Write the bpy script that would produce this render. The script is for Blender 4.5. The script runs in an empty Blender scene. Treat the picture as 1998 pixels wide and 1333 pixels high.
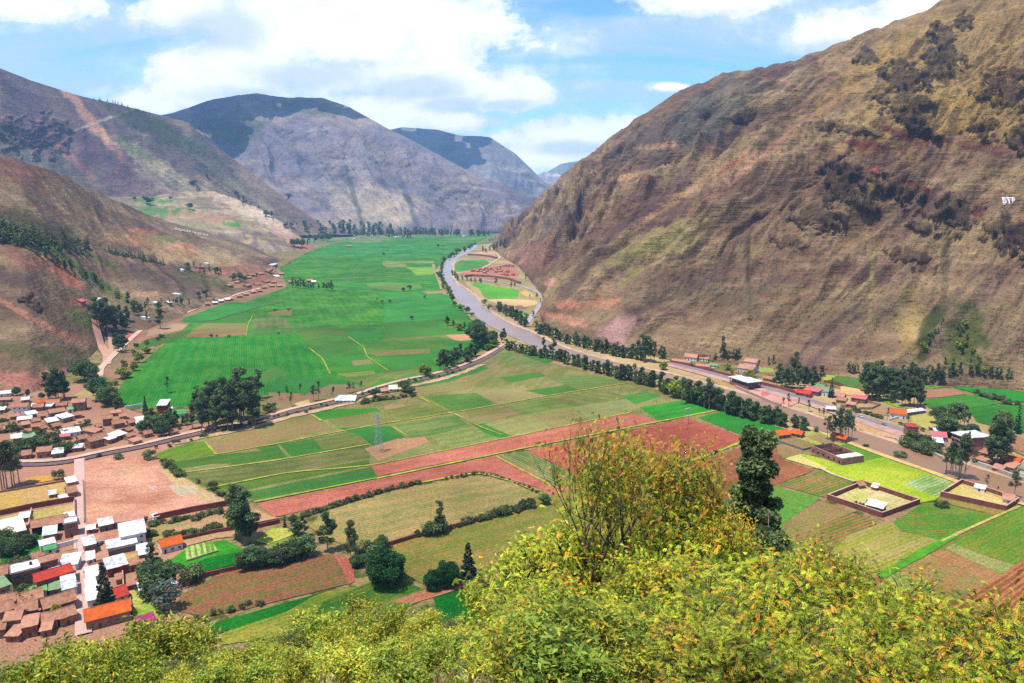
import bpy, math, random
import numpy as np
from mathutils import Vector, Matrix
from mathutils.bvhtree import BVHTree

random.seed(7); rng = np.random.default_rng(7)
SC = bpy.context.scene
COLL = SC.collection

# ------------------------------------------------------------------ camera
F = 1443.0; CX, CY = 999.0, 666.5; HOR = 400.0; H = 170.0
PIT = math.atan((CY - HOR) / F)
CP, SP = math.cos(PIT), math.sin(PIT)
cam = bpy.data.cameras.new('camera'); camo = bpy.data.objects.new('camera', cam); COLL.objects.link(camo)
cam.sensor_width = 36.0; cam.lens = F / 1998 * 36.0; cam.clip_start = 0.3; cam.clip_end = 80000
camo.location = (0, 0, H); camo.rotation_euler = (math.pi / 2 - PIT, 0, 0)
SC.camera = camo
SC.view_settings.view_transform = 'Standard'; SC.view_settings.look = 'None'
SC.view_settings.gamma = 1.0; SC.view_settings.use_curve_mapping = False
SC.view_settings.exposure = 0.52
SC.render.resolution_x, SC.render.resolution_y = 1024, 683
cy = SC.cycles
cy.max_bounces = 4; cy.diffuse_bounces = 2; cy.glossy_bounces = 2; cy.transmission_bounces = 3
cy.volume_bounces = 1; cy.transparent_max_bounces = 4; cy.caustics_reflective = False; cy.caustics_refractive = False
cy.use_denoising = False; cy.sample_clamp_indirect = 4

# ------------------------------------------------------------------ sun and sky
SUNV = Vector((-0.28, -0.18, 0.94)).normalized()      # direction towards the sun
sl = bpy.data.lights.new('sun', 'SUN'); sl.energy = 5.0; sl.angle = math.radians(0.5); sl.color = (1.0, 0.95, 0.88)
so = bpy.data.objects.new('sun', sl); COLL.objects.link(so)
so.rotation_euler = SUNV.to_track_quat('Z', 'Y').to_euler(); so.location = (0, 0, 3000)

W = bpy.data.worlds.new('World'); SC.world = W; W.use_nodes = True
nt = W.node_tree; nt.nodes.clear()
def nn(t, **k):
    n = nt.nodes.new(t)
    for a, b in k.items(): setattr(n, a, b)
    return n
def wmath(op, a, b=None, c=None):
    n = nn('ShaderNodeMath', operation=op)
    for i, v in enumerate((a, b, c)):
        if v is None: continue
        if isinstance(v, (int, float)): n.inputs[i].default_value = v
        else: nt.links.new(v, n.inputs[i])
    return n.outputs[0]
wo = nn('ShaderNodeOutputWorld'); bg = nn('ShaderNodeBackground'); bg.inputs[1].default_value = 0.070
nt.links.new(bg.outputs[0], wo.inputs[0])
sky = nn('ShaderNodeTexSky', sky_type='NISHITA'); sky.sun_disc = False
sky.sun_elevation = math.asin(SUNV.z); sky.sun_rotation = math.atan2(SUNV.x, SUNV.y)
sky.altitude = 3000; sky.dust_density = 0.6; sky.air_density = 1.0; sky.ozone_density = 1.5
tc = nn('ShaderNodeTexCoord'); sep = nn('ShaderNodeSeparateXYZ'); nt.links.new(tc.outputs['Generated'], sep.inputs[0])
yy = wmath('MAXIMUM', wmath('ABSOLUTE', sep.outputs[1]), 0.05)
uu = wmath('DIVIDE', sep.outputs[0], yy); vv = wmath('DIVIDE', sep.outputs[2], yy)
cmb = nn('ShaderNodeCombineXYZ'); nt.links.new(uu, cmb.inputs[0]); nt.links.new(vv, cmb.inputs[1]); nt.links.new(sep.outputs[1], cmb.inputs[2])
def wnoise(scale, detail, rough, stretch=(1, 1, 1), dist=0.0):
    mp = nn('ShaderNodeMapping'); mp.inputs['Scale'].default_value = stretch
    nt.links.new(cmb.outputs[0], mp.inputs[0])
    n = nn('ShaderNodeTexNoise'); n.inputs['Scale'].default_value = scale; n.inputs['Detail'].default_value = detail
    n.inputs['Roughness'].default_value = rough; n.inputs['Distortion'].default_value = dist
    nt.links.new(mp.outputs[0], n.inputs[0]); return n.outputs[0]
nA = wnoise(9, 9, 0.62, (1, 1.5, 1)); nB = wnoise(3.2, 7, 0.55, (0.7, 3.2, 1), 0.6); nC = wnoise(22, 6, 0.6, (1, 1.4, 1))
def P2uv(px, py):
    dx = (px - CX) / F; yu = -(py - CY) / F
    dy = CP + yu * SP; dz = -SP + yu * CP
    return dx / dy, dz / dy
# cumulus banks: centre px, centre py, half width px, half height px
CL = [(40, 15, 150, 34), (360, 20, 110, 36), (1420, 235, 90, 40), (700, 70, 330, 95), (560, 60, 200, 80), (470, 145, 190, 80), (400, 180, 120, 50), (900, 50, 110, 60), (965, 175, 105, 52), (740, 215, 190, 46), (880, 235, 90, 22), (1130, 268, 190, 42),
      (1060, 300, 130, 30), (1230, 262, 110, 46), (1700, 70, 175, 55), (1830, 20, 120, 55), (1380, 5, 170, 36), (1312, 170, 45, 9), (315, 210, 60, 22), (270, 200, 90, 30), (690, 150, 340, 45)]
dens = None
for (a, b, rx, ry) in CL:
    cu, cv = P2uv(a, b)
    s = nn('ShaderNodeVectorMath', operation='SUBTRACT'); nt.links.new(cmb.outputs[0], s.inputs[0]); s.inputs[1].default_value = (cu, cv, 0)
    m = nn('ShaderNodeVectorMath', operation='MULTIPLY'); nt.links.new(s.outputs[0], m.inputs[0]); m.inputs[1].default_value = (F / rx, F / ry, 0)
    l = nn('ShaderNodeVectorMath', operation='LENGTH'); nt.links.new(m.outputs[0], l.inputs[0])
    e = wmath('SUBTRACT', 1.0, l.outputs['Value'])
    dens = e if dens is None else wmath('SMOOTH_MAX', dens, e, 0.15)
edge = wmath('ADD', wmath('MAXIMUM', dens, -1.2), wmath('MULTIPLY', wmath('SUBTRACT', nA, 0.5), 1.9))
def ramp(x, lo, hi):
    n = nn('ShaderNodeMapRange', interpolation_type='SMOOTHSTEP'); nt.links.new(x, n.inputs[0])
    n.inputs[1].default_value = lo; n.inputs[2].default_value = hi; return n.outputs[0]
cum = ramp(edge, -0.02, 0.22)
cir = wmath('MULTIPLY', ramp(nB, 0.38, 0.60), 0.80)
veil = wmath('MAXIMUM', cum, cir)
# grey-blue undersides of the cumulus
shd = None
for (a, b, rx, ry) in [(790, 172, 150, 36), (610, 150, 190, 40), (470, 190, 120, 30), (880, 205, 90, 20), (985, 205, 70, 14), (1120, 290, 120, 18), (1640, 95, 90, 24), (420, 60, 120, 50)]:
    cu, cv = P2uv(a, b)
    s = nn('ShaderNodeVectorMath', operation='SUBTRACT'); nt.links.new(cmb.outputs[0], s.inputs[0]); s.inputs[1].default_value = (cu, cv, 0)
    m = nn('ShaderNodeVectorMath', operation='MULTIPLY'); nt.links.new(s.outputs[0], m.inputs[0]); m.inputs[1].default_value = (F / rx, F / ry, 0)
    l = nn('ShaderNodeVectorMath', operation='LENGTH'); nt.links.new(m.outputs[0], l.inputs[0])
    e = wmath('SUBTRACT', 1.0, l.outputs['Value']); shd = e if shd is None else wmath('MAXIMUM', shd, e)
under = wmath('MULTIPLY', ramp(wmath('ADD', nC, wmath('MULTIPLY', edge, 0.5)), 0.30, 0.85), wmath('SUBTRACT', 1.0, wmath('MULTIPLY', ramp(wmath('ADD', shd, wmath('MULTIPLY', wmath('SUBTRACT', nA, 0.5), 1.6)), -0.1, 0.7), 0.75)))
ccol = nn('ShaderNodeMix', data_type='RGBA'); nt.links.new(under, ccol.inputs[0])
ccol.inputs[6].default_value = (6.4, 8.0, 9.8, 1); ccol.inputs[7].default_value = (13.0, 13.1, 13.3, 1)
# the clear sky, a little milkier towards the horizon
sk = nn('ShaderNodeMix', data_type='RGBA', blend_type='MULTIPLY'); sk.inputs[0].default_value = 1.0
nt.links.new(sky.outputs[0], sk.inputs[6]); sk.inputs[7].default_value = SKYMUL = (1.55, 2.3, 3.1, 1)
mx = nn('ShaderNodeMix', data_type='RGBA'); nt.links.new(veil, mx.inputs[0]); nt.links.new(sk.outputs[2], mx.inputs[6]); nt.links.new(ccol.outputs[2], mx.inputs[7])
nt.links.new(mx.outputs[2], bg.inputs[0])

# ------------------------------------------------------------------ picture <-> place
def ray(px, py):
    dx = (px - CX) / F; yu = -(py - CY) / F
    return Vector((dx, CP + yu * SP, -SP + yu * CP))
def P(px, py, Y):
    d = ray(px, py); return Vector((0, 0, H)) + d * (Y / d.y)
def G(px, py, z=0.0):
    d = ray(px, py); return Vector((0, 0, H)) + d * ((z - H) / d.z)
def proj(V):
    """world points (n,3) -> photo pixels"""
    x, y, z = V[:, 0], V[:, 1], V[:, 2] - H
    dep = y * CP - z * SP; up = y * SP + z * CP
    dep = np.where(dep < 0.1, 0.1, dep)
    return CX + F * x / dep, CY - F * up / dep
ZM = {'z1': (0, 700, 3.992), 'z2': (0, 980, 3.776), 'z3': (300, 880, 3.33), 'z4': (1300, 620, 2.8625), 'z5': (750, 440, 3.33), 'z6': (0, 380, 3.33),
      'z7': (950, 800, 2.5015), 'z8': (500, 640, 3.33), 'y8': (1598, 900, 4.4425), 'w4': (1300, 680, 5.55), 'w5': (1640, 740, 5.553),
      'w6': (450, 400, 3.6327), 'w7': (300, 700, 4.4425), 'x6': (850, 470, 6.66), 'x2': (1000, 0, 2.001), 'x3': (0, 100, 2.664), 'x4': (500, 130, 2.664), '': (0, 0, 1)}
def zp(z, pts):
    ox, oy, s = ZM[z]; return [(ox + a / s, oy + b / s) for a, b in pts]

def s2l(c):
    c = c / 255.0; return c / 12.92 if c <= 0.04045 else ((c + 0.055) / 1.055) ** 2.4
KL = 1.75
def C(r, g, b, k=1.0):
    """real base colour of something that reads (r,g,b) in full sun"""
    if g > r * 1.12 and b > 0.3 * g: b = 0.3 * g + (b - 0.3 * g) * 0.5; k *= 0.80; r = max(r, 0.47 * g)
    return tuple(min(0.85, s2l(v) / KL * k) for v in (r, g, b)) + (1.0,)

# ------------------------------------------------------------------ numpy noise
_perm = rng.permutation(256); _perm = np.concatenate([_perm, _perm])
_ga = rng.uniform(0, 2 * np.pi, 256); _gx, _gy = np.cos(_ga), np.sin(_ga)
def perlin(x, y):
    xi = np.floor(x).astype(int); yi = np.floor(y).astype(int); xf = x - xi; yf = y - yi
    u = xf * xf * xf * (xf * (xf * 6 - 15) + 10); v = yf * yf * yf * (yf * (yf * 6 - 15) + 10)
    def g(ix, iy, dx, dy):
        h = _perm[(_perm[ix & 255] + iy) & 255]; return _gx[h] * dx + _gy[h] * dy
    a = g(xi, yi, xf, yf); b = g(xi + 1, yi, xf - 1, yf); c = g(xi, yi + 1, xf, yf - 1); d = g(xi + 1, yi + 1, xf - 1, yf - 1)
    return ((a + u * (b - a)) + v * ((c + u * (d - c)) - (a + u * (b - a)))) * 1.5
def fbm(x, y, o=5, g=0.5):
    s = 0; a = 1.0
    for i in range(o):
        s = s + a * perlin(x + 17.3 * i, y - 9.1 * i); a *= g; x = x * 2.03; y = y * 2.03
    return s
def ridged(x, y, o=5, g=0.5):
    s = 0; a = 1.0
    for i in range(o):
        s = s + a * (1 - 2 * np.abs(perlin(x + 31.7 * i, y + 5.3 * i))); a *= g; x = x * 2.07; y = y * 2.07
    return s
def sst(a, b, x):
    t = np.clip((x - a) / (b - a), 0, 1); return t * t * (3 - 2 * t)

# ------------------------------------------------------------------ mesh helpers
def mesh_np(name, V, Fq, mats, cols=None, smooth=False, mi=None, **attrs):
    V = np.asarray(V, dtype=np.float32); me = bpy.data.meshes.new(name)
    if isinstance(Fq, np.ndarray):
        k = Fq.shape[1]; me.vertices.add(len(V)); me.vertices.foreach_set('co', V.ravel())
        me.loops.add(Fq.size); me.loops.foreach_set('vertex_index', Fq.ravel().astype(np.int32))
        me.polygons.add(len(Fq)); me.polygons.foreach_set('loop_start', np.arange(0, Fq.size, k, dtype=np.int32))
        me.polygons.foreach_set('loop_total', np.full(len(Fq), k, dtype=np.int32))
        me.update(calc_edges=True)
    else:
        me.from_pydata([tuple(v) for v in V], [], Fq)
    for m in (mats if isinstance(mats, (list, tuple)) else [mats]): me.materials.append(m)
    if mi is not None: me.polygons.foreach_set('material_index', np.asarray(mi, dtype=np.int32))
    if cols is not None:
        a = me.color_attributes.new('Col', 'FLOAT_COLOR', 'POINT'); a.data.foreach_set('color', np.asarray(cols, dtype=np.float32).ravel())
    for k, v in attrs.items():
        v = np.asarray(v, dtype=np.float32)
        if v.ndim == 1: me.attributes.new(k, 'FLOAT', 'POINT').data.foreach_set('value', v)
        elif v.shape[1] == 3: me.attributes.new(k, 'FLOAT_VECTOR', 'POINT').data.foreach_set('vector', v.ravel())
        else: me.color_attributes.new(k, 'FLOAT_COLOR', 'POINT').data.foreach_set('color', v.ravel())
    if smooth: me.polygons.foreach_set('use_smooth', np.ones(len(me.polygons), dtype=bool))
    me.update(); return me
def link(name, data, parent=None, loc=None, rz=None):
    o = bpy.data.objects.new(name, data); COLL.objects.link(o)
    if parent is not None: o.parent = parent
    if loc is not None: o.location = loc
    if rz is not None: o.rotation_euler = (0, 0, rz)
    return o
LABELS = {}
def tag(o, label, cat, group=None):
    o['label'] = label; o['category'] = cat
    if group: o['group'] = group
    LABELS.setdefault(label, []).append(o.name)
    return o
def struct(o, kind='structure'):
    o['kind'] = kind; return o
def empty(name, loc, rz=0.0):
    o = link(name, None, None, loc, rz); o.empty_display_size = 0.5; return o
ORD = ['first', 'second', 'third', 'fourth', 'fifth', 'sixth', 'seventh', 'eighth', 'ninth', 'tenth', 'eleventh', 'twelfth']
def ordn(i):
    if i < 12: return ORD[i]
    n = i + 1; return '%d%s' % (n, 'th' if 10 <= n % 100 <= 20 else {1: 'st', 2: 'nd', 3: 'rd'}.get(n % 10, 'th'))

class MB:
    def __init__(s): s.v = []; s.f = []
    def add(s, vs, fs):
        n = len(s.v); s.v += [tuple(v) for v in vs]; s.f += [tuple(n + i for i in f) for f in fs]; return s
    def box(s, x0, x1, y0, y1, z0, z1):
        return s.add([(x0, y0, z0), (x1, y0, z0), (x1, y1, z0), (x0, y1, z0), (x0, y0, z1), (x1, y0, z1), (x1, y1, z1), (x0, y1, z1)],
                     [(0, 3, 2, 1), (4, 5, 6, 7), (0, 1, 5, 4), (1, 2, 6, 5), (2, 3, 7, 6), (3, 0, 4, 7)])
    def bar(s, a, b, w, w2=None):
        a = Vector(a); b = Vector(b); d = (b - a).normalized(); w2 = w if w2 is None else w2
        u = d.orthogonal().normalized(); t = d.cross(u)
        vs = [a + (u * i + t * j) * w for i, j in ((1, 1), (-1, 1), (-1, -1), (1, -1))] + [b + (u * i + t * j) * w2 for i, j in ((1, 1), (-1, 1), (-1, -1), (1, -1))]
        return s.add(vs, [(3, 2, 1, 0), (4, 5, 6, 7), (0, 1, 5, 4), (1, 2, 6, 5), (2, 3, 7, 6), (3, 0, 4, 7)])
    def cyl(s, a, b, r, r2=None, n=10):
        a = Vector(a); b = Vector(b); d = (b - a).normalized(); r2 = r if r2 is None else r2
        u = d.orthogonal().normalized(); t = d.cross(u); vs = []
        for c, rr in ((a, r), (b, r2)):
            vs += [c + (u * math.cos(k * 2 * math.pi / n) + t * math.sin(k * 2 * math.pi / n)) * rr for k in range(n)]
        return s.add(vs, [(k, (k + 1) % n, n + (k + 1) % n, n + k) for k in range(n)] + [tuple(range(n - 1, -1, -1)), tuple(range(n, 2 * n))])
    def build(s, name, mat, parent=None, loc=None, rz=None, smooth=False):
        me = bpy.data.meshes.new(name); me.from_pydata(s.v, [], s.f); me.materials.append(mat); me.update()
        if smooth: me.polygons.foreach_set('use_smooth', [True] * len(me.polygons))
        return link(name, me, parent, loc, rz)

# ------------------------------------------------------------------ materials
class NT:
    def __init__(s, name, rough=0.9, spec=0.2):
        s.m = bpy.data.materials.new(name); s.m.use_nodes = True; s.t = s.m.node_tree; s.b = s.t.nodes['Principled BSDF']
        s.b.inputs['Roughness'].default_value = rough; s.b.inputs['Specular IOR Level'].default_value = spec
        s.pos = s.n('ShaderNodeNewGeometry').outputs['Position']
    def n(s, t, **k):
        n = s.t.nodes.new(t)
        for a, b in k.items(): setattr(n, a, b)
        return n
    def L(s, a, b): s.t.links.new(a, b)
    def setin(s, sock, v):
        if isinstance(v, bpy.types.NodeSocket): s.L(v, sock)
        else: sock.default_value = v[:3] if (isinstance(v, tuple) and len(v) == 4 and sock.type == 'VECTOR') else v
    def math(s, op, a, b=0.0, c=None, clamp=False):
        n = s.n('ShaderNodeMath', operation=op); n.use_clamp = clamp
        s.setin(n.inputs[0], a); s.setin(n.inputs[1], b)
        if c is not None: s.setin(n.inputs[2], c)
        return n.outputs[0]
    def noise(s, scale, detail=4, rough=0.55, vec=None, dist=0.0, stretch=None):
        v = s.pos if vec is None else vec
        if stretch is not None:
            m = s.n('ShaderNodeMapping'); m.inputs['Scale'].default_value = stretch; s.L(v, m.inputs[0]); v = m.outputs[0]
        n = s.n('ShaderNodeTexNoise'); s.L(v, n.inputs['Vector']); n.inputs['Scale'].default_value = scale
        n.inputs['Detail'].default_value = detail; n.inputs['Roughness'].default_value = rough; n.inputs['Distortion'].default_value = dist
        return n.outputs[0]
    def mix(s, fac, a, b, blend='MIX'):
        n = s.n('ShaderNodeMix', data_type='RGBA', blend_type=blend); s.setin(n.inputs[0], fac); s.setin(n.inputs[6], a); s.setin(n.inputs[7], b)
        return n.outputs[2]
    def rng(s, x, lo, hi, a=0.0, b=1.0, smooth=True):
        n = s.n('ShaderNodeMapRange', interpolation_type='SMOOTHSTEP' if smooth else 'LINEAR')
        s.L(x, n.inputs[0]); n.inputs[1].default_value = lo; n.inputs[2].default_value = hi; n.inputs[3].default_value = a; n.inputs[4].default_value = b
        return n.outputs[0]
    def attr(s, name): return s.n('ShaderNodeAttribute', attribute_name=name)
    def scale(s, col, f):
        n = s.n('ShaderNodeVectorMath', operation='SCALE'); s.setin(n.inputs[0], col); s.setin(n.inputs['Scale'], f); return n.outputs[0]
    def bump(s, h, dist, strength=1.0):
        n = s.n('ShaderNodeBump'); n.inputs['Distance'].default_value = dist; n.inputs['Strength'].default_value = strength
        s.L(h, n.inputs['Height']); s.L(n.outputs[0], s.b.inputs['Normal'])
    def color(s, c): s.setin(s.b.inputs['Base Color'], c); return s
MATS = {}
def plain(key, col, rough=0.85, var=0.25, sc=0.6, bump=0.0, spec=0.2):
    """paint, plaster, sheet metal and the like with uneven wear"""
    if key in MATS: return MATS[key]
    t = NT(key, rough, spec); n = t.noise(sc, 5, 0.6); n2 = t.noise(sc * 0.15, 2)
    f = t.math('ADD', t.rng(n, 0.3, 0.7, 1 - var, 1 + var * 0.6), t.rng(n2, 0.3, 0.7, -var * 0.5, var * 0.5))
    t.color(t.scale(col, f))
    if bump: t.bump(n, bump)
    MATS[key] = t.m; return t.m
def field_material():
    t = NT('field_soil_and_crop', 0.95, 0.1)
    A = t.attr('Col').outputs['Color']; B = t.attr('ColB').outputs['Color']; R = t.attr('rdir')
    sx = t.n('ShaderNodeSeparateXYZ'); t.L(R.outputs['Vector'], sx.inputs[0])
    dt = t.n('ShaderNodeVectorMath', operation='DOT_PRODUCT'); cm = t.n('ShaderNodeCombineXYZ')
    t.L(sx.outputs[0], cm.inputs[0]); t.L(sx.outputs[1], cm.inputs[1]); t.L(t.pos, dt.inputs[0]); t.L(cm.outputs[0], dt.inputs[1])
    wob = t.noise(0.05, 2)
    rows = t.math('SINE', t.math('ADD', t.math('MULTIPLY', dt.outputs['Value'], 2 * math.pi / 2.6), t.math('MULTIPLY', wob, 5)))
    band = t.math('SINE', t.math('ADD', t.math('MULTIPLY', dt.outputs['Value'], 2 * math.pi / 11.0), t.math('MULTIPLY', wob, 9)))
    # mottling is drawn out along the rows
    al = t.n('ShaderNodeCombineXYZ'); dt2 = t.n('ShaderNodeVectorMath', operation='DOT_PRODUCT'); c2 = t.n('ShaderNodeCombineXYZ')
    t.L(t.math('MULTIPLY', sx.outputs[1], -1.0), c2.inputs[0]); t.L(sx.outputs[0], c2.inputs[1]); t.L(t.pos, dt2.inputs[0]); t.L(c2.outputs[0], dt2.inputs[1])
    t.L(dt.outputs['Value'], al.inputs[0]); t.L(t.math('MULTIPLY', dt2.outputs['Value'], 0.22), al.inputs[1])
    n0 = t.noise(0.06, 4, 0.6, al.outputs[0]); n1 = t.noise(0.35, 4, 0.6, al.outputs[0]); n2 = t.noise(0.028, 5, 0.65); n3 = t.noise(1.1, 4, 0.7)
    f = t.math('ADD', t.math('MULTIPLY', n0, 1.3), t.math('MULTIPLY', n1, 1.2))
    f = t.math('ADD', f, t.math('MULTIPLY', n2, 1.9))
    f = t.math('ADD', f, t.math('MULTIPLY', t.math('MULTIPLY', rows, sx.outputs[2]), 0.62))
    f = t.math('ADD', f, t.math('MULTIPLY', t.math('MULTIPLY', band, sx.outputs[2]), 0.42))
    fac = t.rng(f, 1.78, 2.64)
    c = t.mix(fac, A, B)
    c = t.scale(c, t.rng(n3, 0.32, 0.68, 0.62, 1.36))
    n4 = t.noise(0.007, 4, 0.6); c = t.scale(c, t.rng(n4, 0.32, 0.68, 0.78, 1.2))
    t.color(c); t.bump(t.math('ADD', n3, t.math('MULTIPLY', rows, t.math('MULTIPLY', sx.outputs[2], 0.2))), 0.35)
    return t.m
M_FIELD = field_material()

def terrain_material():
    t = NT('mountain_scrub_and_rock', 0.97, 0.08)
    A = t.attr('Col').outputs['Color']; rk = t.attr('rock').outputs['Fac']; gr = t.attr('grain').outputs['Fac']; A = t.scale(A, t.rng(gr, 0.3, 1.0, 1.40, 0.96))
    p = t.scale(t.pos, gr)                       # grain of the cover: coarser on far mountains
    n1 = t.noise(0.022, 6, 0.66, p); n2 = t.noise(0.11, 5, 0.7, p); n3 = t.noise(0.35, 4, 0.7, p)
    ter = t.noise(0.05, 5, 0.65, p, 0.4, (0.30, 0.30, 3.6))     # contour terraces and cattle paths
    c = t.scale(A, t.math('ADD', t.rng(n1, 0.3, 0.7, 0.80, 1.2), t.math('MULTIPLY', t.math('MULTIPLY', t.rng(ter, 0.38, 0.62, -0.20, 0.20), t.rng(n1, 0.4, 0.6)), t.rng(gr, 0.3, 1.0, 0.35, 1.0))))
    shrub = t.math('MULTIPLY', t.rng(n2, 0.50, 0.66), 0.45)
    c = t.mix(shrub, c, t.scale(c, 0.5))
    dots = t.math('MULTIPLY', t.rng(n3, 0.55, 0.63), 0.7)
    c = t.mix(dots, c, (0.020, 0.026, 0.012, 1))
    pale = t.math('MULTIPLY', t.rng(n3, 0.42, 0.32), 0.4)
    c = t.mix(pale, c, t.scale(c, 1.7))
    rn = t.noise(0.05, 7, 0.8, p, 0.3, (0.6, 0.6, 1.8))
    c = t.mix(t.math('MULTIPLY', rk, 0.8), c, t.mix(t.rng(rn, 0.36, 0.62), (0.060, 0.042, 0.040, 1), t.scale(A, 0.8)))
    t.color(c)
    hh = t.math('ADD', t.math('MULTIPLY', n1, 1.6), t.math('ADD', t.math('MULTIPLY', n2, 0.9), t.math('MULTIPLY', ter, 0.7)))
    hh = t.math('ADD', hh, t.math('MULTIPLY', t.math('MULTIPLY', rn, rk), 4.0))
    t.bump(hh, 6.0, 0.9)
    return t.m
M_TERR = terrain_material()

def ground_material():
    t = NT('valley_floor_earth', 0.95, 0.1)
    n1 = t.noise(0.008, 5); n2 = t.noise(0.09, 5, 0.65); n3 = t.noise(0.6, 4, 0.7)
    c = t.mix(t.rng(n1, 0.35, 0.65), C(140, 128, 72), C(176, 140, 104))
    c = t.mix(t.rng(n2, 0.46, 0.62), c, C(92, 104, 48))
    c = t.scale(c, t.rng(n3, 0.3, 0.7, 0.65, 1.3)); t.color(c); t.bump(n3, 0.4); return t.m
M_GROUND = ground_material()

def water_material():
    t = NT('river_water', 0.45, 1.0)
    n = t.noise(0.01, 3, 0.5); n2 = t.noise(0.35, 4, 0.6, None, 0, (1, 1, 1))
    t.color(t.mix(t.rng(n, 0.3, 0.7), C(186, 136, 84), C(170, 120, 72)))
    t.bump(n2, 0.8, 0.9)
    gl = t.n('ShaderNodeBsdfGlossy'); gl.inputs['Roughness'].default_value = 0.42; gl.inputs['Color'].default_value = (.70, .75, .80, 1)
    lw = t.n('ShaderNodeLayerWeight'); lw.inputs[0].default_value = 0.5; fc = t.math('POWER', lw.outputs['Facing'], 6.5, clamp=True)
    ms = t.n('ShaderNodeMixShader'); t.L(fc, ms.inputs[0]); t.L(t.b.outputs[0], ms.inputs[1]); t.L(gl.outputs[0], ms.inputs[2])
    t.L(ms.outputs[0], [n for n in t.t.nodes if n.type == 'OUTPUT_MATERIAL'][0].inputs[0]); return t.m
M_WATER = water_material()

def leaf_material(name, ca, cb, cc=None, transl=0.25, rough=0.7):
    """leaves: tint attribute runs dark -> light, a few take a third colour"""
    t = NT(name, rough, 0.25)
    ti = t.attr('tint').outputs['Fac']; oi = t.n('ShaderNodeObjectInfo').outputs['Random']
    c = t.mix(ti, ca, cb)
    if cc is not None:
        tp = t.attr('tip').outputs['Fac']; c = t.mix(tp, c, cc)
    c = t.mix(t.rng(oi, 0.45, 1.0, 0.0, 0.55), c, t.mix(1.0, c, (0.50, 0.85, 0.9, 1), 'MULTIPLY'))
    c = t.scale(c, t.math('ADD', 0.72, t.math('MULTIPLY', t.math('FRACT', t.math('MULTIPLY', oi, 7.3)), 0.55)))
    t.color(c)
    tr = t.n('ShaderNodeBsdfTranslucent'); t.L(c, tr.inputs[0])
    ms = t.n('ShaderNodeMixShader'); ms.inputs[0].default_value = transl
    out = [n for n in t.t.nodes if n.type == 'OUTPUT_MATERIAL'][0]
    t.L(t.b.outputs[0], ms.inputs[1]); t.L(tr.outputs[0], ms.inputs[2]); t.L(ms.outputs[0], out.inputs[0])
    return t.m
M_EUC = leaf_material('eucalyptus_leaves', (0.022, 0.042, 0.018, 1), (0.20, 0.26, 0.09, 1))
M_ALD = leaf_material('riverside_leaves', (0.024, 0.052, 0.020, 1), (0.18, 0.26, 0.08, 1))
M_YEL = leaf_material('yellow_green_leaves', (0.10, 0.14, 0.012, 1), (0.34, 0.36, 0.03, 1))
M_RND = leaf_material('round_tree_leaves', (0.008, 0.045, 0.012, 1), (0.035, 0.16, 0.03, 1))
M_BUSH = leaf_material('bush_leaves', (0.035, 0.055, 0.018, 1), (0.19, 0.22, 0.07, 1))
M_CON = leaf_material('conifer_needles', (0.008, 0.018, 0.010, 1), (0.05, 0.085, 0.045, 1), transl=0.05)
M_GREY = leaf_material('grey_leaves', (0.05, 0.07, 0.05, 1), (0.17, 0.20, 0.15, 1))
M_MOL = leaf_material('pepper_tree_fronds', (0.030, 0.070, 0.008, 1), (0.64, 0.70, 0.045, 1), (0.82, 0.40, 0.04, 1), 0.30, 0.45)
M_SCR = leaf_material('scrub_leaves', (0.040, 0.075, 0.012, 1), (0.58, 0.62, 0.07, 1), (0.75, 0.50, 0.04, 1), 0.3)
M_STRAW = leaf_material('dry_grass_blades', (0.34, 0.27, 0.11, 1), (0.74, 0.62, 0.30, 1), None, 0.3)
M_BARK = plain('bark', (0.12, 0.085, 0.065, 1), 0.95, 0.4, 3.0)
M_BARKP = plain('pale_bark', (0.22, 0.18, 0.14, 1), 0.95, 0.4, 2.0)
def tile_material(key, ca, cb):
    t = NT(key, 0.9, 0.15)
    n = t.noise(0.7, 5, 0.65); n2 = t.noise(0.12, 3)
    w = t.n('ShaderNodeTexWave', bands_direction='DIAGONAL'); w.inputs['Scale'].default_value = 1.1; w.inputs['Distortion'].default_value = 1.2; t.L(t.pos, w.inputs[0])
    c = t.mix(t.rng(n, 0.3, 0.7), ca, cb); c = t.scale(c, t.math('ADD', t.rng(n2, 0.3, 0.7, 0.85, 1.1), t.math('MULTIPLY', w.outputs[1], 0.12)))
    t.color(c); t.bump(w.outputs[1], 0.06); return t.m
def brick_material(key, c1, c2, mortar):
    t = NT(key, 0.95, 0.1)
    tc = t.n('ShaderNodeTexCoord'); sp = t.n('ShaderNodeSeparateXYZ'); t.L(tc.outputs['Object'], sp.inputs[0])
    cm = t.n('ShaderNodeCombineXYZ'); t.L(t.math('ADD', sp.outputs[0], sp.outputs[1]), cm.inputs[0]); t.L(sp.outputs[2], cm.inputs[1])
    b = t.n('ShaderNodeTexBrick'); t.L(cm.outputs[0], b.inputs[0]); b.inputs['Scale'].default_value = 0.9
    b.inputs['Color1'].default_value = c1; b.inputs['Color2'].default_value = c2; b.inputs['Mortar'].default_value = mortar
    b.inputs['Mortar Size'].default_value = 0.02
    n = t.noise(0.35, 4, 0.6); t.color(t.scale(b.outputs[0], t.rng(n, 0.3, 0.7, 0.7, 1.25))); return t.m
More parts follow.
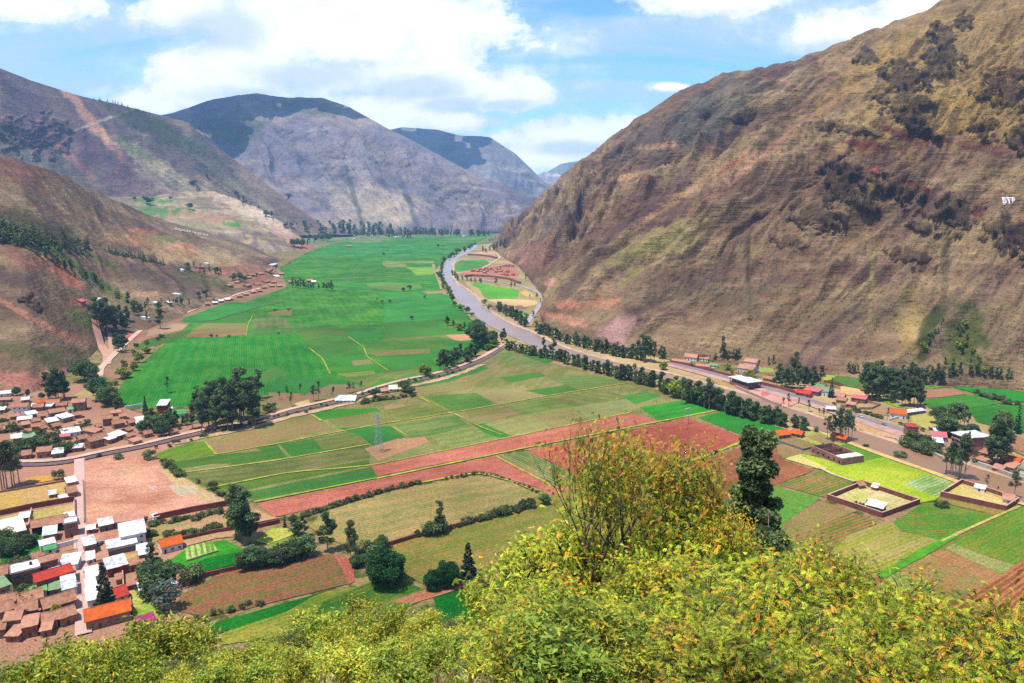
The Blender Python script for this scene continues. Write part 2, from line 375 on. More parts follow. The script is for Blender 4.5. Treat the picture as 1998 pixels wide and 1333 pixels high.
RO = {'terra': tile_material('terracotta_tiles', C(206, 150, 118), C(170, 116, 92)), 'orange': tile_material('orange_tiles', C(236, 118, 48), C(214, 96, 46)),
      'pink': tile_material('pale_pink_tiles', C(222, 162, 132), C(192, 134, 110)), 'red': tile_material('red_sheet', C(222, 78, 60), C(196, 66, 56)),
      'white': plain('white_sheet_roof', (0.56, 0.56, 0.57, 1), 0.5, 0.4, 0.5), 'grey': plain('grey_sheet_roof', (0.36, 0.42, 0.50, 1), 0.45, 0.2, 0.4),
      'cream': plain('cream_roof', (0.74, 0.62, 0.52, 1), 0.8, 0.15, 0.4), 'green': plain('green_sheet_roof', C(52, 190, 130), 0.5, 0.2, 0.4),
      'mint': plain('mint_sheet_roof', C(140, 200, 170), 0.5, 0.2, 0.4), 'blue': plain('pale_blue_sheet_roof', C(160, 190, 216), 0.45, 0.2, 0.4),
      'magenta': plain('magenta_roof', C(190, 60, 120), 0.7, 0.3, 0.5), 'rose': plain('rose_sheet_roof', C(226, 120, 122), 0.6, 0.15, 0.4)}
WA = {'brick': brick_material('brick_wall', C(176, 112, 88), C(150, 94, 78), C(196, 176, 158)), 'adobe': plain('adobe_wall', C(182, 138, 114), 0.95, 0.3, 0.8),
      'white': plain('whitewashed_wall', (0.62, 0.60, 0.58, 1), 0.9, 0.15, 0.6), 'cream': plain('cream_wall', (0.52, 0.44, 0.36, 1), 0.9, 0.15, 0.6),
      'blue': plain('blue_wall', C(40, 62, 140), 0.8, 0.2, 0.6), 'red': plain('red_wall', C(170, 70, 54), 0.9, 0.25, 0.6), 'pink': plain('pink_brick_wall', C(206, 146, 130), 0.9, 0.15, 0.7),
      'grey': plain('grey_block_wall', C(140, 132, 128), 0.9, 0.2, 0.6)}
M_DARK = plain('dark_opening', (0.012, 0.012, 0.015, 1), 0.4, 0.1)
M_GLASS = plain('window_glass', (0.03, 0.04, 0.055, 1), 0.15, 0.1, spec=0.5)
M_DOOR = plain('wooden_door', (0.09, 0.05, 0.03, 1), 0.7, 0.3)
M_STEEL = plain('galvanised_steel', (0.30, 0.33, 0.37, 1), 0.5, 0.15)
M_POLE = plain('concrete_pole', (0.42, 0.40, 0.37, 1), 0.9, 0.15)
# ================================================================== SETTING: ground and mountains
gm = bpy.data.meshes.new('ground'); S = 26000
gm.from_pydata([(-S, -4000, 0), (S, -4000, 0), (S, 34000, 0), (-S, 34000, 0)], [], [(0, 1, 2, 3)]); gm.materials.append(M_GROUND)
struct(link('ground', gm))

BV = []      # (BVH, name) of every slope, for putting things on them
def blob(px, py, cx_, cy_, rx, ry, ang=0.0, soft=0.35, wob=0.5, sc=30.0, seed=0.0):
    """1 inside an ellipse with an uneven edge"""
    a = math.radians(ang); dx, dy = px - cx_, py - cy_
    u = (dx * math.cos(a) + dy * math.sin(a)) / rx; v = (-dx * math.sin(a) + dy * math.cos(a)) / ry
    d = np.sqrt(u * u + v * v) + wob * fbm(px / sc + seed, py / sc - seed, 4)
    return 1 - sst(1 - soft, 1 + soft, d)
def loft(name, cols, nu, nv, pal, amp=30, wl=120, grain=1.0, paint=(), rocks=(), back=0.9, seed=0.0, sag=0.0, ridge_amp=0.3, label_rocks=True, slant=0.0, zoff=-3.0, terrace=0.0, raw_foot=False, rockamp=5.5):
    cols = [tuple(c) for c in cols]
    Fo = np.array([(P(c[0], c[1], c[5]) if len(c) > 5 else G(c[0], c[1])) for c in cols]); Ri = np.array([P(c[2], c[3], c[4]) for c in cols])
    s = np.array([0.0] + list(np.cumsum([math.hypot(cols[i + 1][2] - cols[i][2], cols[i + 1][3] - cols[i][3]) + 0.6 * math.hypot(cols[i + 1][0] - cols[i][0], cols[i + 1][1] - cols[i][1]) for i in range(len(cols) - 1)])))
    U = np.linspace(0, s[-1], nu)
    def interp(A):
        out = np.stack([np.interp(U, s, A[:, k]) for k in range(3)], 1)
        k = max(3, nu // 60) | 1; ker = np.hanning(k + 2)[1:-1]; ker /= ker.sum()       # round the corners of the polyline
        pad = np.pad(out, ((k // 2, k // 2), (0, 0)), mode='edge')
        return np.stack([np.convolve(pad[:, j], ker, 'valid') for j in range(3)], 1)
    Fi = interp(Fo); Rr = interp(Ri); Fi[:, 2] += zoff
    vf = np.linspace(0, 1, nv) ** 0.9; vb = 1 + np.linspace(0, 1, max(8, nv // 6) + 1)[1:] * back; v = np.concatenate([vf, vb])
    VV, UU = np.meshgrid(v, np.arange(nu), indexing='xy')
    t = np.clip(VV, 0, 1)[..., None]; Pt = Fi[:, None, :] * (1 - t) + Rr[:, None, :] * t
    hor = (Rr - Fi).copy(); dz = hor[:, 2].copy(); hor[:, 2] = 0
    over = np.clip(VV - 1, 0, None)
    Pt = Pt + hor[:, None, :] * over[..., None]
    Pt[..., 2] -= over ** 1.15 * (dz[:, None] * 0.9 + 20)
    Pt[..., 2] -= sag * np.sin(np.pi * np.clip(VV, 0, 1)) * dz[:, None]
    # gullies and spurs that run down the slope, with finer relief on them
    arc = np.concatenate([[0], np.cumsum(np.linalg.norm(np.diff(0.5 * (Fi + Rr), axis=0), axis=1))])
    A = arc[:, None] + 0 * VV; L = np.linalg.norm(Rr - Fi, axis=1)[:, None]; D = VV * L
    A = A + slant * D
    warp = fbm(A / (wl * 3.0) + seed, D / (wl * 3.0), 3) * wl * 0.7
    g1 = ridged((A + warp) / wl + seed, D / (wl * 5.5) + seed, 3, 0.45)
    g2 = ridged((A + warp * 0.5) / (wl * 0.28) - seed, D / (wl * 1.3), 4, 0.5)
    g3 = fbm(Pt[..., 0] / (wl * 0.35) + 3 * seed, Pt[..., 1] / (wl * 0.35), 5, 0.55)
    env = np.where(VV < 1, np.sin(np.pi * np.clip(VV, 0, 1) ** 0.75) ** 0.7 * (1 - ridge_amp) + ridge_amp * sst(0, 0.5, VV), ridge_amp)
    disp = amp * env * np.clip(L / 800, 0.2, 1) * (-0.3 + 0.62 * g1 + (0.22 if grain > .9 else 0.15) * g2 + 0.15 * g3)
    nrm = np.stack([-hor[:, 0], -hor[:, 1], np.zeros(nu)], 1); nn_ = np.linalg.norm(nrm, axis=1, keepdims=True) + 1e-6; nrm /= nn_
    Pt[..., 2] += disp * 0.75
    Pt[..., :2] += (disp * 0.45)[..., None] * nrm[:, None, :2]
    V = Pt.reshape(-1, 3); px, py = proj(V); px = px.reshape(Pt.shape[:2]); py = py.reshape(Pt.shape[:2])
    rk = np.zeros(px.shape)
    for i, r in enumerate(rocks):
        r = (r[0], r[1], r[2] * .78, r[3] * .78) + tuple(r[4:]); rk = np.maximum(rk, r[5] * blob(px, py, *r[:4], ang=r[4], soft=0.35, wob=0.9, sc=20, seed=i * 3.1) if len(r) > 5 else blob(px, py, *r[:4], ang=r[4], soft=0.35, wob=0.9, sc=20, seed=i * 3.1))
    rs = grain ** -0.6; rr = ridged(Pt[..., 0] / (60 * rs) + 9, (Pt[..., 2] + 0.6 * Pt[..., 1]) / (44 * rs), 4, 0.5)
    st = (Pt[..., 2] + 0.35 * Pt[..., 0] * 0.6 - 0.25 * Pt[..., 1] + 16 * rs * fbm(Pt[..., 0] / (50 * rs), Pt[..., 1] / (50 * rs), 4)) / (15 * rs); fr = st - np.floor(st); led = np.where(fr < .75, fr / .75, (1 - fr) / .25) * (0.6 + 0.6 * np.clip(rr, 0, 1))
    rr = 0.5 * rr + 1.6 * led - 0.5
    Pt[..., 2] += rk * rr * rockamp * 0.35 * rs; Pt[..., :2] += (rk * (rr + 0.4) * rockamp * 0.8 * rs)[..., None] * nrm[:, None, :2]
    # colours of the cover
    m1 = fbm(Pt[..., 0] / (wl * 1.4) + 5 + seed, (Pt[..., 1] + Pt[..., 2] * 2) / (wl * 1.4), 5, 0.6)
    m2 = fbm(A / (wl * 0.5) + 9 + seed, D / (wl * 2.2), 5, 0.6)
    m3 = fbm(Pt[..., 0] / (wl * .45) - 5, Pt[..., 1] / (wl * .45) + Pt[..., 2] / (wl * .2), 4, 0.6)
    pa, pb, pc = [np.array(c[:3]) for c in pal[:3]]
    w1 = sst(-0.45, 0.45, m1 + 0.4 * m3)[..., None]; w2 = sst(0.05, 0.6, m2 + 0.3 * m3)[..., None]
    col = pa * (1 - w1) + pb * w1; col = col * (1 - 0.7 * w2) + pc * 0.7 * w2
    # gully floors keep more green, ribs are barer
    gf = sst(0.3, -0.5, g1)[..., None] * 0.35; col = col * (1 - gf) + np.array(pal[3][:3] if len(pal) > 3 else (0.05, 0.06, 0.03)) * gf
    for i, q in enumerate(paint):
        cx_, cy_, rx, ry, ang, c, st = q[:7]
        m = blob(px, py, cx_, cy_, rx, ry, ang, 0.4, 0.55, max(8, min(30, ry * 1.2)), i * 1.7) * st
        if len(q) > 7: m = m * sst(-0.25, 0.2, ridged(A / 30 + i, D / 14, 3))
        col = col * (1 - m[..., None]) + np.array(c[:3]) * m[..., None]
    nvv = len(v); idx = np.arange(nu * nvv).reshape(nu, nvv)
    q = np.stack([idx[:-1, :-1], idx[1:, :-1], idx[1:, 1:], idx[:-1, 1:]], -1).reshape(-1, 4)
    c4 = np.concatenate([col, np.ones(col.shape[:2] + (1,))], -1).reshape(-1, 4)
    me = mesh_np(name, Pt.reshape(-1, 3), q, M_TERR, c4, smooth=True, rock=rk.ravel(), grain=np.full(rk.size, grain))
    o = struct(link(name, me)); bm = Pt.reshape(nu, nvv, 3)[::2, ::2]; n2, k2 = bm.shape[:2]; ii = np.arange(n2 * k2).reshape(n2, k2)
    qq = np.stack([ii[:-1, :-1], ii[1:, :-1], ii[1:, 1:], ii[:-1, 1:]], -1).reshape(-1, 4)
    BV.append(BVHTree.FromPolygons([tuple(p) for p in bm.reshape(-1, 3)], [tuple(int(x) for x in f) for f in qq]))
    return o
CAMP = Vector((0, 0, H))
def hit(px, py):
    """where the sight line through this spot of the photo meets a slope or the valley floor"""
    d = ray(px, py).normalized(); best = None; bd = 1e9
    for b in BV:
        loc, n, i, dist = b.ray_cast(CAMP, d)
        if loc is not None and dist < bd: best, bd = loc, dist
    if d.z < -1e-4:
        dd = -H / d.z
        if dd < bd: best = G(px, py)
    return best if best is not None else P(px, py, 3000)
def drop(x, y):
    """height of the terrain under (x, y)"""
    z = 0.0
    for b in BV:
        loc, n, i, dist = b.ray_cast(Vector((x, y, 4000)), Vector((0, 0, -1)))
        if loc is not None: z = max(z, loc.z)
    return z

TAN, BRN, PUR, OLV = C(172, 142, 104), C(136, 104, 82), C(112, 84, 82), C(106, 98, 60)
GOLD, SOIL, PINK, GRN, DKG = C(196, 160, 84), C(190, 116, 84), C(206, 150, 122), C(92, 128, 56), C(52, 70, 44)
YG = C(168, 160, 86); DPUR = C(84, 66, 70); MAR = C(118, 58, 56)

# right-hand mountain
RM = [(950, 470, 966, 466, 4300), (958, 482, 985, 452, 4000), (968, 492, 1025, 420, 3600), (985, 505, 1062, 388, 3300), (1015, 522, 1110, 340, 3000), (1045, 560, 1170, 293, 2700), (1062, 590, 1235, 243, 2500),
      (1052, 612, 1330, 183, 2300), (1060, 640, 1400, 155, 2200), (1120, 664, 1480, 137, 2080), (1190, 682, 1560, 123, 1980), (1300, 697, 1700, 70, 1880), (1380, 706, 1790, 35, 1800),
      (1480, 718, 1870, -5, 1740), (1650, 738, 2080, -120, 1620), (1998, 765, 2420, -330, 1480), (2500, 800, 3000, -450, 1250)]
RR = [(1840, 70, 30, 20, 30), (1845, 115, 40, 30, 20), (1880, 40, 22, 16, 30), (1530, 125, 0.1, 0.1, 0), (1690, 112, 20, 18, -30), (1795, 205, 34, 22, 20), (1770, 215, 45, 30, 30), (1770, 155, 55, 40, 10), (1830, 120, 36, 26, 30), (1960, 180, 55, 38, 20), (1985, 145, 30, 12, 10), (1645, 345, 46, 38, 30),
      (1635, 375, 34, 22, -30), (1750, 370, 60, 26, 20), (1915, 250, 34, 20, 10), (1860, 420, 46, 34, 15), (1975, 460, 52, 36, 30), (1600, 425, 60, 30, 15, 0.8), (1990, 270, 28, 28, 0), (1600, 248, 30, 12, 0, 0.8), (1450, 225, 26, 16, -40), (1692, 403, 28, 14, 20),
      (1540, 470, 34, 14, 10, 0.6), (1780, 500, 50, 18, 20, 0.6), (1260, 530, 0.1, 0.1, 0), (1720, 190, 22, 12, 20), (1665, 250, 60, 12, 12, 0.7), (1800, 445, 30, 14, 20, .8), (1790, 250, 50, 12, 25), (1375, 220, 12, 9, 0)]
RP = [(1400, 215, 90, 42, -35, C(88, 98, 96), 0.55), (1330, 250, 80, 30, -40, C(84, 92, 88), 0.5), (1230, 285, 70, 20, -42, C(96, 88, 98), 0.5),
      (1850, 120, 250, 120, -30, GOLD, 0.5), (1930, 220, 90, 60, 0, GOLD, 0.55), (1700, 130, 140, 18, -40, GOLD, 0.55), (1600, 250, 170, 16, -42, TAN, 0.5), (1480, 310, 200, 8, -38, PINK, 0.5), (1345, 370, 130, 7, -35, C(216, 170, 120), 0.65),
      (1280, 470, 110, 14, -26, YG, 0.5), (1310, 480, 70, 16, -20, YG, 0.4), (1230, 540, 30, 10, -38, YG, 0.5), (1430, 322, 40, 5, -32, SOIL, 0.8), (1290, 285, 50, 6, -5, C(206, 160, 120), 0.7), (1225, 345, 26, 7, -15, C(220, 170, 120), 0.7), (1200, 310, 40, 4, -25, TAN, .6),
      (1600, 430, 200, 90, 0, BRN, 0.45), (1350, 560, 160, 50, 0, DPUR, 0.35), (1690, 285, 42, 12, 10, MAR, 0.9), (1755, 262, 60, 7, 22, MAR, 0.8), (1930, 290, 50, 10, 10, MAR, 0.6), (1790, 365, 40, 8, 20, MAR, 0.8), (1910, 415, 14, 12, 0, MAR, 0.8), (1705, 335, 9, 8, 0, C(214, 110, 96), 0.95),
      (1703, 355, 6, 22, 8, C(200, 170, 90), 0.8), (1690, 440, 4, 60, -2, TAN, 0.7), (1700, 560, 4, 80, 3, YG, 0.6), (1460, 500, 4, 60, 2, C(78, 72, 50), 0.7), (1462, 590, 4, 40, 0, C(78, 72, 50), 0.7), (1120, 570, 4, 30, -25, C(130, 120, 100), 0.6),
      (1190, 592, 22, 10, -25, C(212, 150, 110), 0.95), (1110, 595, 26, 10, 0, C(208, 142, 110), 0.9, 1), (1090, 618, 50, 6, 8, C(208, 146, 112), 0.9), (1210, 640, 22, 26, 20, C(196, 150, 138), 0.97), (1195, 660, 26, 14, 20, C(196, 150, 138), 0.95), (1160, 590, 20, 7, -30, C(205, 140, 100), 0.8), (1125, 632, 34, 5, 12, C(214, 160, 120), 0.85),
      (1085, 478, 30, 5, -45, C(206, 150, 126), 0.8), (1075, 550, 10, 10, 0, C(212, 158, 130), 0.9), (1040, 505, 40, 24, -30, C(186, 128, 108), 0.5), (1015, 490, 26, 10, -10, C(196, 140, 118), 0.5), (1100, 420, 60, 12, -42, C(120, 112, 104), 0.5),
      (1540, 580, 60, 3, 0, C(180, 110, 90), 0.7), (1560, 590, 50, 2.5, 2, C(180, 110, 90), 0.7), (1530, 610, 30, 2.5, 0, C(190, 110, 90), 0.7), (1600, 600, 300, 40, 5, C(140, 122, 88), 0.4), (1780, 640, 20, 60, 10, C(190, 160, 90), 0.55), (1920, 650, 60, 70, 20, C(150, 128, 92), 0.5),
      (1815, 640, 16, 60, 18, C(66, 84, 40), 0.85), (1880, 660, 46, 60, 12, C(92, 108, 44), 0.8), (1990, 380, 30, 60, 0, TAN, 0.5), (1845, 500, 8, 120, 4, C(96, 92, 60), 0.6), (1760, 600, 8, 70, 10, C(170, 150, 90), .5)]
loft('right_mountain', RM, 900, 420, (TAN, BRN, PUR, OLV), amp=100, wl=250, paint=RP, rocks=RR, seed=2.3, ridge_amp=0.22, slant=-0.32, sag=0.03)

# big mountain that closes the valley
CM = [(330, 470, 300, 232, 5600, 4600), (430, 470, 345, 218, 5700, 4500), (520, 466, 420, 194, 5900, 4450), (600, 463, 500, 184, 6000, 4400), (650, 461, 560, 192, 6000, 4380), (700, 460, 630, 193, 6000, 4380), (740, 459, 680, 209, 6000, 4380), (790, 458, 730, 238, 5900, 4380),
      (840, 457, 800, 273, 5800, 4380), (880, 457, 870, 312, 5600, 4380), (910, 456, 930, 345, 5400, 4400), (940, 456, 1000, 368, 5200, 4450), (960, 455, 1052, 388, 5100, 4500), (1000, 455, 1110, 420, 5000, 4600)]
cm_p = [(700, 330, 260, 90, 0, C(120, 112, 120), 0.5), (720, 400, 70, 40, 5, C(176, 158, 130), 0.55, 1), (780, 410, 50, 30, 5, C(180, 160, 134), 0.5, 1), (640, 440, 60, 12, 0, C(160, 140, 110), 0.5), (450, 250, 60, 40, 0, C(70, 84, 70), 0.7), (600, 210, 60, 14, 5, C(70, 84, 70), 0.5),
        (800, 400, 5, 60, -20, C(80, 84, 80), 0.7), (690, 380, 5, 60, -15, C(80, 84, 80), 0.7), (900, 420, 90, 16, 10, C(120, 110, 120), 0.5)]
loft('centre_mountain', CM, 520, 240, (C(150, 132, 120), C(116, 104, 110), C(92, 86, 100), C(84, 96, 76)), amp=150, wl=520, grain=0.34, paint=cm_p, rocks=[(620, 290, 90, 40, 20, 0.4), (880, 360, 60, 30, 30, 0.5), (760, 300, 60, 26, 20, 0.4)], seed=6.1, ridge_amp=0.10, slant=0.35, sag=0.10)
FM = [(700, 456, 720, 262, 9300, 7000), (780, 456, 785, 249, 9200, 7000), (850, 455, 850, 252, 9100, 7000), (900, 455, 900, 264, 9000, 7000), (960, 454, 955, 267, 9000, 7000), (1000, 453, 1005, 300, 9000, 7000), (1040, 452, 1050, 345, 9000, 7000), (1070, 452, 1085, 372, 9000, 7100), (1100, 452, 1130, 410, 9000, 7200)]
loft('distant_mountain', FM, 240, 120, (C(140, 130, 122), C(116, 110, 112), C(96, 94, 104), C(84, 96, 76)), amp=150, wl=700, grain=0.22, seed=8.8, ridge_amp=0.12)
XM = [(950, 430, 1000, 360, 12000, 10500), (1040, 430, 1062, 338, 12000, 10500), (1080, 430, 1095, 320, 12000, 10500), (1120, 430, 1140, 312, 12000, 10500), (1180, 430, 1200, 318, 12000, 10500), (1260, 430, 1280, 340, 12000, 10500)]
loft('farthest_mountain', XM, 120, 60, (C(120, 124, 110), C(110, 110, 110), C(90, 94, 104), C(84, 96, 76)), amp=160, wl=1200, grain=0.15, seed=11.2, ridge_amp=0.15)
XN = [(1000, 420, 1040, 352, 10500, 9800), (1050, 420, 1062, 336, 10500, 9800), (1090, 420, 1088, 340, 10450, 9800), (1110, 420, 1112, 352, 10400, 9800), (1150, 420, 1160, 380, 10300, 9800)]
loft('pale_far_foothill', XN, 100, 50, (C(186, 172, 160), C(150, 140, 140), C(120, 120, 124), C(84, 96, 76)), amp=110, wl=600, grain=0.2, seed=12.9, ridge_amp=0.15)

# left-hand mountains, far to near
LM = [(-500, 560, -500, -60, 3300, 2500), (-150, 520, -150, 60, 3300, 2500), (0, 500, -5, 132, 3350, 2600), (90, 490, 60, 158, 3450, 2800), (200, 480, 165, 192, 3600, 3000), (300, 470, 235, 205, 3750, 3200), (380, 462, 300, 222, 3850, 3400), (460, 460, 365, 238, 3900, 3600),
      (520, 458, 420, 286, 3950, 3700), (570, 457, 480, 328, 4000, 3800), (610, 457, 540, 375, 4050, 3900), (640, 457, 590, 412, 4100, 3960), (660, 457, 640, 446, 4150, 4000), (690, 457, 690, 454, 4200, 4050)]
lm_p = [(90, 230, 130, 60, 25, C(104, 84, 92), 0.45), (180, 240, 10, 90, -40, C(206, 150, 116), 0.85), (150, 320, 8, 90, -42, C(190, 130, 110), 0.7), (200, 235, 50, 3, -20, C(210, 190, 160), 0.6), (230, 350, 120, 60, 40, C(104, 74, 84), 0.55), (100, 200, 60, 12, 20, C(120, 100, 90), 0.4),
        (300, 250, 90, 20, 25, C(60, 80, 56), 0.7), (400, 300, 80, 20, 45, C(90, 100, 84), 0.5), (300, 320, 90, 16, 32, C(186, 170, 130), 0.6, 1), (360, 370, 90, 24, 25, C(186, 168, 130), 0.5, 1), (450, 400, 80, 26, 25, C(176, 150, 120), 0.5), (260, 290, 40, 8, 30, C(150, 170, 90), 0.5),
        (60, 350, 160, 50, 15, C(104, 112, 84), 0.45), (500, 380, 60, 20, 40, C(170, 150, 120), 0.4, 1)]
loft('left_mountain', LM, 560, 260, (C(146, 122, 104), C(118, 98, 92), C(98, 80, 92), C(84, 96, 66)), amp=95, wl=480, grain=0.5, paint=lm_p, rocks=[(60, 270, 75, 30, 15), (10, 250, 40, 24, 10), (110, 245, 40, 16, 20, .8)], seed=4.4, ridge_amp=0.12, slant=0.65, sag=0.08)
# terraced apron in front of it
AP = [(100, 520, 120, 372, 3000, 2300), (250, 505, 200, 384, 3050, 2350), (360, 500, 280, 385, 3200, 2450), (450, 500, 350, 376, 3350, 2550), (520, 498, 420, 374, 3450, 2650), (570, 497, 500, 405, 3350, 2750), (600, 494, 560, 440, 3150, 2850), (606, 490, 600, 474, 3050, 2900), (620, 486, 625, 482, 3100, 3000)]
ap_p = [(330, 415, 70, 10, 5, C(84, 142, 76), 0.8), (300, 392, 40, 6, 0, C(90, 150, 80), 0.7), (390, 425, 60, 12, 5, C(196, 150, 116), 0.7), (455, 438, 20, 5, 5, C(90, 150, 80), 0.9), (470, 400, 70, 16, 25, C(212, 184, 152), 0.8, 1), (520, 430, 60, 10, 32, C(214, 186, 160), 0.7, 1), (560, 460, 40, 10, 30, C(200, 160, 136), 0.6),
        (420, 470, 90, 14, 12, C(112, 90, 96), 0.7), (370, 440, 50, 8, 5, C(150, 150, 100), 0.6), (590, 478, 30, 8, 20, C(214, 130, 104), 0.6)]
loft('terraced_apron', AP, 260, 110, (C(176, 156, 122), C(140, 122, 96), C(120, 100, 96), C(100, 112, 66)), amp=16, wl=160, grain=0.6, paint=ap_p, seed=3.3, ridge_amp=0.3)
# near left slope
LS = [(-900, 1100, -900, 250, 1000), (-300, 850, -300, 262, 1150), (-60, 775, -90, 280, 1250), (0, 766, -10, 304, 1330), (60, 772, 45, 318, 1400), (130, 738, 100, 335, 1520), (176, 702, 150, 358, 1650), (205, 668, 200, 384, 1800), (280, 648, 250, 404, 1950), (350, 622, 310, 428, 2100),
      (430, 590, 370, 446, 2300), (490, 570, 430, 462, 2480), (540, 548, 490, 482, 2600), (545, 530, 530, 500, 2650), (580, 512, 570, 506, 2600), (604, 500, 600, 497, 2700)]
ls_p = [(30, 330, 60, 20, 25, C(186, 120, 96), 0.4), (280, 350, 160, 30, 25, C(160, 146, 104), 0.4), (60, 450, 90, 30, 18, C(56, 66, 40), 0.6), (100, 480, 110, 12, 28, C(150, 116, 86), 0.6), (280, 470, 45, 8, 5, C(212, 140, 100), 0.85), (310, 468, 40, 8, 2, C(150, 152, 76), 0.8), (345, 495, 60, 16, 5, C(206, 168, 120), 0.85), (350, 482, 40, 8, 5, C(216, 176, 130), 0.7),
        (365, 488, 24, 10, 10, C(226, 138, 100), 0.85), (420, 500, 60, 14, 10, C(190, 166, 122), 0.75), (270, 450, 26, 5, 5, C(214, 120, 90), 0.75), (250, 462, 70, 16, 0, C(196, 150, 110), 0.5), (400, 515, 90, 5, 2, C(190, 160, 110), 0.6),
        (150, 520, 130, 4.5, 36, C(104, 140, 62), 0.8), (220, 570, 60, 10, 30, C(100, 130, 60), 0.6), (200, 510, 40, 4, 28, C(96, 140, 60), 0.8), (120, 530, 26, 12, 20, C(206, 124, 92), 0.75, 1), (140, 550, 26, 10, 20, C(214, 130, 94), 0.85, 1), (95, 510, 40, 10, 20, C(180, 110, 84), 0.5), (40, 500, 50, 20, 20, C(170, 104, 84), 0.5),
        (60, 620, 110, 6, 30, C(202, 140, 110), 0.85), (120, 650, 50, 8, 20, C(186, 118, 96), 0.6), (150, 690, 60, 14, 5, C(110, 110, 60), 0.5), (60, 690, 90, 14, 12, C(104, 112, 56), 0.55), (160, 620, 26, 16, 30, C(120, 134, 56), 0.7), (30, 545, 60, 16, 20, DPUR, 0.5), (290, 530, 60, 14, 22, C(98, 76, 74), 0.5),
        (60, 745, 100, 14, 8, C(196, 128, 108), 0.92), (140, 735, 60, 14, 0, C(200, 134, 112), 0.9), (30, 765, 60, 12, 0, C(196, 132, 110), 0.9), (160, 590, 24, 6, 0, C(206, 130, 110), 0.9), (290, 575, 24, 5, 0, C(206, 160, 120), 0.7), (330, 555, 80, 20, 20, C(128, 108, 86), 0.5), (400, 545, 60, 12, 15, C(90, 104, 60), 0.6), (470, 530, 60, 14, 0, C(182, 116, 92), 0.6), (500, 548, 40, 10, -10, C(190, 120, 100), 0.6)]
loft('left_slope', LS, 620, 320, (C(170, 142, 108), C(140, 112, 88), C(112, 88, 80), C(96, 98, 54)), amp=26, wl=330, paint=ls_p, rocks=[(56, 588, 20, 13, 30), (75, 600, 12, 8, 0)], seed=1.7, ridge_amp=0.35, slant=0.45, sag=0.04, rockamp=3)

# ------------------------------------------------------------------ the near hillside under the camera
def hill_z(x, y):
    x = np.asarray(x, float); y = np.asarray(y, float); r = np.sqrt(x * x + y * y) + 1e-6
    px = CX + F * x / np.maximum(y, 0.35 * r)
    tn = np.interp(px, [-400, 850, 980, 1080, 1400, 1560, 1750, 1950, 2300], [.600, .605, .590, .545, .54, .56, .56, .565, .55])
    R1 = np.interp(px, [-400, 850, 1080, 1400, 2300], [52, 50, 32, 32, 34])
    D = 1.7 + tn * np.minimum(r, R1) + np.maximum(r - R1, 0) * 0.86 + np.clip(r - R1, 0, 10) * 0.08
    back = np.clip(-y, 0, None); D = D - back * 0.9 * (1 + 0 * x)
    D = D + 0.5 * fbm(x / 7, y / 7, 4) * sst(3, 12, r) + 0.12 * fbm(x / 1.3 + 5, y / 1.3, 4)
    return H - D
def build_hill():
    # polar grid so that the near part is finely shaped
    th = np.radians(np.linspace(-180, 180, 361)); rad = np.concatenate([[0.0], 0.8 * 1.045 ** np.arange(0, 131)]); rad = rad[rad < 262]
    T, R = np.meshgrid(th, rad, indexing='ij'); X = R * np.sin(T); Y = R * np.cos(T)
    Z = hill_z(X, Y); front = np.clip(Z, -4, None); Z = np.where(R > 255, -6, front)
    n, k = Z.shape; idx = np.arange(n * k).reshape(n, k)
    q = np.stack([idx[:-1, :-1], idx[:-1, 1:], idx[1:, 1:], idx[1:, :-1]], -1).reshape(-1, 4)
    t = NT('hillside_dry_grass_and_earth', 0.95, 0.1)
    a = t.noise(0.25, 5, 0.6); b = t.noise(1.4, 5, 0.7); g = t.noise(7, 4, 0.7, None, 0, (1, 1, 0.3))
    c = t.mix(t.rng(a, 0.38, 0.62), C(176, 140, 84), C(130, 128, 56)); c = t.mix(t.rng(b, 0.5, 0.68), c, C(196, 168, 116)); c = t.scale(c, t.rng(g, 0.3, 0.7, 0.55, 1.3))
    t.color(c); t.bump(t.math('ADD', b, g), 0.12)
    V = np.stack([X, Y, Z], -1).reshape(-1, 3); me = mesh_np('near_hillside', V, q, t.m, smooth=True); struct(link('near_hillside', me))
build_hill()
# ================================================================== SETTING: fields, river, roads
_lay = [0]
def gpoly(name, zoom, pts, ca, cb=None, row=0.35, z=0.10, rdir=None, mat=None, sub=True):
    """a sheet of ground; crop rows run along its first edge unless rdir gives another"""
    w = [G(a, b) for a, b in zp(zoom, pts)]; _lay[0] += 1; zz = z + _lay[0] * 0.002
    cb = ca if cb is None else cb
    if rdir is None: d = (w[1] - w[0])
    else: q = zp(zoom, rdir); d = G(*q[1]) - G(*q[0])
    d.z = 0; d.normalize(); n = (-d.y, d.x)
    # finely divided, slightly uneven outline
    out = []
    for i in range(len(w)):
        a, b = w[i], w[(i + 1) % len(w)]; L = (b - a).length; k = max(1, min(14, int(L / 12))); nr = Vector((-(b - a).y, (b - a).x, 0)).normalized()
        for j in range(k):
            t = j / k; p = a.lerp(b, t)
            if j: p = p + nr * random.uniform(-0.5, 0.5) * min(1.0, L / 60)
            out.append((p.x, p.y, zz))
    me = bpy.data.meshes.new(name); me.from_pydata(out, [], [tuple(range(len(out)))])
    N = len(out); me.materials.append(mat or M_FIELD)
    if mat is None:
        me.color_attributes.new('Col', 'FLOAT_COLOR', 'POINT').data.foreach_set('color', np.tile(ca, N).astype(np.float32))
        me.color_attributes.new('ColB', 'FLOAT_COLOR', 'POINT').data.foreach_set('color', np.tile(cb, N).astype(np.float32))
        me.attributes.new('rdir', 'FLOAT_VECTOR', 'POINT').data.foreach_set('vector', np.tile((n[0], n[1], row), N).astype(np.float32))
    me.update()
    if me.polygons[0].normal.z < 0: me.flip_normals()
    return struct(link(name, me))
EM1, EM2 = C(42, 126, 28), C(104, 156, 58)             # emerald
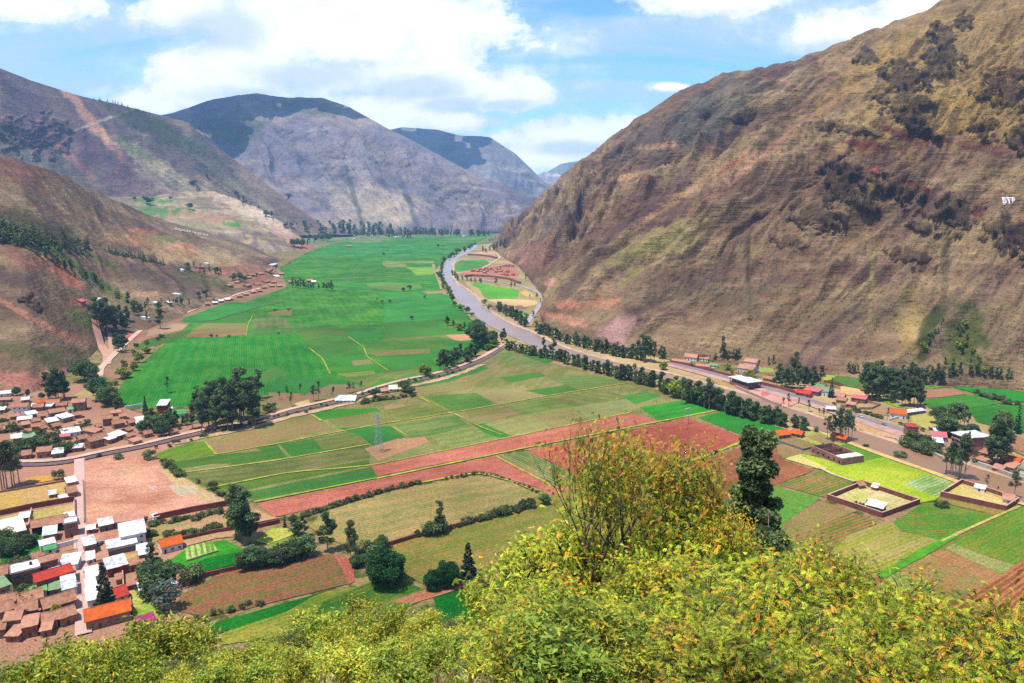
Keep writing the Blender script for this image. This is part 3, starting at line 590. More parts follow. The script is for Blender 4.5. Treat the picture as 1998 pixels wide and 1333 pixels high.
G1, G2 = C(66, 128, 42), C(104, 142, 58)              # crop green
O1, O2 = C(122, 132, 58), C(158, 140, 88)             # olive, thin crop on soil
T1, T2 = C(146, 132, 70), C(182, 138, 98)             # tan thin crop
D1, D2 = C(184, 98, 76), C(200, 116, 92)             # bare red soil
B1, B2 = C(150, 92, 66), C(172, 106, 80)              # brown soil
Y1, Y2 = C(170, 178, 32), C(196, 186, 70)             # yellow green grass
DG1, DG2 = C(14, 100, 22), C(26, 118, 30)             # dense dark green
ST1, ST2 = C(206, 176, 106), C(222, 190, 132)         # straw
PK1, PK2 = C(196, 140, 114), C(216, 166, 140)         # pink earth
BT1, BT2 = C(112, 160, 84), C(146, 178, 112)

# --- ground under the towns, banks and verges
gpoly('earth', '', [(-260, 900), (0, 778), (130, 755), (200, 740), (230, 790), (330, 830), (520, 822), (300, 885), (440, 968), (500, 1000), (360, 1070), (330, 1130), (350, 1200), (240, 1290), (-400, 1290)], PK1, C(176, 134, 100), 0.0, z=0.03)
gpoly('river_bank', '', [(1290, 700), (1460, 735), (1640, 760), (1998, 800), (2300, 900), (2350, 1150), (1998, 985), (1700, 880), (1520, 835), (1330, 775), (1200, 735), (1060, 690), (1030, 640), (1100, 640), (1200, 675)], C(206, 176, 128), C(180, 150, 96), 0.0, z=0.03)
gpoly('river_bank', '', [(975, 672), (860, 600), (845, 540), (865, 500), (910, 485), (945, 470), (985, 480), (1010, 520), (1060, 580), (1035, 640), (1200, 705), (1100, 715)], C(196, 160, 126), C(150, 150, 84), 0.0, z=0.03)
gpoly('earth', '', [(560, 470), (640, 452), (700, 448), (950, 449), (985, 470), (900, 485), (780, 470), (640, 480)], C(150, 150, 110), C(96, 124, 84), 0, z=0.03)
gpoly('earth', '', [(196, 730), (205, 660), (330, 610), (420, 570), (540, 530), (600, 490), (660, 480), (655, 530), (440, 610), (330, 650), (230, 740)], C(182, 132, 106), C(130, 120, 78), 0.0, z=0.03)

# --- emerald plain beyond the canal road
gpoly('field', '', [(222, 770), (262, 720), (350, 648), (385, 618), (480, 590), (560, 560), (545, 522), (600, 492), (640, 478), (700, 466), (965, 458), (930, 474), (895, 492), (862, 512), (848, 530), (868, 585), (905, 612), (975, 668), (860, 722), (800, 762), (690, 772), (560, 795), (520, 770), (370, 795), (330, 795), (245, 797)], EM1, EM2, 0.25, z=0.06)
V = lambda zo, pts, a, b, row=0.3, **k: gpoly('field', zo, pts, a, b, row, **k)
# far strips
V('w6', [(560, 350), (880, 370), (1400, 372), (1560, 340), (1620, 300), (1100, 260), (700, 290)], EM1, C(92, 166, 110), .1)
V('w6', [(760, 250), (1040, 235), (1180, 240), (1050, 262), (900, 270)], C(70, 140, 90), C(150, 150, 100), .1)
V('w6', [(1590, 280), (1700, 255), (1870, 225), (1700, 225), (1500, 245)], C(70, 150, 80), C(130, 160, 90), .1)
V('w6', [(1080, 425), (1250, 410), (1440, 412), (1440, 395), (1080, 400)], C(150, 160, 96), C(110, 150, 80), .1)
V('w6', [(1240, 440), (1440, 440), (1440, 495), (1320, 498)], C(128, 178, 76), C(150, 190, 90), .1)
V('w6', [(360, 450), (620, 405), (900, 425), (1080, 430), (1240, 440), (1320, 498), (820, 520), (420, 500)], EM1, EM2, .1)
V('w6', [(1080, 425), (1240, 420), (1250, 440), (1100, 440)], C(170, 160, 106), C(140, 160, 90), .1)
V('w6', [(760, 530), (1440, 508), (1500, 605), (1320, 622), (760, 622)], EM1, C(96, 160, 84), .1)
V('w6', [(960, 560), (1060, 545), (1340, 560), (1360, 590), (1180, 610), (1000, 590)], C(140, 164, 104), C(96, 160, 84), .1)
V('w6', [(1340, 612), (1500, 608), (1530, 625), (1400, 630)], C(196, 160, 116), C(160, 160, 96), .1)
V('z5', [(0, 440), (600, 470), (1400, 440), (400, 420), (430, 500), (560, 600), (300, 620), (0, 640)][:1] + [(600, 600), (520, 520), (420, 450), (0, 440)] if False else [(0, 440), (410, 450), (560, 600), (0, 635)], C(30, 150, 70), C(60, 164, 84), .4)
V('z5', [(0, 640), (280, 620), (430, 665), (570, 690), (540, 735), (0, 735)], C(96, 140, 56), C(60, 146, 60), .5)
V('z5', [(0, 735), (400, 710), (500, 760), (380, 790), (0, 800)], C(104, 136, 60), C(140, 130, 78), .5)
V('z5', [(400, 712), (555, 705), (585, 742), (470, 755)], C(204, 152, 110), C(190, 142, 104), .2)
V('z5', [(0, 790), (540, 755), (560, 800), (330, 850), (0, 880)], C(52, 142, 56), C(84, 146, 60), .5)
V('z5', [(0, 880), (310, 850), (300, 900), (230, 950), (0, 1000)], C(80, 132, 50), C(110, 136, 60), .5)
V('z5', [(0, 960), (220, 930), (230, 980), (60, 1020), (0, 1015)], C(120, 130, 70), C(90, 136, 50), .4)
V('z6', [(1160, 830), (1200, 800), (1480, 700), (1820, 700), (1560, 760), (1420, 800), (1380, 830)], C(26, 150, 70), C(56, 160, 86), .3)
V('z6', [(1380, 830), (1560, 765), (1620, 770), (1600, 830)], C(88, 140, 60), C(60, 150, 70), .3)
V('z6', [(1240, 880), (1330, 835), (1600, 835), (1610, 880), (1440, 900)], C(150, 126, 76), C(120, 134, 64), .4)
V('z6', [(1200, 925), (1250, 885), (1610, 885), (1600, 910), (1370, 930)], C(136, 120, 70), C(160, 120, 78), .4)
V('z6', [(1640, 870), (1650, 790), (1850, 800), (1900, 870)], C(96, 130, 66), C(130, 128, 76), .4)
V('z6', [(1610, 920), (1640, 870), (1900, 872), (1998, 870), (1998, 910)], C(66, 140, 54), C(110, 140, 66), .4)
V('z6', [(1740, 765), (1900, 745), (1890, 785), (1760, 785)], C(186, 138, 106), C(120, 140, 70), .2)
V('z6', [(1930, 910), (1998, 905), (2200, 950), (2180, 1060), (2020, 1030)], C(110, 132, 66), C(140, 130, 78), .4)
V('z6', [(870, 1000), (950, 940), (1220, 880), (1240, 885), (1130, 950), (900, 1010)], C(70, 130, 60), C(110, 124, 66), .3)
V('z6', [(770, 910), (850, 893), (940, 898), (835, 975)], C(190, 100, 92), C(200, 116, 100), .3)
V('z6', [(1090, 860), (1120, 835), (1220, 850), (1180, 880), (1000, 918), (940, 925), (970, 880)], C(196, 150, 124), C(170, 140, 104), .1)
V('z6', [(450, 1320), (560, 1260), (580, 1240), (700, 1245), (710, 1330)], C(176, 160, 96), C(200, 160, 120), .1)
# the great emerald field
V('', [(225, 778), (280, 718), (352, 660), (598, 652), (650, 735), (560, 765), (380, 790), (247, 795)], C(34, 128, 28), C(82, 154, 54), .6, rdir=[(420, 790), (440, 655)])
V('', [(490, 735), (540, 715), (560, 730), (520, 748)], C(110, 150, 80), C(80, 150, 70), .4)
V('', [(100, 800)] and [(600, 652), (655, 640), (735, 640), (700, 660), (640, 700), (625, 700)], C(50, 140, 60), C(84, 146, 64), .4)
V('z8', [(290, 80), (470, 60), (600, 75), (690, 165), (400, 200), (330, 130)], C(60, 138, 56), C(96, 138, 60), .5)
V('z8', [(260, 0), (560, 0), (600, 60), (480, 55), (300, 70)], C(84, 134, 56), C(110, 130, 62), .5)
V('z8', [(620, 30), (800, 25), (830, 55), (660, 80)], C(26, 148, 68), C(50, 150, 70), .4)
V('z8', [(700, 100), (1200, 60), (1350, 90), (1140, 130), (760, 140)], C(70, 140, 56), C(110, 134, 62), .5)
V('z8', [(700, 150), (1130, 135), (1130, 165), (780, 185)], C(150, 128, 76), C(110, 134, 60), .5)
V('z8', [(790, 190), (1160, 170), (1150, 230), (880, 270)], C(40, 150, 60), C(76, 148, 66), .5)
V('z8', [(430, 200), (690, 170), (760, 210), (620, 245), (460, 230)], C(80, 146, 46), C(66, 140, 56), .5)
V('z8', [(620, 215), (740, 205), (760, 235), (630, 248)], C(150, 126, 84), C(130, 126, 76), .4)
V('z8', [(470, 260), (780, 230), (860, 275), (560, 320)], C(60, 146, 44), C(90, 150, 48), .5)
V('z8', [(520, 300), (760, 280), (780, 300), (600, 325)], C(150, 150, 72), C(110, 146, 56), .5)
V('z8', [(560, 335), (880, 285), (1000, 300), (960, 320), (720, 385), (640, 350)], C(104, 134, 56), C(130, 134, 70), .4)
V('z8', [(720, 390), (800, 340), (930, 330), (840, 370), (740, 392)], C(64, 146, 44), C(100, 150, 60), .3)
V('z8', [(60, 410), (130, 340), (330, 320), (560, 330), (600, 370), (330, 400)], C(28, 140, 66), C(50, 148, 72), .6)
V('z8', [(230, 410), (330, 375), (440, 385), (460, 410), (300, 430)], C(60, 150, 50), C(80, 150, 60), .3)
V('z8', [(60, 600), (80, 420), (330, 430), (480, 370), (620, 370), (740, 385), (500, 460), (240, 540)], C(164, 122, 90), C(140, 130, 80), .1)
V('z8', [(250, 490), (340, 465), (350, 490), (260, 515)], ST1, ST2, .1)

# --- the patchwork between the canal road and the river
gpoly('field', '', [(300, 888), (372, 856), (478, 830), (560, 808), (620, 792), (700, 780), (742, 775), (812, 775), (850, 750), (905, 718), (980, 682), (1100, 715), (1240, 748), (1330, 778), (1440, 803), (1530, 842), (1240, 815), (722, 910), (735, 935), (500, 978), (440, 970), (395, 955), (345, 925)], O1, O2, .4, z=0.06)
V('', [(441, 969), (722, 912), (738, 932), (499, 976)], C(64, 134, 64), C(96, 138, 72), .8)
V('', [(402, 954), (560, 925), (720, 897), (722, 908), (560, 940), (440, 966)], C(84, 130, 46), C(112, 134, 60), .8)
V('', [(347, 925), (536, 901), (720, 869), (722, 895), (560, 922), (400, 952)], C(98, 122, 56), C(134, 124, 74), .8)
V('', [(332, 903), (421, 889), (540, 868), (560, 893), (346, 923)], C(62, 128, 44), C(104, 130, 60), .6)
V('', [(352, 915), (420, 905), (452, 906), (400, 922), (370, 922)], C(158, 140, 100), C(130, 134, 70), .4)
V('', [(303, 888), (370, 864), (400, 862), (421, 887), (330, 901)], C(116, 140, 34), C(96, 136, 44), .5)
V('', [(402, 861), (440, 853), (510, 880), (424, 888)], C(140, 130, 74), C(150, 122, 84), .4)
V('', [(425, 856), (495, 838), (525, 866), (442, 882)], C(166, 122, 84), C(140, 128, 70), .5)
V('', [(498, 838), (615, 812), (650, 836), (530, 864)], C(164, 126, 84), C(136, 132, 70), .6)
V('', [(612, 812), (615, 800), (735, 797), (742, 803), (630, 820)], C(66, 146, 34), C(84, 146, 44), .4)
V('', [(640, 820), (742, 804), (830, 800), (836, 812), (690, 836), (660, 834)], C(142, 126, 70), C(120, 130, 62), .6)
V('', [(545, 868), (712, 838), (750, 834), (790, 855), (735, 862), (570, 892)], C(60, 134, 52), C(84, 136, 58), .6)
V('', [(612, 858), (700, 843), (720, 843), (732, 864), (630, 878)], C(136, 126, 66), C(104, 130, 56), .5)
V('', [(660, 836), (762, 832), (790, 854), (730, 872), (700, 850)], C(52, 136, 60), C(70, 140, 60), .6)
V('', [(712, 876), (775, 857), (828, 853), (836, 862), (780, 884), (738, 900)], C(196, 140, 104), C(170, 138, 88), .4)
V('', [(738, 900), (780, 884), (836, 862), (858, 875), (800, 894), (745, 905)], C(132, 136, 74), C(150, 140, 84), .4)
V('', [(770, 828), (890, 810), (920, 835), (840, 850), (800, 856)], C(96, 138, 60), C(130, 140, 76), .5)
V('', [(840, 850), (925, 832), (945, 845), (990, 858), (865, 874)], C(150, 146, 84), C(110, 142, 64), .6)
V('', [(925, 830), (948, 826), (1000, 850), (985, 858), (945, 846)], C(64, 144, 48), C(90, 144, 56), .4)
V('', [(895, 812), (1000, 795), (1030, 803), (935, 828)], C(168, 134, 92), C(140, 138, 76), .6)
V('', [(945, 828), (1030, 808), (1080, 838), (1000, 852)], C(164, 152, 92), C(140, 140, 76), .7)
V('', [(1035, 806), (1110, 794), (1150, 822), (1085, 838)], C(136, 134, 70), C(160, 138, 84), .6)
V('', [(1035, 802), (980, 792), (1100, 772), (1180, 760), (1230, 778), (1110, 796)], C(116, 134, 64), C(144, 136, 76), .6)
V('', [(1115, 795), (1230, 778), (1290, 775), (1240, 802), (1150, 820)], C(134, 146, 80), C(160, 146, 90), .5)
V('z5', [(1540, 1110), (1700, 1080), (1800, 1110), (1630, 1165)], C(70, 156, 56), C(104, 156, 70), .5)
V('z5', [(760, 1180), (1060, 1130), (1240, 1180), (940, 1240)], C(116, 146, 62), C(140, 146, 76), .6)
V('z5', [(510, 1200), (740, 1180), (830, 1210), (560, 1250)], C(152, 126, 70), C(120, 134, 60), .6)
V('z5', [(250, 1110), (600, 1090), (720, 1170), (450, 1215)], C(84, 146, 62), C(120, 146, 76), .6)
V('z5', [(600, 1090), (900, 1050), (1050, 1110), (740, 1165)], C(166, 140, 90), C(146, 146, 84), .6)
V('z5', [(910, 1075), (1200, 1035), (1290, 1065), (1070, 1110)], C(80, 138, 66), C(110, 140, 74), .6)
V('z5', [(740, 990), (1010, 955), (1050, 980), (820, 1020)], C(82, 146, 56), C(96, 146, 60), .6)
V('z5', [(1060, 990), (1380, 975), (1560, 1020), (1260, 1070)], C(130, 142, 76), C(110, 142, 70), .6)
V('z5', [(1350, 940), (1500, 960), (1750, 1060), (1690, 1080), (1560, 1015)], C(150, 122, 80), C(130, 134, 70), .6)
V('z5', [(820, 850), (1000, 830), (1110, 880), (1040, 900)], C(76, 146, 62), C(100, 146, 70), .5)
V('z5', [(640, 850), (770, 790), (850, 830), (1060, 905), (900, 930)], C(122, 150, 84), C(146, 146, 90), .5)
V('z5', [(190, 1050), (330, 990), (520, 930), (640, 900), (680, 930), (400, 1020)], C(56, 152, 70), C(84, 152, 76), .5)
V('z5', [(420, 1020), (540, 1005), (550, 1020), (430, 1040)], C(210, 148, 120), C(170, 146, 96), .3)
V('z5', [(205, 1055), (430, 1020), (640, 1000), (540, 1060), (240, 1105)], C(160, 136, 84), C(130, 140, 70), .6)
V('z5', [(0, 1170), (120, 1150), (140, 1185), (0, 1200)], C(196, 150, 106), C(150, 140, 80), .3)
V('z5', [(0, 1205), (160, 1175), (330, 1165), (430, 1215), (100, 1265), (0, 1275)], C(110, 136, 56), C(140, 130, 66), .6)

# --- bare red strips and their neighbours
V('', [(722, 909), (1232, 806), (1287, 822), (738, 930)], C(188, 104, 80), C(206, 126, 100), .35)
V('', [(500, 984), (735, 937), (968, 890), (1005, 905), (1112, 954), (1072, 968), (1058, 955), (1000, 938), (965, 924), (930, 920), (760, 957), (640, 987), (535, 1010)], C(182, 98, 76), C(200, 120, 96), .35)
V('', [(971, 889), (1028, 881), (1120, 926), (1090, 952)], C(112, 138, 76), C(150, 144, 92), .8, rdir=[(971, 889), (1090, 952)])
V('', [(1030, 880), (1300, 825), (1340, 815), (1458, 856), (1400, 878), (1348, 893), (1240, 930), (1118, 925)], C(174, 86, 64), C(194, 104, 80), .3)
V('z4', [(-150, 500), (100, 462), (292, 515), (0, 580), (-40, 578)], C(40, 136, 34), C(70, 150, 44), .7)
V('z4', [(175, 560), (330, 520), (660, 622), (560, 662), (450, 668)], C(40, 138, 40), C(70, 150, 48), .7)
V('z4', [(140, 812), (430, 726), (560, 690), (590, 700), (640, 790), (825, 855), (622, 930), (400, 990), (230, 1062), (150, 1080)], C(142, 86, 56), C(162, 100, 66), .35)
V('z4', [(590, 700), (700, 735), (760, 760), (650, 790)], C(136, 120, 66), C(156, 120, 84), .5)
V('z4', [(770, 665), (860, 650), (950, 700), (900, 715)], C(170, 128, 96), C(150, 140, 70), .4)
V('z4', [(600, 690), (700, 665), (860, 715), (770, 740)], C(140, 128, 66), C(150, 120, 84), .5)
V('z4', [(560, 672), (620, 650), (880, 640), (960, 690), (1030, 700), (920, 730), (860, 718), (690, 668)], C(160, 170, 60), C(180, 170, 90), .1, z=0.08)
V('z4', [(660, 790), (740, 760), (800, 770), (980, 820), (1070, 800), (1060, 770), (920, 720), (1030, 700), (1250, 775), (1480, 870), (1630, 925), (1500, 1020), (1400, 1040), (1240, 960), (1050, 915), (900, 860)], C(140, 176, 30), C(180, 186, 50), .1, z=0.08)
V('z4', [(665, 788), (740, 768), (900, 840), (880, 855)], C(216, 196, 120), C(200, 190, 96), .1)
V('z4', [(920, 725), (1030, 703), (1220, 778), (1080, 808), (1065, 775)], C(94, 140, 36), C(110, 150, 40), .6)
V('z4', [(1320, 930), (1450, 880), (1630, 930), (1540, 995), (1500, 1000)], C(134, 172, 96), C(170, 186, 126), .5)
V('z4', [(620, 935), (860, 855), (1060, 915), (905, 1010), (850, 1000)], C(104, 134, 46), C(160, 120, 70), .6, rdir=[(860, 855), (620, 935)])
V('z4', [(610, 950), (850, 1000), (840, 1030), (700, 1120), (560, 1250), (560, 1000)], C(124, 164, 66), C(96, 160, 50), .5)
V('z4', [(700, 1120), (850, 1025), (1060, 1085), (800, 1190), (640, 1250)], C(160, 124, 80), C(140, 134, 66), .6)
V('y8', [(0, 560), (300, 460), (500, 510), (500, 545), (0, 740)], C(112, 128, 42), C(160, 116, 66), .8)
V('y8', [(100, 800), (260, 640), (520, 550), (640, 530), (720, 620), (1050, 680), (1090, 690), (500, 1000), (400, 950), (110, 820)], C(146, 150, 44), C(170, 150, 84), 1.0, rdir=[(450, 960), (1090, 690)])
V('y8', [(640, 530), (900, 370), (1000, 360), (1560, 480), (1100, 690), (1040, 690), (720, 610)], C(84, 138, 34), C(126, 134, 50), .8, rdir=[(640, 530), (1560, 480)])
V('y8', [(1000, 350), (1060, 325), (1400, 395), (1640, 435), (1560, 475)], C(166, 124, 72), C(140, 134, 56), .5)
V('y8', [(1180, 690), (1760, 400), (2100, 500), (2100, 700), (1700, 900), (1480, 830), (1180, 725)], C(96, 142, 34), C(130, 140, 40), .7)
V('y8', [(1090, 760), (1170, 720), (1480, 840), (1700, 905), (1580, 985), (1300, 860)], C(136, 152, 74), C(160, 150, 88), .7)
V('y8', [(980, 810), (1060, 770), (1300, 860), (1580, 990), (1480, 1060), (1250, 940)], C(180, 124, 78), C(160, 120, 72), .6)
V('y8', [(700, 940), (960, 810), (1250, 940), (1480, 1060), (1330, 1140), (1100, 1110), (880, 1060)], C(142, 132, 72), C(166, 116, 66), .7)
V('y8', [(560, 1030), (690, 960), (880, 1060), (1010, 1120), (900, 1200), (700, 1150)], C(140, 166, 96), C(150, 140, 80), .6)
V('y8', [(1330, 1150), (1760, 860), (2100, 760), (2100, 1500), (1500, 1500), (1100, 1250)], C(150, 88, 50), C(178, 120, 72), 1.2, rdir=[(1330, 1150), (1760, 860)])
V('y8', [(500, 1010), (560, 1030), (900, 1200), (1100, 1250), (1400, 1500), (300, 1500), (300, 1100)], C(160, 92, 62), C(150, 110, 60), .5)
V('y8', [(1780, 700), (2300, 560), (2500, 900), (2100, 1000), (1790, 850)], C(110, 140, 40), C(140, 130, 50), .7)
# yards inside the walled plots
V('y8', [(95, 335), (400, 200), (870, 360), (540, 485)], C(222, 196, 140), C(170, 180, 60), .1, z=0.2)
V('y8', [(1070, 300), (1240, 200), (1720, 360), (1620, 425)], C(214, 196, 100), C(226, 190, 130), .1, z=0.2)

V('', [(1290, 1010), (1380, 990), (1517, 945), (1600, 1000), (1700, 1030), (1998, 990), (2100, 1400), (1300, 1400)], C(120, 124, 52), C(156, 120, 66), .5, z=0.02)
V('', [(1040, 960), (1090, 955), (1120, 927), (1240, 932), (1350, 900), (1385, 990), (1290, 1030), (1200, 1120), (1060, 1110)], C(116, 128, 50), C(150, 128, 66), .5, z=0.02)
# --- near-left plots
V('', [(630, 1000), (760, 960), (930, 928), (1000, 942), (1052, 968), (1000, 990), (870, 1030), (752, 1062), (690, 1075), (640, 1050), (604, 1030)], C(140, 140, 72), C(182, 148, 92), .9, rdir=[(640, 1050), (1040, 965)])
V('', [(752, 1066), (870, 1034), (1060, 985), (1100, 1000), (1090, 1080), (1040, 1105), (930, 1130), (840, 1150), (790, 1120)], C(120, 132, 46), C(156, 130, 66), .5)
V('', [(360, 1158), (430, 1120), (560, 1090), (650, 1082), (692, 1110), (690, 1138), (600, 1160), (480, 1190), (400, 1205), (352, 1195), (345, 1175)], C(160, 100, 72), C(120, 112, 54), .9, rdir=[(360, 1158), (650, 1082)])
V('', [(680, 1090), (690, 1110), (692, 1136), (680, 1142), (668, 1110), (650, 1084)], C(200, 116, 88), C(186, 104, 78), .5)
V('', [(322, 1120), (400, 1090), (480, 1072), (480, 1098), (420, 1112), (330, 1128)], DG1, DG2, .3)
V('', [(360, 1075), (395, 1060), (440, 1055), (480, 1075), (400, 1092), (330, 1120), (322, 1100)], C(60, 150, 30), C(50, 130, 40), .3)
V('z3', [(195, 630), (380, 590), (420, 660), (210, 710)], C(116, 160, 60), C(176, 190, 106), 1.6, rdir=[(195, 630), (210, 710)])
V('', [(440, 1225), (545, 1190), (640, 1155), (740, 1140), (800, 1155), (640, 1230), (430, 1260)], C(116, 138, 34), C(166, 156, 60), .3)
V('', [(390, 1225), (520, 1188), (620, 1160), (560, 1195), (420, 1240)], C(20, 112, 24), C(40, 124, 30), .3)
V('', [(630, 1175), (740, 1130), (800, 1140), (850, 1160), (700, 1230), (600, 1230)], C(56, 112, 30), C(120, 140, 44), .3)
V('', [(845, 1168), (900, 1152), (1040, 1118), (1120, 1090), (1130, 1160), (960, 1230), (860, 1215)], C(8, 100, 24), C(14, 112, 28), .4)
V('', [(760, 1175), (860, 1142), (960, 1122), (1110, 1080), (1120, 1092), (1040, 1116), (900, 1150), (800, 1180)], C(190, 124, 90), C(176, 114, 82), .3)
V('z3', [(665, 590), (760, 510), (860, 500), (920, 545), (740, 610)], C(206, 190, 100), C(160, 176, 50), .1)
V('z3', [(740, 612), (920, 548), (1020, 590), (900, 650), (760, 640)], C(120, 156, 50), C(150, 170, 70), .2)
V('z3', [(640, 430), (660, 380), (800, 440), (820, 465), (660, 500)], C(206, 150, 116), C(190, 160, 100), .1)
V('', [(292, 1030), (440, 1000), (470, 1020), (460, 1048), (420, 1052), (320, 1078), (290, 1065)], C(190, 146, 106), C(150, 140, 80), .2)
V('', [(250, 1150), (300, 1160), (322, 1200), (300, 1235), (262, 1225)], C(210, 190, 106), C(130, 170, 40), .1)
V('', [(0, 1060), (80, 1045), (80, 1100), (60, 1130), (0, 1140)], C(24, 120, 34), C(60, 146, 40), .1)
V('', [(0, 1140), (22, 1136), (22, 1155), (0, 1158)], C(24, 130, 34), C(50, 146, 40), .1)
V('', [(25, 1152), (60, 1145), (75, 1170), (30, 1172)], C(40, 110, 34), C(70, 130, 40), .1)
V('z1', [(0, 1200), (0, 1040), (240, 1010), (440, 970), (520, 960), (590, 1100), (240, 1170)], C(216, 176, 84), C(206, 164, 110), .1)
V('z1', [(0, 1240), (240, 1190), (580, 1130), (590, 1230), (240, 1310), (0, 1330)], C(206, 180, 96), C(222, 184, 140), .1)
V('z1', [(200, 980), (200, 930), (400, 910), (440, 950)], C(216, 168, 70), C(206, 150, 90), .1)
V('z1', [(640, 800), (1080, 760), (1200, 800), (1350, 900), (1800, 1130), (1250, 1240), (870, 1290), (665, 1320), (655, 950)], C(196, 130, 100), C(220, 164, 132), .15)
V('z1', [(860, 890), (1000, 850), (1120, 850), (1000, 910), (880, 930)], C(196, 160, 110), C(210, 150, 120), .1)
V('z1', [(1220, 850), (1300, 860), (1480, 960), (1790, 1130), (1600, 1130), (1400, 1010)], C(206, 172, 116), C(190, 160, 120), .1)
V('z1', [(1300, 990), (1500, 990), (1560, 1040), (1400, 1080)], C(206, 190, 160), C(190, 170, 130), .1)
V('z1', [(1160, 1010), (1220, 990), (1210, 1030)], C(220, 196, 180), C(200, 170, 150), .1)
V('z2', [(640, 400), (780, 400), (760, 460), (640, 480)], C(226, 180, 150), C(200, 160, 130), .1)
V('z2', [(700, 420), (1050, 370), (1060, 420), (960, 480), (700, 470)], C(206, 176, 100), C(190, 150, 96), .1)
V('z2', [(640, 240), (900, 220), (890, 320), (790, 390), (720, 400), (700, 290)], C(190, 128, 104), C(206, 160, 120), .1)

# --- land on the far bank
V('x6', [(215, 330), (330, 255), (640, 245), (710, 290), (560, 360), (330, 400), (245, 400)], C(74, 160, 84), C(110, 170, 96), .2)
V('x6', [(410, 190), (620, 130), (800, 120), (770, 160), (810, 230), (560, 205)], C(226, 176, 140), C(206, 160, 124), .1)
V('x6', [(370, 520), (560, 560), (600, 700), (470, 610), (420, 600)], C(190, 176, 100), C(206, 176, 130), .1)
V('x6', [(430, 560), (560, 545), (760, 590), (1080, 640), (1070, 700), (1060, 750), (680, 755), (600, 690), (560, 620)], C(96, 180, 46), C(120, 190, 60), .4)
V('x6', [(430, 600), (540, 610), (600, 700), (660, 780), (700, 850), (620, 800), (520, 700)], C(216, 176, 130), C(196, 170, 110), .1)
V('x6', [(670, 770), (900, 755), (1300, 780), (1320, 830), (1180, 860), (950, 840), (780, 820)], C(214, 186, 120), C(226, 180, 140), .1)
V('x6', [(720, 860), (800, 830), (980, 840), (1020, 880), (900, 900), (740, 900)], C(166, 116, 100), C(150, 110, 96), .2)
V('x6', [(1030, 850), (1100, 840), (1190, 870), (1150, 890), (1050, 890)], C(160, 112, 98), C(150, 110, 96), .2)
V('x6', [(930, 910), (1060, 900), (1170, 960), (1160, 1010), (1120, 1020), (960, 960)], C(100, 186, 50), C(120, 190, 60), .3)
V('x6', [(1090, 680), (1160, 640), (1240, 680), (1290, 730), (1180, 730)], C(216, 190, 96), C(206, 176, 110), .1)
V('x6', [(300, 430), (420, 390), (600, 350), (830, 330), (1000, 320), (1060, 360), (1080, 440), (1040, 490), (700, 500), (360, 450)], C(196, 128, 104), C(180, 130, 104), .1)
V('w5', [(820, 70), (1140, 80), (1000, 110), (900, 110)], C(100, 150, 50), C(120, 160, 60), .3)
V('w5', [(880, 210), (900, 115), (1200, 105), (1360, 165), (1100, 200)], C(176, 120, 92), C(160, 120, 88), .3)
V('w5', [(870, 230), (1100, 205), (1370, 170), (1500, 190), (1760, 260), (1500, 310), (1180, 340), (960, 320)], C(56, 140, 50), C(84, 150, 56), .5)
V('w5', [(1140, 60), (1998, 85), (2300, 120), (2300, 280), (1998, 250), (1760, 240), (1500, 170)], C(34, 132, 36), C(70, 150, 54), .5)
V('w5', [(1380, 330), (1560, 300), (1790, 270), (2000, 280), (2300, 320), (2300, 700), (1998, 590), (1600, 500), (1480, 470)], C(34, 134, 42), C(70, 148, 54), .6)
V('w5', [(770, 400), (920, 370), (1060, 400), (1080, 490), (960, 560), (780, 480)], C(216, 196, 120), C(196, 184, 90), .1)
V('w5', [(360, 215), (480, 205), (740, 320), (620, 310)], C(160, 186, 50), C(140, 176, 40), .1)
V('w5', [(330, 300), (480, 280), (620, 330), (700, 345), (520, 400), (360, 380)], C(190, 156, 110), C(176, 136, 104), .2)
V('w5', [(0, 80), (200, 110), (430, 190), (250, 205), (0, 160)], C(226, 184, 130), C(206, 170, 110), .1)
V('w5', [(1470, 520), (1640, 560), (1650, 690), (1500, 640)], C(222, 186, 130), C(206, 170, 110), .1)
V('w5', [(1800, 590), (2000, 650), (2100, 830), (1800, 740)], C(196, 136, 106), C(186, 140, 104), .2)
V('w5', [(1780, 760), (1998, 840), (2100, 900), (1900, 850)], C(214, 180, 110), C(190, 160, 96), .1)
V('w5', [(1500, 680), (1700, 700), (1760, 770), (1600, 770)], C(206, 170, 96), C(190, 150, 90), .1)
V('z4', [(880, 320), (960, 320), (1080, 335), (1090, 370), (1050, 395), (920, 350)], C(90, 136, 76), C(110, 140, 80), .2)
V('z4', [(870, 325), (960, 318), (920, 350), (880, 355)], C(180, 180, 70), C(160, 170, 60), .1)
V('z4', [(480, 270), (590, 270), (600, 310), (500, 310)], C(150, 170, 70), C(170, 170, 96), .1)
V('z4', [(190, 310), (260, 330), (400, 400), (520, 440), (520, 480), (360, 420)], C(204, 168, 100), C(190, 160, 96), .1)
V('z4', [(1050, 580), (1180, 600), (1330, 620), (1300, 680), (1180, 660), (1060, 620)], C(206, 160, 100), C(222, 170, 140), .1)
V('w4', [(760, 440), (1040, 470), (1220, 480), (1500, 560), (1330, 640), (1000, 540)], C(214, 144, 124), C(226, 170, 150), .1)
V('w4', [(1020, 480), (1200, 480), (1040, 530)], C(216, 110, 100), C(206, 120, 104), .1)

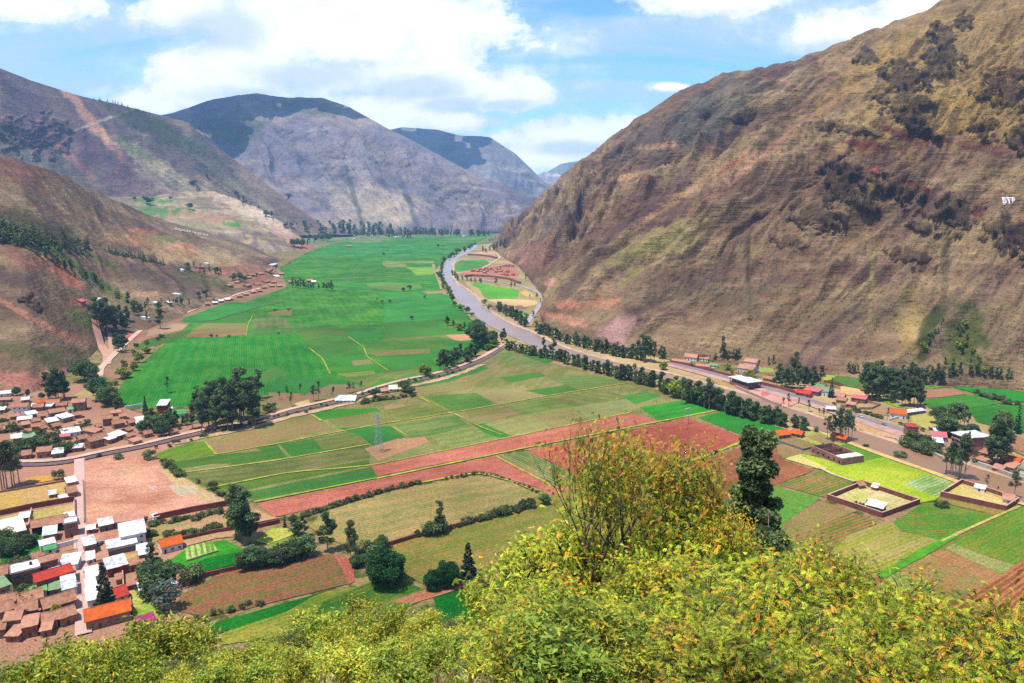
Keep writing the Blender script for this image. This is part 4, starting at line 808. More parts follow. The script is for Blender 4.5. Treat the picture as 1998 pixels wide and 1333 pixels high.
# --- water
def strip_poly(name, left, right, mat, z):
    n = len(left); assert n == len(right)
    v = [(*G(*p).xy, z) for p in left] + [(*G(*p).xy, z) for p in right]
    me = bpy.data.meshes.new(name); me.from_pydata(v, [], [(i, i + 1, n + i + 1, n + i) for i in range(n - 1)]); me.materials.append(mat); me.update()
    if me.polygons[0].normal.z < 0: me.flip_normals()
    return struct(link(name, me))
def resample(pts, n):
    w = [G(*p) for p in pts]; d = [0]
    for a, b in zip(w, w[1:]): d.append(d[-1] + (b - a).length)
    t = np.linspace(0, d[-1], n); X = np.interp(t, d, [p.x for p in w]); Y = np.interp(t, d, [p.y for p in w])
    k = np.array([1, 2, 3, 2, 1]) / 9.0
    Xs = np.convolve(np.pad(X, 2, 'edge'), k, 'valid'); Ys = np.convolve(np.pad(Y, 2, 'edge'), k, 'valid'); Xs[0], Ys[0], Xs[-1], Ys[-1] = X[0], Y[0], X[-1], Y[-1]
    return list(zip(Xs, Ys))
near_b = [(925, 478), (905, 492), (873, 508), (860, 518), (859, 530), (866, 548), (872, 563), (885, 578), (895, 590), (922, 614), (948, 634), (979, 649), (1012, 664), (1062, 688), (1150, 712), (1250, 735), (1360, 760), (1450, 790), (1540, 818), (1600, 842), (1663, 864), (1748, 895), (1831, 924), (1879, 943), (1964, 972), (2100, 1015), (2350, 1110)]
far_b = [(934, 480), (918, 492), (897, 502), (882, 517), (881, 530), (880, 541), (891, 555), (910, 566), (928, 581), (940, 595), (967, 617), (1003, 637), (1038, 649), (1080, 671), (1140, 693), (1218, 712), (1305, 730), (1390, 752), (1516, 790), (1588, 812), (1672, 843), (1748, 866), (1829, 892), (1896, 910), (1998, 944), (2150, 990), (2400, 1080)]
na, nb = resample(near_b, 120), resample(far_b, 120)
me = bpy.data.meshes.new('river'); rv = [(x, y, 0.62) for x, y in na] + [(x, y, 0.62) for x, y in nb]
me.from_pydata(rv, [], [(i, i + 1, 121 + i, 120 + i) for i in range(119)]); me.materials.append(M_WATER); me.update()
if me.polygons[0].normal.z < 0: me.flip_normals()
struct(link('river', me))

def ribbon(name, pts, width, mat, z=0.4, drape=False, lift=0.6, wob=0.0, step=6.0, ca=None):
    """a road or verge that follows a line of spots in the photo"""
    w = [hit(*p) if drape else G(*p) for p in pts]; _lay[0] += 1; z = z + 0.3 + (_lay[0] % 90) * 0.0004
    d = [0.0]
    for a, b in zip(w, w[1:]): d.append(d[-1] + (b - a).length)
    n = max(4, int(d[-1] / step)); t = np.linspace(0, d[-1], n)
    X, Y, Z = [np.interp(t, d, [p[k] for p in w]) for k in range(3)]
    k = np.array([1, 2, 3, 2, 1]) / 9.0
    if n > 8: X[2:-2], Y[2:-2] = np.convolve(X, k, 'valid'), np.convolve(Y, k, 'valid')
    vs = []
    for i in range(n):
        a = max(0, i - 1); b = min(n - 1, i + 1); tx, ty = X[b] - X[a], Y[b] - Y[a]; l = math.hypot(tx, ty) or 1; nx, ny = -ty / l, tx / l
        ww = width * 0.5 * (1 + wob * random.uniform(-1, 1))
        for s_ in (-1, 1):
            x, y = X[i] + s_ * nx * ww, Y[i] + s_ * ny * ww
            vs.append((x, y, (max(drop(x, y), Z[i] - 3) + lift) if drape else z))
    me = bpy.data.meshes.new(name); me.from_pydata(vs, [], [(2 * i, 2 * i + 2, 2 * i + 3, 2 * i + 1) for i in range(n - 1)]); me.materials.append(mat); me.update()
    if me.polygons and me.polygons[0].normal.z < 0: me.flip_normals()
    return struct(link(name, me))
M_DIRT = plain('dirt_road', C(214, 160, 138), 0.95, 0.18, 0.25); M_LIGHT = plain('pale_track', C(226, 190, 160), 0.95, 0.18, 0.25)
M_ASPH = plain('worn_asphalt', C(156, 136, 136), 0.9, 0.12, 0.2); M_RAIL = plain('rail_ballast', C(128, 100, 104), 0.95, 0.25, 0.4)
M_VERGE = plain('yellow_verge_grass', C(176, 176, 62), 0.95, 0.3, 0.3); M_SAND = plain('sandy_bank', C(216, 178, 146), 0.95, 0.2, 0.1)
M_CONC = plain('concrete_street', C(226, 184, 168), 0.9, 0.12, 0.5)
ribbon('river_bank', [(p[0] + 3, p[1] - 0.8) for p in far_b[3:]], 7, M_SAND, 0.30, wob=.4)
ribbon('river_bank', [(p[0] - 3, p[1] + 1.2) for p in near_b[12:]], 6, plain('grassy_bank', C(206, 186, 116), 0.95, .3, .2), 0.30, wob=.4)
ribbon('road', [(1300, 707), (1370, 724), (1440, 743), (1545, 771), (1642, 802), (1700, 821), (1768, 842), (1830, 862), (1900, 888), (1998, 920), (2100, 960)], 9, M_ASPH, 0.42)
ribbon('road_shoulder', [(1300, 710), (1440, 747), (1545, 776), (1642, 808), (1700, 828), (1768, 850)], 16, plain('gravel_shoulder', C(206, 164, 150), .95, .2, .2), 0.37)
ribbon('road', zp('x6', [(1170, 1090), (1215, 1040), (1260, 970), (1350, 850), (1400, 770), (1380, 720), (1290, 650), (1100, 590), (950, 560), (650, 520), (380, 510)]), 8, plain('grey_gravel_road', C(190, 176, 176), .9, .15, .2), 0.46)
ribbon('track', zp('x6', [(380, 195), (560, 215), (700, 240), (800, 255)]), 8, M_LIGHT, 0.44)
ribbon('track', zp('x6', [(210, 325), (250, 275), (330, 245), (400, 230)]), 6, M_LIGHT, 0.44)
ribbon('track', zp('x6', [(570, 370), (680, 320), (760, 270), (830, 220), (790, 150)]), 7, M_LIGHT, 0.44)
road_l = [(-60, 897), (0, 900), (48, 902), (110, 900), (150, 894), (185, 884), (275, 868), (340, 852), (401, 838), (487, 823), (570, 798), (640, 783), (700, 769), (725, 759), (782, 743), (851, 729), (900, 714), (941, 697), (980, 674)]
ribbon('rail_bed', [(a, b + 7) for a, b in road_l], 6, M_RAIL, 0.40)
ribbon('dirt_road', road_l, 5.5, M_LIGHT, 0.45)
ribbon('verge', [(a, b + 15) for a, b in road_l[7:-1]], 7, plain('stony_verge', C(206, 170, 130), .95, .35, .4), 0.33, wob=.4)
ribbon('street', [(163, 1240), (163, 1200), (161, 1140), (158, 1090), (157, 1050), (155, 980), (155, 930), (155, 897)], 6, M_CONC, 0.47)
ribbon('dirt_road', [(192, 745), (196, 720), (205, 710), (225, 690), (248, 668), (280, 640), (300, 628), (340, 622), (360, 612), (400, 596), (420, 590), (470, 572), (520, 560)], 7, M_LIGHT, 0.46)
ribbon('dirt_road', [(208, 712), (210, 695), (196, 670), (190, 650), (186, 630), (180, 617)], 9, M_DIRT, 0.5, drape=True, lift=0.7)
ribbon('dirt_road', [(218, 700), (216, 670), (214, 650)], 5, M_DIRT, 0.5, drape=True)
ribbon('river_path', zp('w5', [(70, 690), (200, 735), (450, 830), (700, 920), (1070, 1040), (1300, 1140)]), 5, plain('sandy_path', C(224, 190, 122), .95, .2, .3), 0.40)
ribbon('footpath', zp('y8', [(0, 60), (120, 120), (300, 180), (420, 220)]), 2.2, M_LIGHT, 0.36)
for pts, w_ in [([(421, 888), (540, 867), (700, 836), (750, 827), (900, 803), (1100, 768), (1236, 746)], 1.8), ([(345, 925), (536, 900), (720, 868)], 1.6), ([(400, 955), (560, 923), (722, 910), (1000, 853), (1232, 805)], 1.9), ([(735, 935), (1000, 880), (1288, 823), (1402, 801)], 2.2),
               ([(497, 981), (735, 934)], 1.8), ([(1349, 900), (1400, 882), (1460, 858)], 3.0), ([(1090, 955), (1030, 925), (968, 891)], 1.6), ([(760, 955), (930, 922), (1000, 940), (1058, 966)], 1.8)]:
    ribbon('field_margin', pts, w_, M_VERGE, 0.31, wob=.3)
ribbon('field_margin', zp('y8', [(530, 1010), (700, 910), (900, 800), (1060, 710), (1180, 640)]), 4.5, plain('green_ditch', C(84, 156, 22), .95, .25, .4), 0.32, wob=.2)
ribbon('field_margin', zp('y8', [(1060, 700), (1300, 590), (1500, 500), (1740, 395)]), 1.8, plain('straw_margin', C(196, 182, 84), .95, .25, .4), 0.33, wob=.3)
for pts in [zp('z8', [(1030, 450), (1160, 490)]), zp('z5', [(220, 1110), (300, 1160)]), zp('z8', [(340, 130), (430, 200), (480, 300)]), zp('z8', [(600, 60), (700, 130), (720, 190), (860, 280)]), zp('z8', [(370, 570), (430, 610)]), zp('z8', [(890, 650), (980, 705)]),
            zp('z8', [(1290, 560), (1440, 640), (1600, 700)]), zp('w7', [(440, 720), (540, 835)]), zp('w7', [(1370, 490), (1450, 545)]), zp('z6', [(1600, 920), (1610, 850), (1640, 790)])]:
    ribbon('field_margin', pts, 1.4, M_VERGE, 0.34, wob=.3)
ribbon('irrigation_ditch', zp('z6', [(1190, 830), (1380, 820), (1560, 770), (1700, 725), (1840, 700)]), 3.0, plain('dry_ditch', C(120, 100, 70), .95, .2, .3), 0.35)
ribbon('irrigation_ditch', zp('z6', [(1480, 708), (1640, 706), (1840, 700)]), 3.0, plain('dry_ditch', None), 0.35)
ribbon('field_margin', zp('w6', [(760, 525), (1000, 515), (1440, 500)]), 8, plain('tan_margin', C(170, 160, 110), .95, .25, .1), 0.36)
ribbon('field_margin', zp('w6', [(1340, 615), (1500, 608)]), 6, plain('tan_margin', None), 0.36)
ribbon('track', zp('w6', [(1435, 420), (1445, 460), (1480, 540), (1500, 600)]), 8, plain('tan_margin', None), 0.37)
# ================================================================== VEGETATION
def leaves_np(cent, size, r, jit=0.35, aspect=0.55, droop=0.0):
    """one small bent leaf blade (two triangles as a quad) at each centre"""
    n = len(cent); a = r.normal(size=(n, 3)); a[:, 2] = a[:, 2] * 0.6 - droop; a /= np.linalg.norm(a, axis=1, keepdims=True)
    b = r.normal(size=(n, 3)); b -= (b * a).sum(1, keepdims=True) * a; b /= np.linalg.norm(b, axis=1, keepdims=True) + 1e-9
    s = size * (1 + jit * r.uniform(-1, 1, (n, 1))); A = a * s; B = b * s * aspect
    V = np.stack([cent - A, cent + B * 0.9 - A * 0.1, cent + A, cent - B * 0.9 + A * 0.1], 1).reshape(-1, 3)
    return V, np.arange(4 * n).reshape(-1, 4)
def crown_mesh(name, mat, clumps, per, leaf, seed, aspect=0.55, droop=0.0, tipshare=0.0, inner=0.35):
    """clumps: (x, y, z, radius); leaf blades scattered through each clump, thinner towards its middle"""
    r = np.random.default_rng(seed); cs = []; ti = []; tp = []
    for (x, y, z, rad) in clumps:
        k = max(4, int(per * (rad ** 2))); d = r.normal(size=(k, 3)); d /= np.linalg.norm(d, axis=1, keepdims=True)
        q = d * rad * (inner + (1 - inner) * r.uniform(0, 1, (k, 1)) ** 0.5) * np.array([1, 1, 0.8]); cs.append(q + (x, y, z))
        base = r.uniform(0.15, 0.75); ti.append(np.clip(base + 0.3 * r.normal(size=k) * 0.6, 0, 1)); t_ = (r.uniform(size=k) < tipshare * (2 if r.uniform() < .35 else .4)).astype(float); tp.append(t_)
    c = np.concatenate(cs); ti = np.concatenate(ti); tp = np.concatenate(tp); V, Fq = leaves_np(c, leaf, r, aspect=aspect, droop=droop)
    return mesh_np(name, V, Fq, mat, tint=np.repeat(ti, 4), tip=np.repeat(tp, 4))
def trunk_mesh(name, mat, h, r0, limbs=5, seed=0, lean=0.03, top=0.85, spread=0.18):
    rd = random.Random(seed); mb = MB(); p = Vector((0, 0, -0.6)); n = 6; pts = [p]
    for i in range(n): p = p + Vector((rd.uniform(-lean, lean) * h / n, rd.uniform(-lean, lean) * h / n, h * top / n)); pts.append(p)
    for i in range(n): mb.cyl(pts[i], pts[i + 1], r0 * (1 - i / n * 0.8), r0 * (1 - (i + 1) / n * 0.8), 6)
    for i in range(limbs):
        t = rd.uniform(0.3, 0.95); k = min(n - 1, int(t * n)); q = pts[k].lerp(pts[k + 1], t * n - k); a = rd.uniform(0, 6.28); L = h * spread * rd.uniform(0.7, 1.2)
        q1 = q + Vector((math.cos(a) * L * .5, math.sin(a) * L * .5, L * .45)); q2 = q1 + Vector((math.cos(a) * L * .4, math.sin(a) * L * .4, L * .6))
        mb.cyl(q, q1, r0 * 0.35, r0 * 0.22, 5); mb.cyl(q1, q2, r0 * 0.22, r0 * 0.08, 5)
    me = bpy.data.meshes.new(name); me.from_pydata(mb.v, [], mb.f); me.materials.append(mat); me.update(); return me
def euc_clumps(h, rad, seed, low=0.28, n=26):
    rd = random.Random(seed); out = []
    for i in range(n):
        t = rd.uniform(low, 1.0); w = rad * (1 - abs(t - 0.6) * 1.25) * (1.15 if t < .6 else 1.0); a = rd.uniform(0, 6.28); d = w * rd.uniform(0.1, 0.95) ** 0.7
        out.append((math.cos(a) * d, math.sin(a) * d, h * t, rad * rd.uniform(0.26, 0.48)))
    out += [(0, 0, h * t, rad * 0.42 * (1.15 - t * .6)) for t in (0.5, .62, .74, .86, .97)]
    return out
def round_clumps(h, rad, seed, n=30, low=0.25):
    rd = random.Random(seed); out = []
    for i in range(n):
        z = rd.uniform(-1, 1); a = rd.uniform(0, 6.28); q = math.sqrt(1 - z * z); k = rd.uniform(0.45, 0.85)
        out.append((math.cos(a) * q * rad * k, math.sin(a) * q * rad * k, h * (low + (1 - low) * 0.5 * (1 + z * k)), rad * rd.uniform(0.28, 0.42)))
    return out
def cone_clumps(h, rad, seed, n=34, low=0.06):
    rd = random.Random(seed); out = []
    for i in range(n):
        t = low + (0.98 - low) * (i / n) ** 1.15; w = rad * (1 - t) ** 0.8; a = i * 2.4 + rd.uniform(-.4, .4)
        out.append((math.cos(a) * w * .7, math.sin(a) * w * .7, h * t, max(rad * .16, w * 0.45)))
    return out
# unit prototypes are built at real size and scaled when placed
PROTO = {}
def proto(key, name, cm, cr, tm, tr): PROTO.setdefault(key, []).append((name, cr, tr))
def mk(kind, mat, bark, h, rad, fn, per, leaf, nvar, r0, **k):
    fk = {a: k.pop(a) for a in ('low', 'n') if a in k}; tk = {a: k.pop(a) for a in ('limbs', 'top', 'spread', 'lean') if a in k}
    for i in range(nvar):
        PROTO.setdefault(kind, []).append((crown_mesh(kind + '_crown', mat, fn(h, rad * (0.82 + 0.13 * i), 100 + i * 7 + len(kind), **fk), per, leaf, i + 11, **k), trunk_mesh(kind + '_trunk', bark, h, r0, seed=i, **tk), h))
mk('euc', M_EUC, M_BARKP, 25, 4.6, euc_clumps, 52, 0.44, 4, 0.42, droop=0.5)
mk('euc_open', M_EUC, M_BARKP, 25, 4.2, euc_clumps, 44, 0.40, 3, 0.40, droop=0.5, low=0.45, n=15, limbs=9, spread=.22)
mk('row', M_ALD, M_BARK, 14, 3.6, euc_clumps, 44, 0.42, 4, 0.25, low=0.10, n=24)
mk('yel', M_YEL, M_BARK, 9, 3.8, round_clumps, 26, 0.5, 3, 0.22, low=0.1)
mk('round', M_RND, M_BARK, 11, 7.0, round_clumps, 60, 0.34, 2, 0.4, low=0.06, n=60)
mk('bush', M_BUSH, M_BARK, 4.5, 2.8, round_clumps, 40, 0.36, 4, 0.12, low=0.05, n=18, limbs=3)
mk('broad', M_ALD, M_BARK, 12, 5.4, round_clumps, 44, 0.40, 4, 0.3, low=0.15, n=30)
mk('cypress', M_CON, M_BARK, 16, 2.3, cone_clumps, 60, 0.45, 2, 0.25, droop=-0.5)
mk('conifer', M_CON, M_BARK, 20, 4.8, cone_clumps, 36, 0.55, 2, 0.35, n=44, droop=0.6)
mk('grey', M_GREY, M_BARK, 9, 4.5, round_clumps, 24, 0.42, 2, 0.25, low=0.08)
# small trees far away: one light mesh holding crown and trunk
def far_mesh(kind, mat, h, rad, fn, per, leaf, i, **k):
    cm = crown_mesh(kind, mat, fn(h, rad, 300 + i, **k), per, leaf, 50 + i); n = len(cm.vertices)
    co = np.zeros(n * 3); cm.vertices.foreach_get('co', co); V = co.reshape(-1, 3)
    mb = MB().cyl((0, 0, -1), (0, 0, h * 0.8), 0.35, 0.08, 5); Fq = [tuple(range(4 * j, 4 * j + 4)) for j in range(n // 4)] + [tuple(n + q for q in f) for f in mb.f]
    me = bpy.data.meshes.new(kind); me.from_pydata([tuple(v) for v in V] + mb.v, [], Fq); me.materials.append(mat); me.materials.append(M_BARK)
    me.polygons.foreach_set('material_index', [0] * (n // 4) + [1] * len(mb.f))
    t = np.zeros(n); cm.attributes['tint'].data.foreach_get('value', t); me.attributes.new('tint', 'FLOAT', 'POINT').data.foreach_set('value', np.concatenate([t, np.zeros(len(mb.v))]).astype(np.float32)); me.update(); return me
FAR = {'euc': [(far_mesh('eucalyptus_tree', M_EUC, 25, 5.2, euc_clumps, 7, 1.1, i, n=12), 25) for i in range(3)],
       'pine': [(far_mesh('pine_tree', M_EUC, 20, 4.6, cone_clumps, 10, 1.0, i, n=12), 20) for i in range(3)],
       'row': [(far_mesh('riverside_tree', M_ALD, 14, 4.6, euc_clumps, 8, 1.0, i, n=12, low=.1), 14) for i in range(3)],
       'broad': [(far_mesh('broadleaf_tree', M_ALD, 12, 5.6, round_clumps, 6, 1.1, i, n=14), 12) for i in range(2)],
       'yel': [(far_mesh('yellow_green_tree', M_YEL, 9, 4.4, round_clumps, 8, 0.9, i, n=12), 9) for i in range(2)],
       'bush': [(far_mesh('bush', M_BUSH, 4.5, 3.0, round_clumps, 12, 0.7, i, n=8), 4.5) for i in range(3)]}
KN = {'pine': 'pine_tree', 'euc': 'eucalyptus_tree', 'euc_open': 'eucalyptus_tree', 'row': 'riverside_tree', 'yel': 'yellow_green_tree', 'round': 'round_tree', 'bush': 'bush', 'broad': 'broadleaf_tree', 'cypress': 'cypress_tree', 'conifer': 'conifer_tree', 'grey': 'grey_leaved_tree'}
NV = [0]
def plant(kind, loc, h, label, group=None, wide=1.0, detail=True):
    """a tree of height h (m) standing at loc"""
    NV[0] += 1; i = NV[0]; rz = (i * 2.399) % 6.283
    cat = 'bush' if kind == 'bush' else 'tree'
    if detail:
        cm, tm, H0 = PROTO[kind][i % len(PROTO[kind])]; s = h / H0; o = empty(KN[kind], loc, rz); o.scale = (s * wide, s * wide, s)
        link('crown', cm, o); link('trunk', tm, o)
    else:
        k = 'euc' if kind == 'euc_open' else (kind if kind in FAR else 'broad'); me, H0 = FAR[k][i % len(FAR[k])]; s = h / H0
        o = link(KN[k], me, None, loc, rz); o.scale = (s * wide, s * wide, s)
    return tag(o, label, cat, group)
def mpp(p): return (p - CAMP).length / F                # metres per photo pixel at a place
def tree_at(kind, px, py, hp, label, group=None, wide=1.0, detail=None, zoom=''):
    """base at the photo spot, height given in photo pixels"""
    (px, py), = zp(zoom, [(px, py)]); hp = hp / ZM[zoom][2] * 0.88; p = hit(px, py); h = hp * mpp(p) / max(0.6, math.cos(math.atan((py - hp / 2 - CY) / F) + PIT))
    return plant(kind, p, h, label, group, wide, (mpp(p) < 0.75) if detail is None else detail)
NROW = [0]
def tree_row(kinds, pts, hp, n, desc, where, group, zoom='', jx=2.0, jy=1.5, wide=1.0, hv=0.22, detail=None, frm='left'):
    """n trees along a line, each its own object; desc names the look, where names the row"""
    q = zp(zoom, pts); hp = [h / ZM[zoom][2] for h in (hp if isinstance(hp, (list, tuple)) else (hp, hp))]
    w = [G(*p) if not (p[1] < 700 and p[0] < 700) else None for p in q]
    d = [0.0]
    for a, b in zip(q, q[1:]): d.append(d[-1] + math.hypot(b[0] - a[0], b[1] - a[1]))
    r = random.Random(hash_s(where)); L = d[-1] or 1
    for i in range(n):
        t = (i + 0.5 + r.uniform(-.3, .3)) / n * d[-1]; x = np.interp(t, d, [p[0] for p in q]) + r.uniform(-jx, jx); y = np.interp(t, d, [p[1] for p in q]) + r.uniform(-jy, jy)
        kd = kinds if isinstance(kinds, str) else r.choice(kinds); hh = np.interp(t / L, np.linspace(0, 1, len(hp)), hp) * (1 + r.uniform(-hv, hv))
        ds = desc if isinstance(desc, str) else desc[kd]
        tree_at(kd, x, y, hh, '%s, %s from %s in %s' % (ds, ordn(i), frm, where), group, wide * r.uniform(.85, 1.15), detail)
def hash_s(s):
    h = 7
    for c in s: h = (h * 131 + ord(c)) % 1000003
    return h
DS = {'pine': 'dark slope pine', 'euc': 'tall dark eucalyptus', 'euc_open': 'open-crowned eucalyptus', 'row': 'dark bushy tree', 'yel': 'yellow-green bushy tree', 'bush': 'low green bush', 'broad': 'broad green tree', 'grey': 'grey-green tree', 'cypress': 'narrow dark cypress', 'conifer': 'dark conifer', 'round': 'round dense green tree'}
def scatter(kind, items, group, zoom='', detail=None):
    for it in items:
        px, py, hp, lab = it[:4]; wd = it[4] if len(it) > 4 else 1.0
        tree_at(kind, px, py, hp, lab, group, wd, detail, zoom)

# ---- rows along the river
tree_row('row', [(985, 682), (1030, 692), (1080, 702), (1150, 722), (1200, 738), (1260, 752)], (22, 24, 26, 30), 52, DS, 'the near bank hedge before the yellow clump', 'trees along the near bank of the river', jx=1.5, jy=2)
tree_row(['row', 'yel', 'row'], [(1262, 750), (1300, 768), (1340, 780)], (36, 36), 12, {'row': 'dark bushy tree', 'yel': 'yellow-green tree'}, 'the mixed near bank clump', 'trees along the near bank of the river', jy=3)
tree_row('row', [(1340, 786), (1400, 800), (1450, 815), (1480, 820)], (42, 40, 36), 36, DS, 'the near bank hedge opposite the hall', 'trees along the near bank of the river', jy=3)
tree_row('row', [(1486, 825), (1510, 828), (1535, 834)], (32, 32, 30), 13, DS, 'the near bank hedge past the crop corner', 'trees along the near bank of the river', jy=2)
tree_row('row', [(1546, 834), (1575, 842)], (26, 26), 5, DS, 'the short hedge by the two huts', 'trees along the near bank of the river', jy=1)
tree_row('euc_open', [(1612, 858), (1630, 862), (1650, 862), (1664, 860)], (46, 50, 60, 40), 8, {'euc_open': 'open-crowned eucalyptus'}, 'the clump beside the long hut', 'eucalyptus clump beside the long hut', jy=3)
scatter('euc_open', [(1330, 790, 58, 'tall eucalyptus standing above the mixed clump on the near bank'), (1383, 800, 66, 'tall thin eucalyptus rising from the near bank hedge below the hall')], 'tall trees over the near bank hedge')
tree_row('row', [(968, 604), (1000, 622), (1030, 640)], (16, 24, 26), 16, DS, 'the row below the far-bank meadow', 'trees along the far bank of the river', jy=1.5, detail=True)
tree_row('row', [(1045, 648), (1090, 664), (1150, 682), (1200, 694), (1260, 706)], (22, 24, 26, 26), 48, DS, 'the far bank hedge under the mountain', 'trees along the far bank of the river', jy=2)
tree_row('euc', [(1240, 700), (1262, 706), (1280, 708), (1300, 710)], (44, 48, 40, 32), 7, DS, 'the tall far bank end clump', 'tall clump on the far bank')
scatter('yel', [(1294, 722, 18, 'yellow-green bushy tree on the far bank just before the road begins', 1.2), (1238, 722, 16, 'small yellow-green tree between the water and the far bank hedge', .9)], 'yellow trees on the far bank')
scatter('euc', [(1080, 690, 34, 'tall dark eucalyptus standing alone at the bend of the river'), (1060, 678, 22, 'slim eucalyptus leaning beside the river just above the bend')], 'eucalyptus at the river bend')
tree_row(['row', 'broad', 'yel'], [(862, 522), (858, 540), (866, 560), (878, 578), (886, 592)], (12, 14, 14, 15), 18, DS, 'the upper river left bank line', 'trees on the left bank of the upper river', jx=3, jy=2, detail=False)
tree_row(['broad', 'row'], [(928, 478), (905, 490), (885, 500), (868, 512), (858, 522)], (9, 10, 12, 12), 16, DS, 'the belt round the far bend', 'trees on the left bank of the upper river', jx=4, jy=2, detail=False)
scatter('broad', [(900, 606, 15, 'round green tree on the left bank, upstream one of three in a line', 1.2), (911, 612, 16, 'biggest round green tree on the left bank, middle one of three', 1.3), (922, 618, 10, 'smallest round green tree on the left bank, downstream one of three', 1.2), (886, 598, 12, 'green tree at the end of the dense left bank line', 1.2)], 'round trees on the left bank')
scatter('euc', [(873, 636, 22, 'dark tree at the upstream end of the group of four in the emerald field', 1.3), (885, 640, 17, 'dark tree second in the group of four in the emerald field', 1.2), (906, 646, 20, 'dark tree last in the group of four in the emerald field', 1.2)], 'trees in the emerald field by the river')
scatter('yel', [(896, 645, 18, 'lighter green tree third in the group of four in the emerald field', 1.2)], 'trees in the emerald field by the river')
tree_row(['euc', 'euc', 'broad'], [(924, 660), (940, 680), (955, 676), (975, 672), (990, 664)], (34, 50, 36, 30, 22), 15, DS, 'the wood where road meets river', 'wood where the road meets the river', jx=5, jy=5, detail=True)
scatter('yel', [(952, 684, 16, 'yellow-green tree under the dark wood by the river bend', 1.4), (966, 676, 14, 'smaller yellow-green tree right of its twin by the river bend', 1.2)], 'yellow trees at the river bend')
tree_row(['euc', 'row'], [(856, 726), (870, 722), (890, 712), (910, 706), (928, 694)], (40, 34, 34, 30), 17, DS, 'the belt above the canal road', 'tree belt beside the canal road', jx=3, jy=2)
scatter('yel', [(828, 734, 26, 'pale green tree at the lower end of the canal road tree belt', 1.2)], None)
scatter('broad', [(833, 731, 18, 'dark green bushy tree beside the pale one under the canal road belt', 1.3)], None)
tree_row('row', [(985, 480), (965, 487), (950, 492), (940, 492)], (16, 12, 10), 8, DS, 'the wood under the far slope', 'wood at the foot of the far right slope', jx=4, jy=2, detail=False)
tree_row('row', [(880, 535), (892, 548), (905, 548), (925, 552), (945, 552)], (14, 12, 10, 10), 9, DS, 'the line under the far-bank village', 'trees under the far-bank village', jx=2, jy=2, detail=False)
scatter('euc', [(968, 556, 15, 'round-headed dark tree on the terrace below the far-bank village', 1.6), (998, 563, 16, 'slim dark tree beside the terrace road, upper of two'), (1004, 560, 10, 'low dark tree beside the terrace road, lower of two', 1.6), (1026, 548, 14, 'slim lone tree on the slope above the terrace road'), (1034, 582, 10, 'tiny slim tree in the yellow paddock'), (1047, 583, 14, 'slim dark tree on the bend of the mountain-foot road'), (1055, 594, 13, 'slim dark tree below the bend of the mountain-foot road'), (1041, 620, 16, 'broad dark tree at the low end of the mountain-foot road', 1.5)], 'lone trees on the far bank', detail=False)
scatter('yel', [(944, 597, 16, 'yellow-green willow on the far bank, upstream of two', 1.1), (955, 606, 14, 'yellow-green willow on the far bank, downstream of two', 1.0)], 'willows on the far bank', detail=False)

# ---- woods at the head of the valley
tree_row(['pine', 'row'], [(650, 456), (690, 458), (730, 459), (780, 461), (800, 463)], (22, 24, 22, 14), 34, DS, 'the far wood under the centre mountain', 'far wood at the head of the valley', jx=4, jy=3, detail=False)
tree_row('row', [(805, 457), (850, 459), (900, 459)], (14, 12, 12), 26, DS, 'the even belt across the valley head', 'far belt of trees across the valley', jx=3, jy=1.5, detail=False)
tree_row('row', [(915, 460), (935, 460), (955, 459)], (13, 13), 10, DS, 'the last belt near the far river', 'far belt of trees across the valley', jx=3, jy=1, detail=False)
tree_row(['euc', 'broad'], [(570, 480), (590, 484), (605, 478), (625, 470), (645, 472)], (18, 18, 16, 18), 16, DS, 'the clump at the far field corner', 'clump at the tip of the left slope', jx=4, jy=2, detail=False)
tree_row(['euc', 'broad'], [(440, 380), (480, 400), (520, 425), (560, 440), (600, 450), (650, 455)], (9, 10, 12, 12, 14), 26, DS, 'the line descending to the valley head', 'trees on the far left slopes', jx=10, jy=6, detail=False)
tree_row(['broad'], [(600, 440), (680, 440), (760, 445)], (8, 8, 8), 12, DS, 'the thin centre mountain foot wood', 'trees on the far left slopes', jx=12, jy=5, detail=False)
tree_row(['pine'], [(182, 196), (215, 200), (240, 206), (262, 214), (290, 224)], (8, 8, 6, 5), 15, DS, 'the left mountain skyline row', 'trees on the skyline', jx=6, jy=1, detail=False)
scatter('broad', [(289, 399, 17, 'dark square-topped clump of trees on the terraced apron', 1.6), (263, 392, 9, 'small dark tree left of the square clump on the apron'), (334, 391, 9, 'small dark tree right of the square clump on the apron'), (370, 409, 14, 'dark tree over the terraced fields', 1.2), (378, 362, 12, 'dark tree high on the left mountain above the apron', 1.5), (403, 345, 8, 'lone dark tree above the apron, uphill of the rest'), (562, 386, 10, 'lone dark tree at the foot of the centre mountain', 1.6)], 'trees on the terraced apron', detail=False)
scatter('bush', [(632, 552, 6, 'small bush')][:0], None)
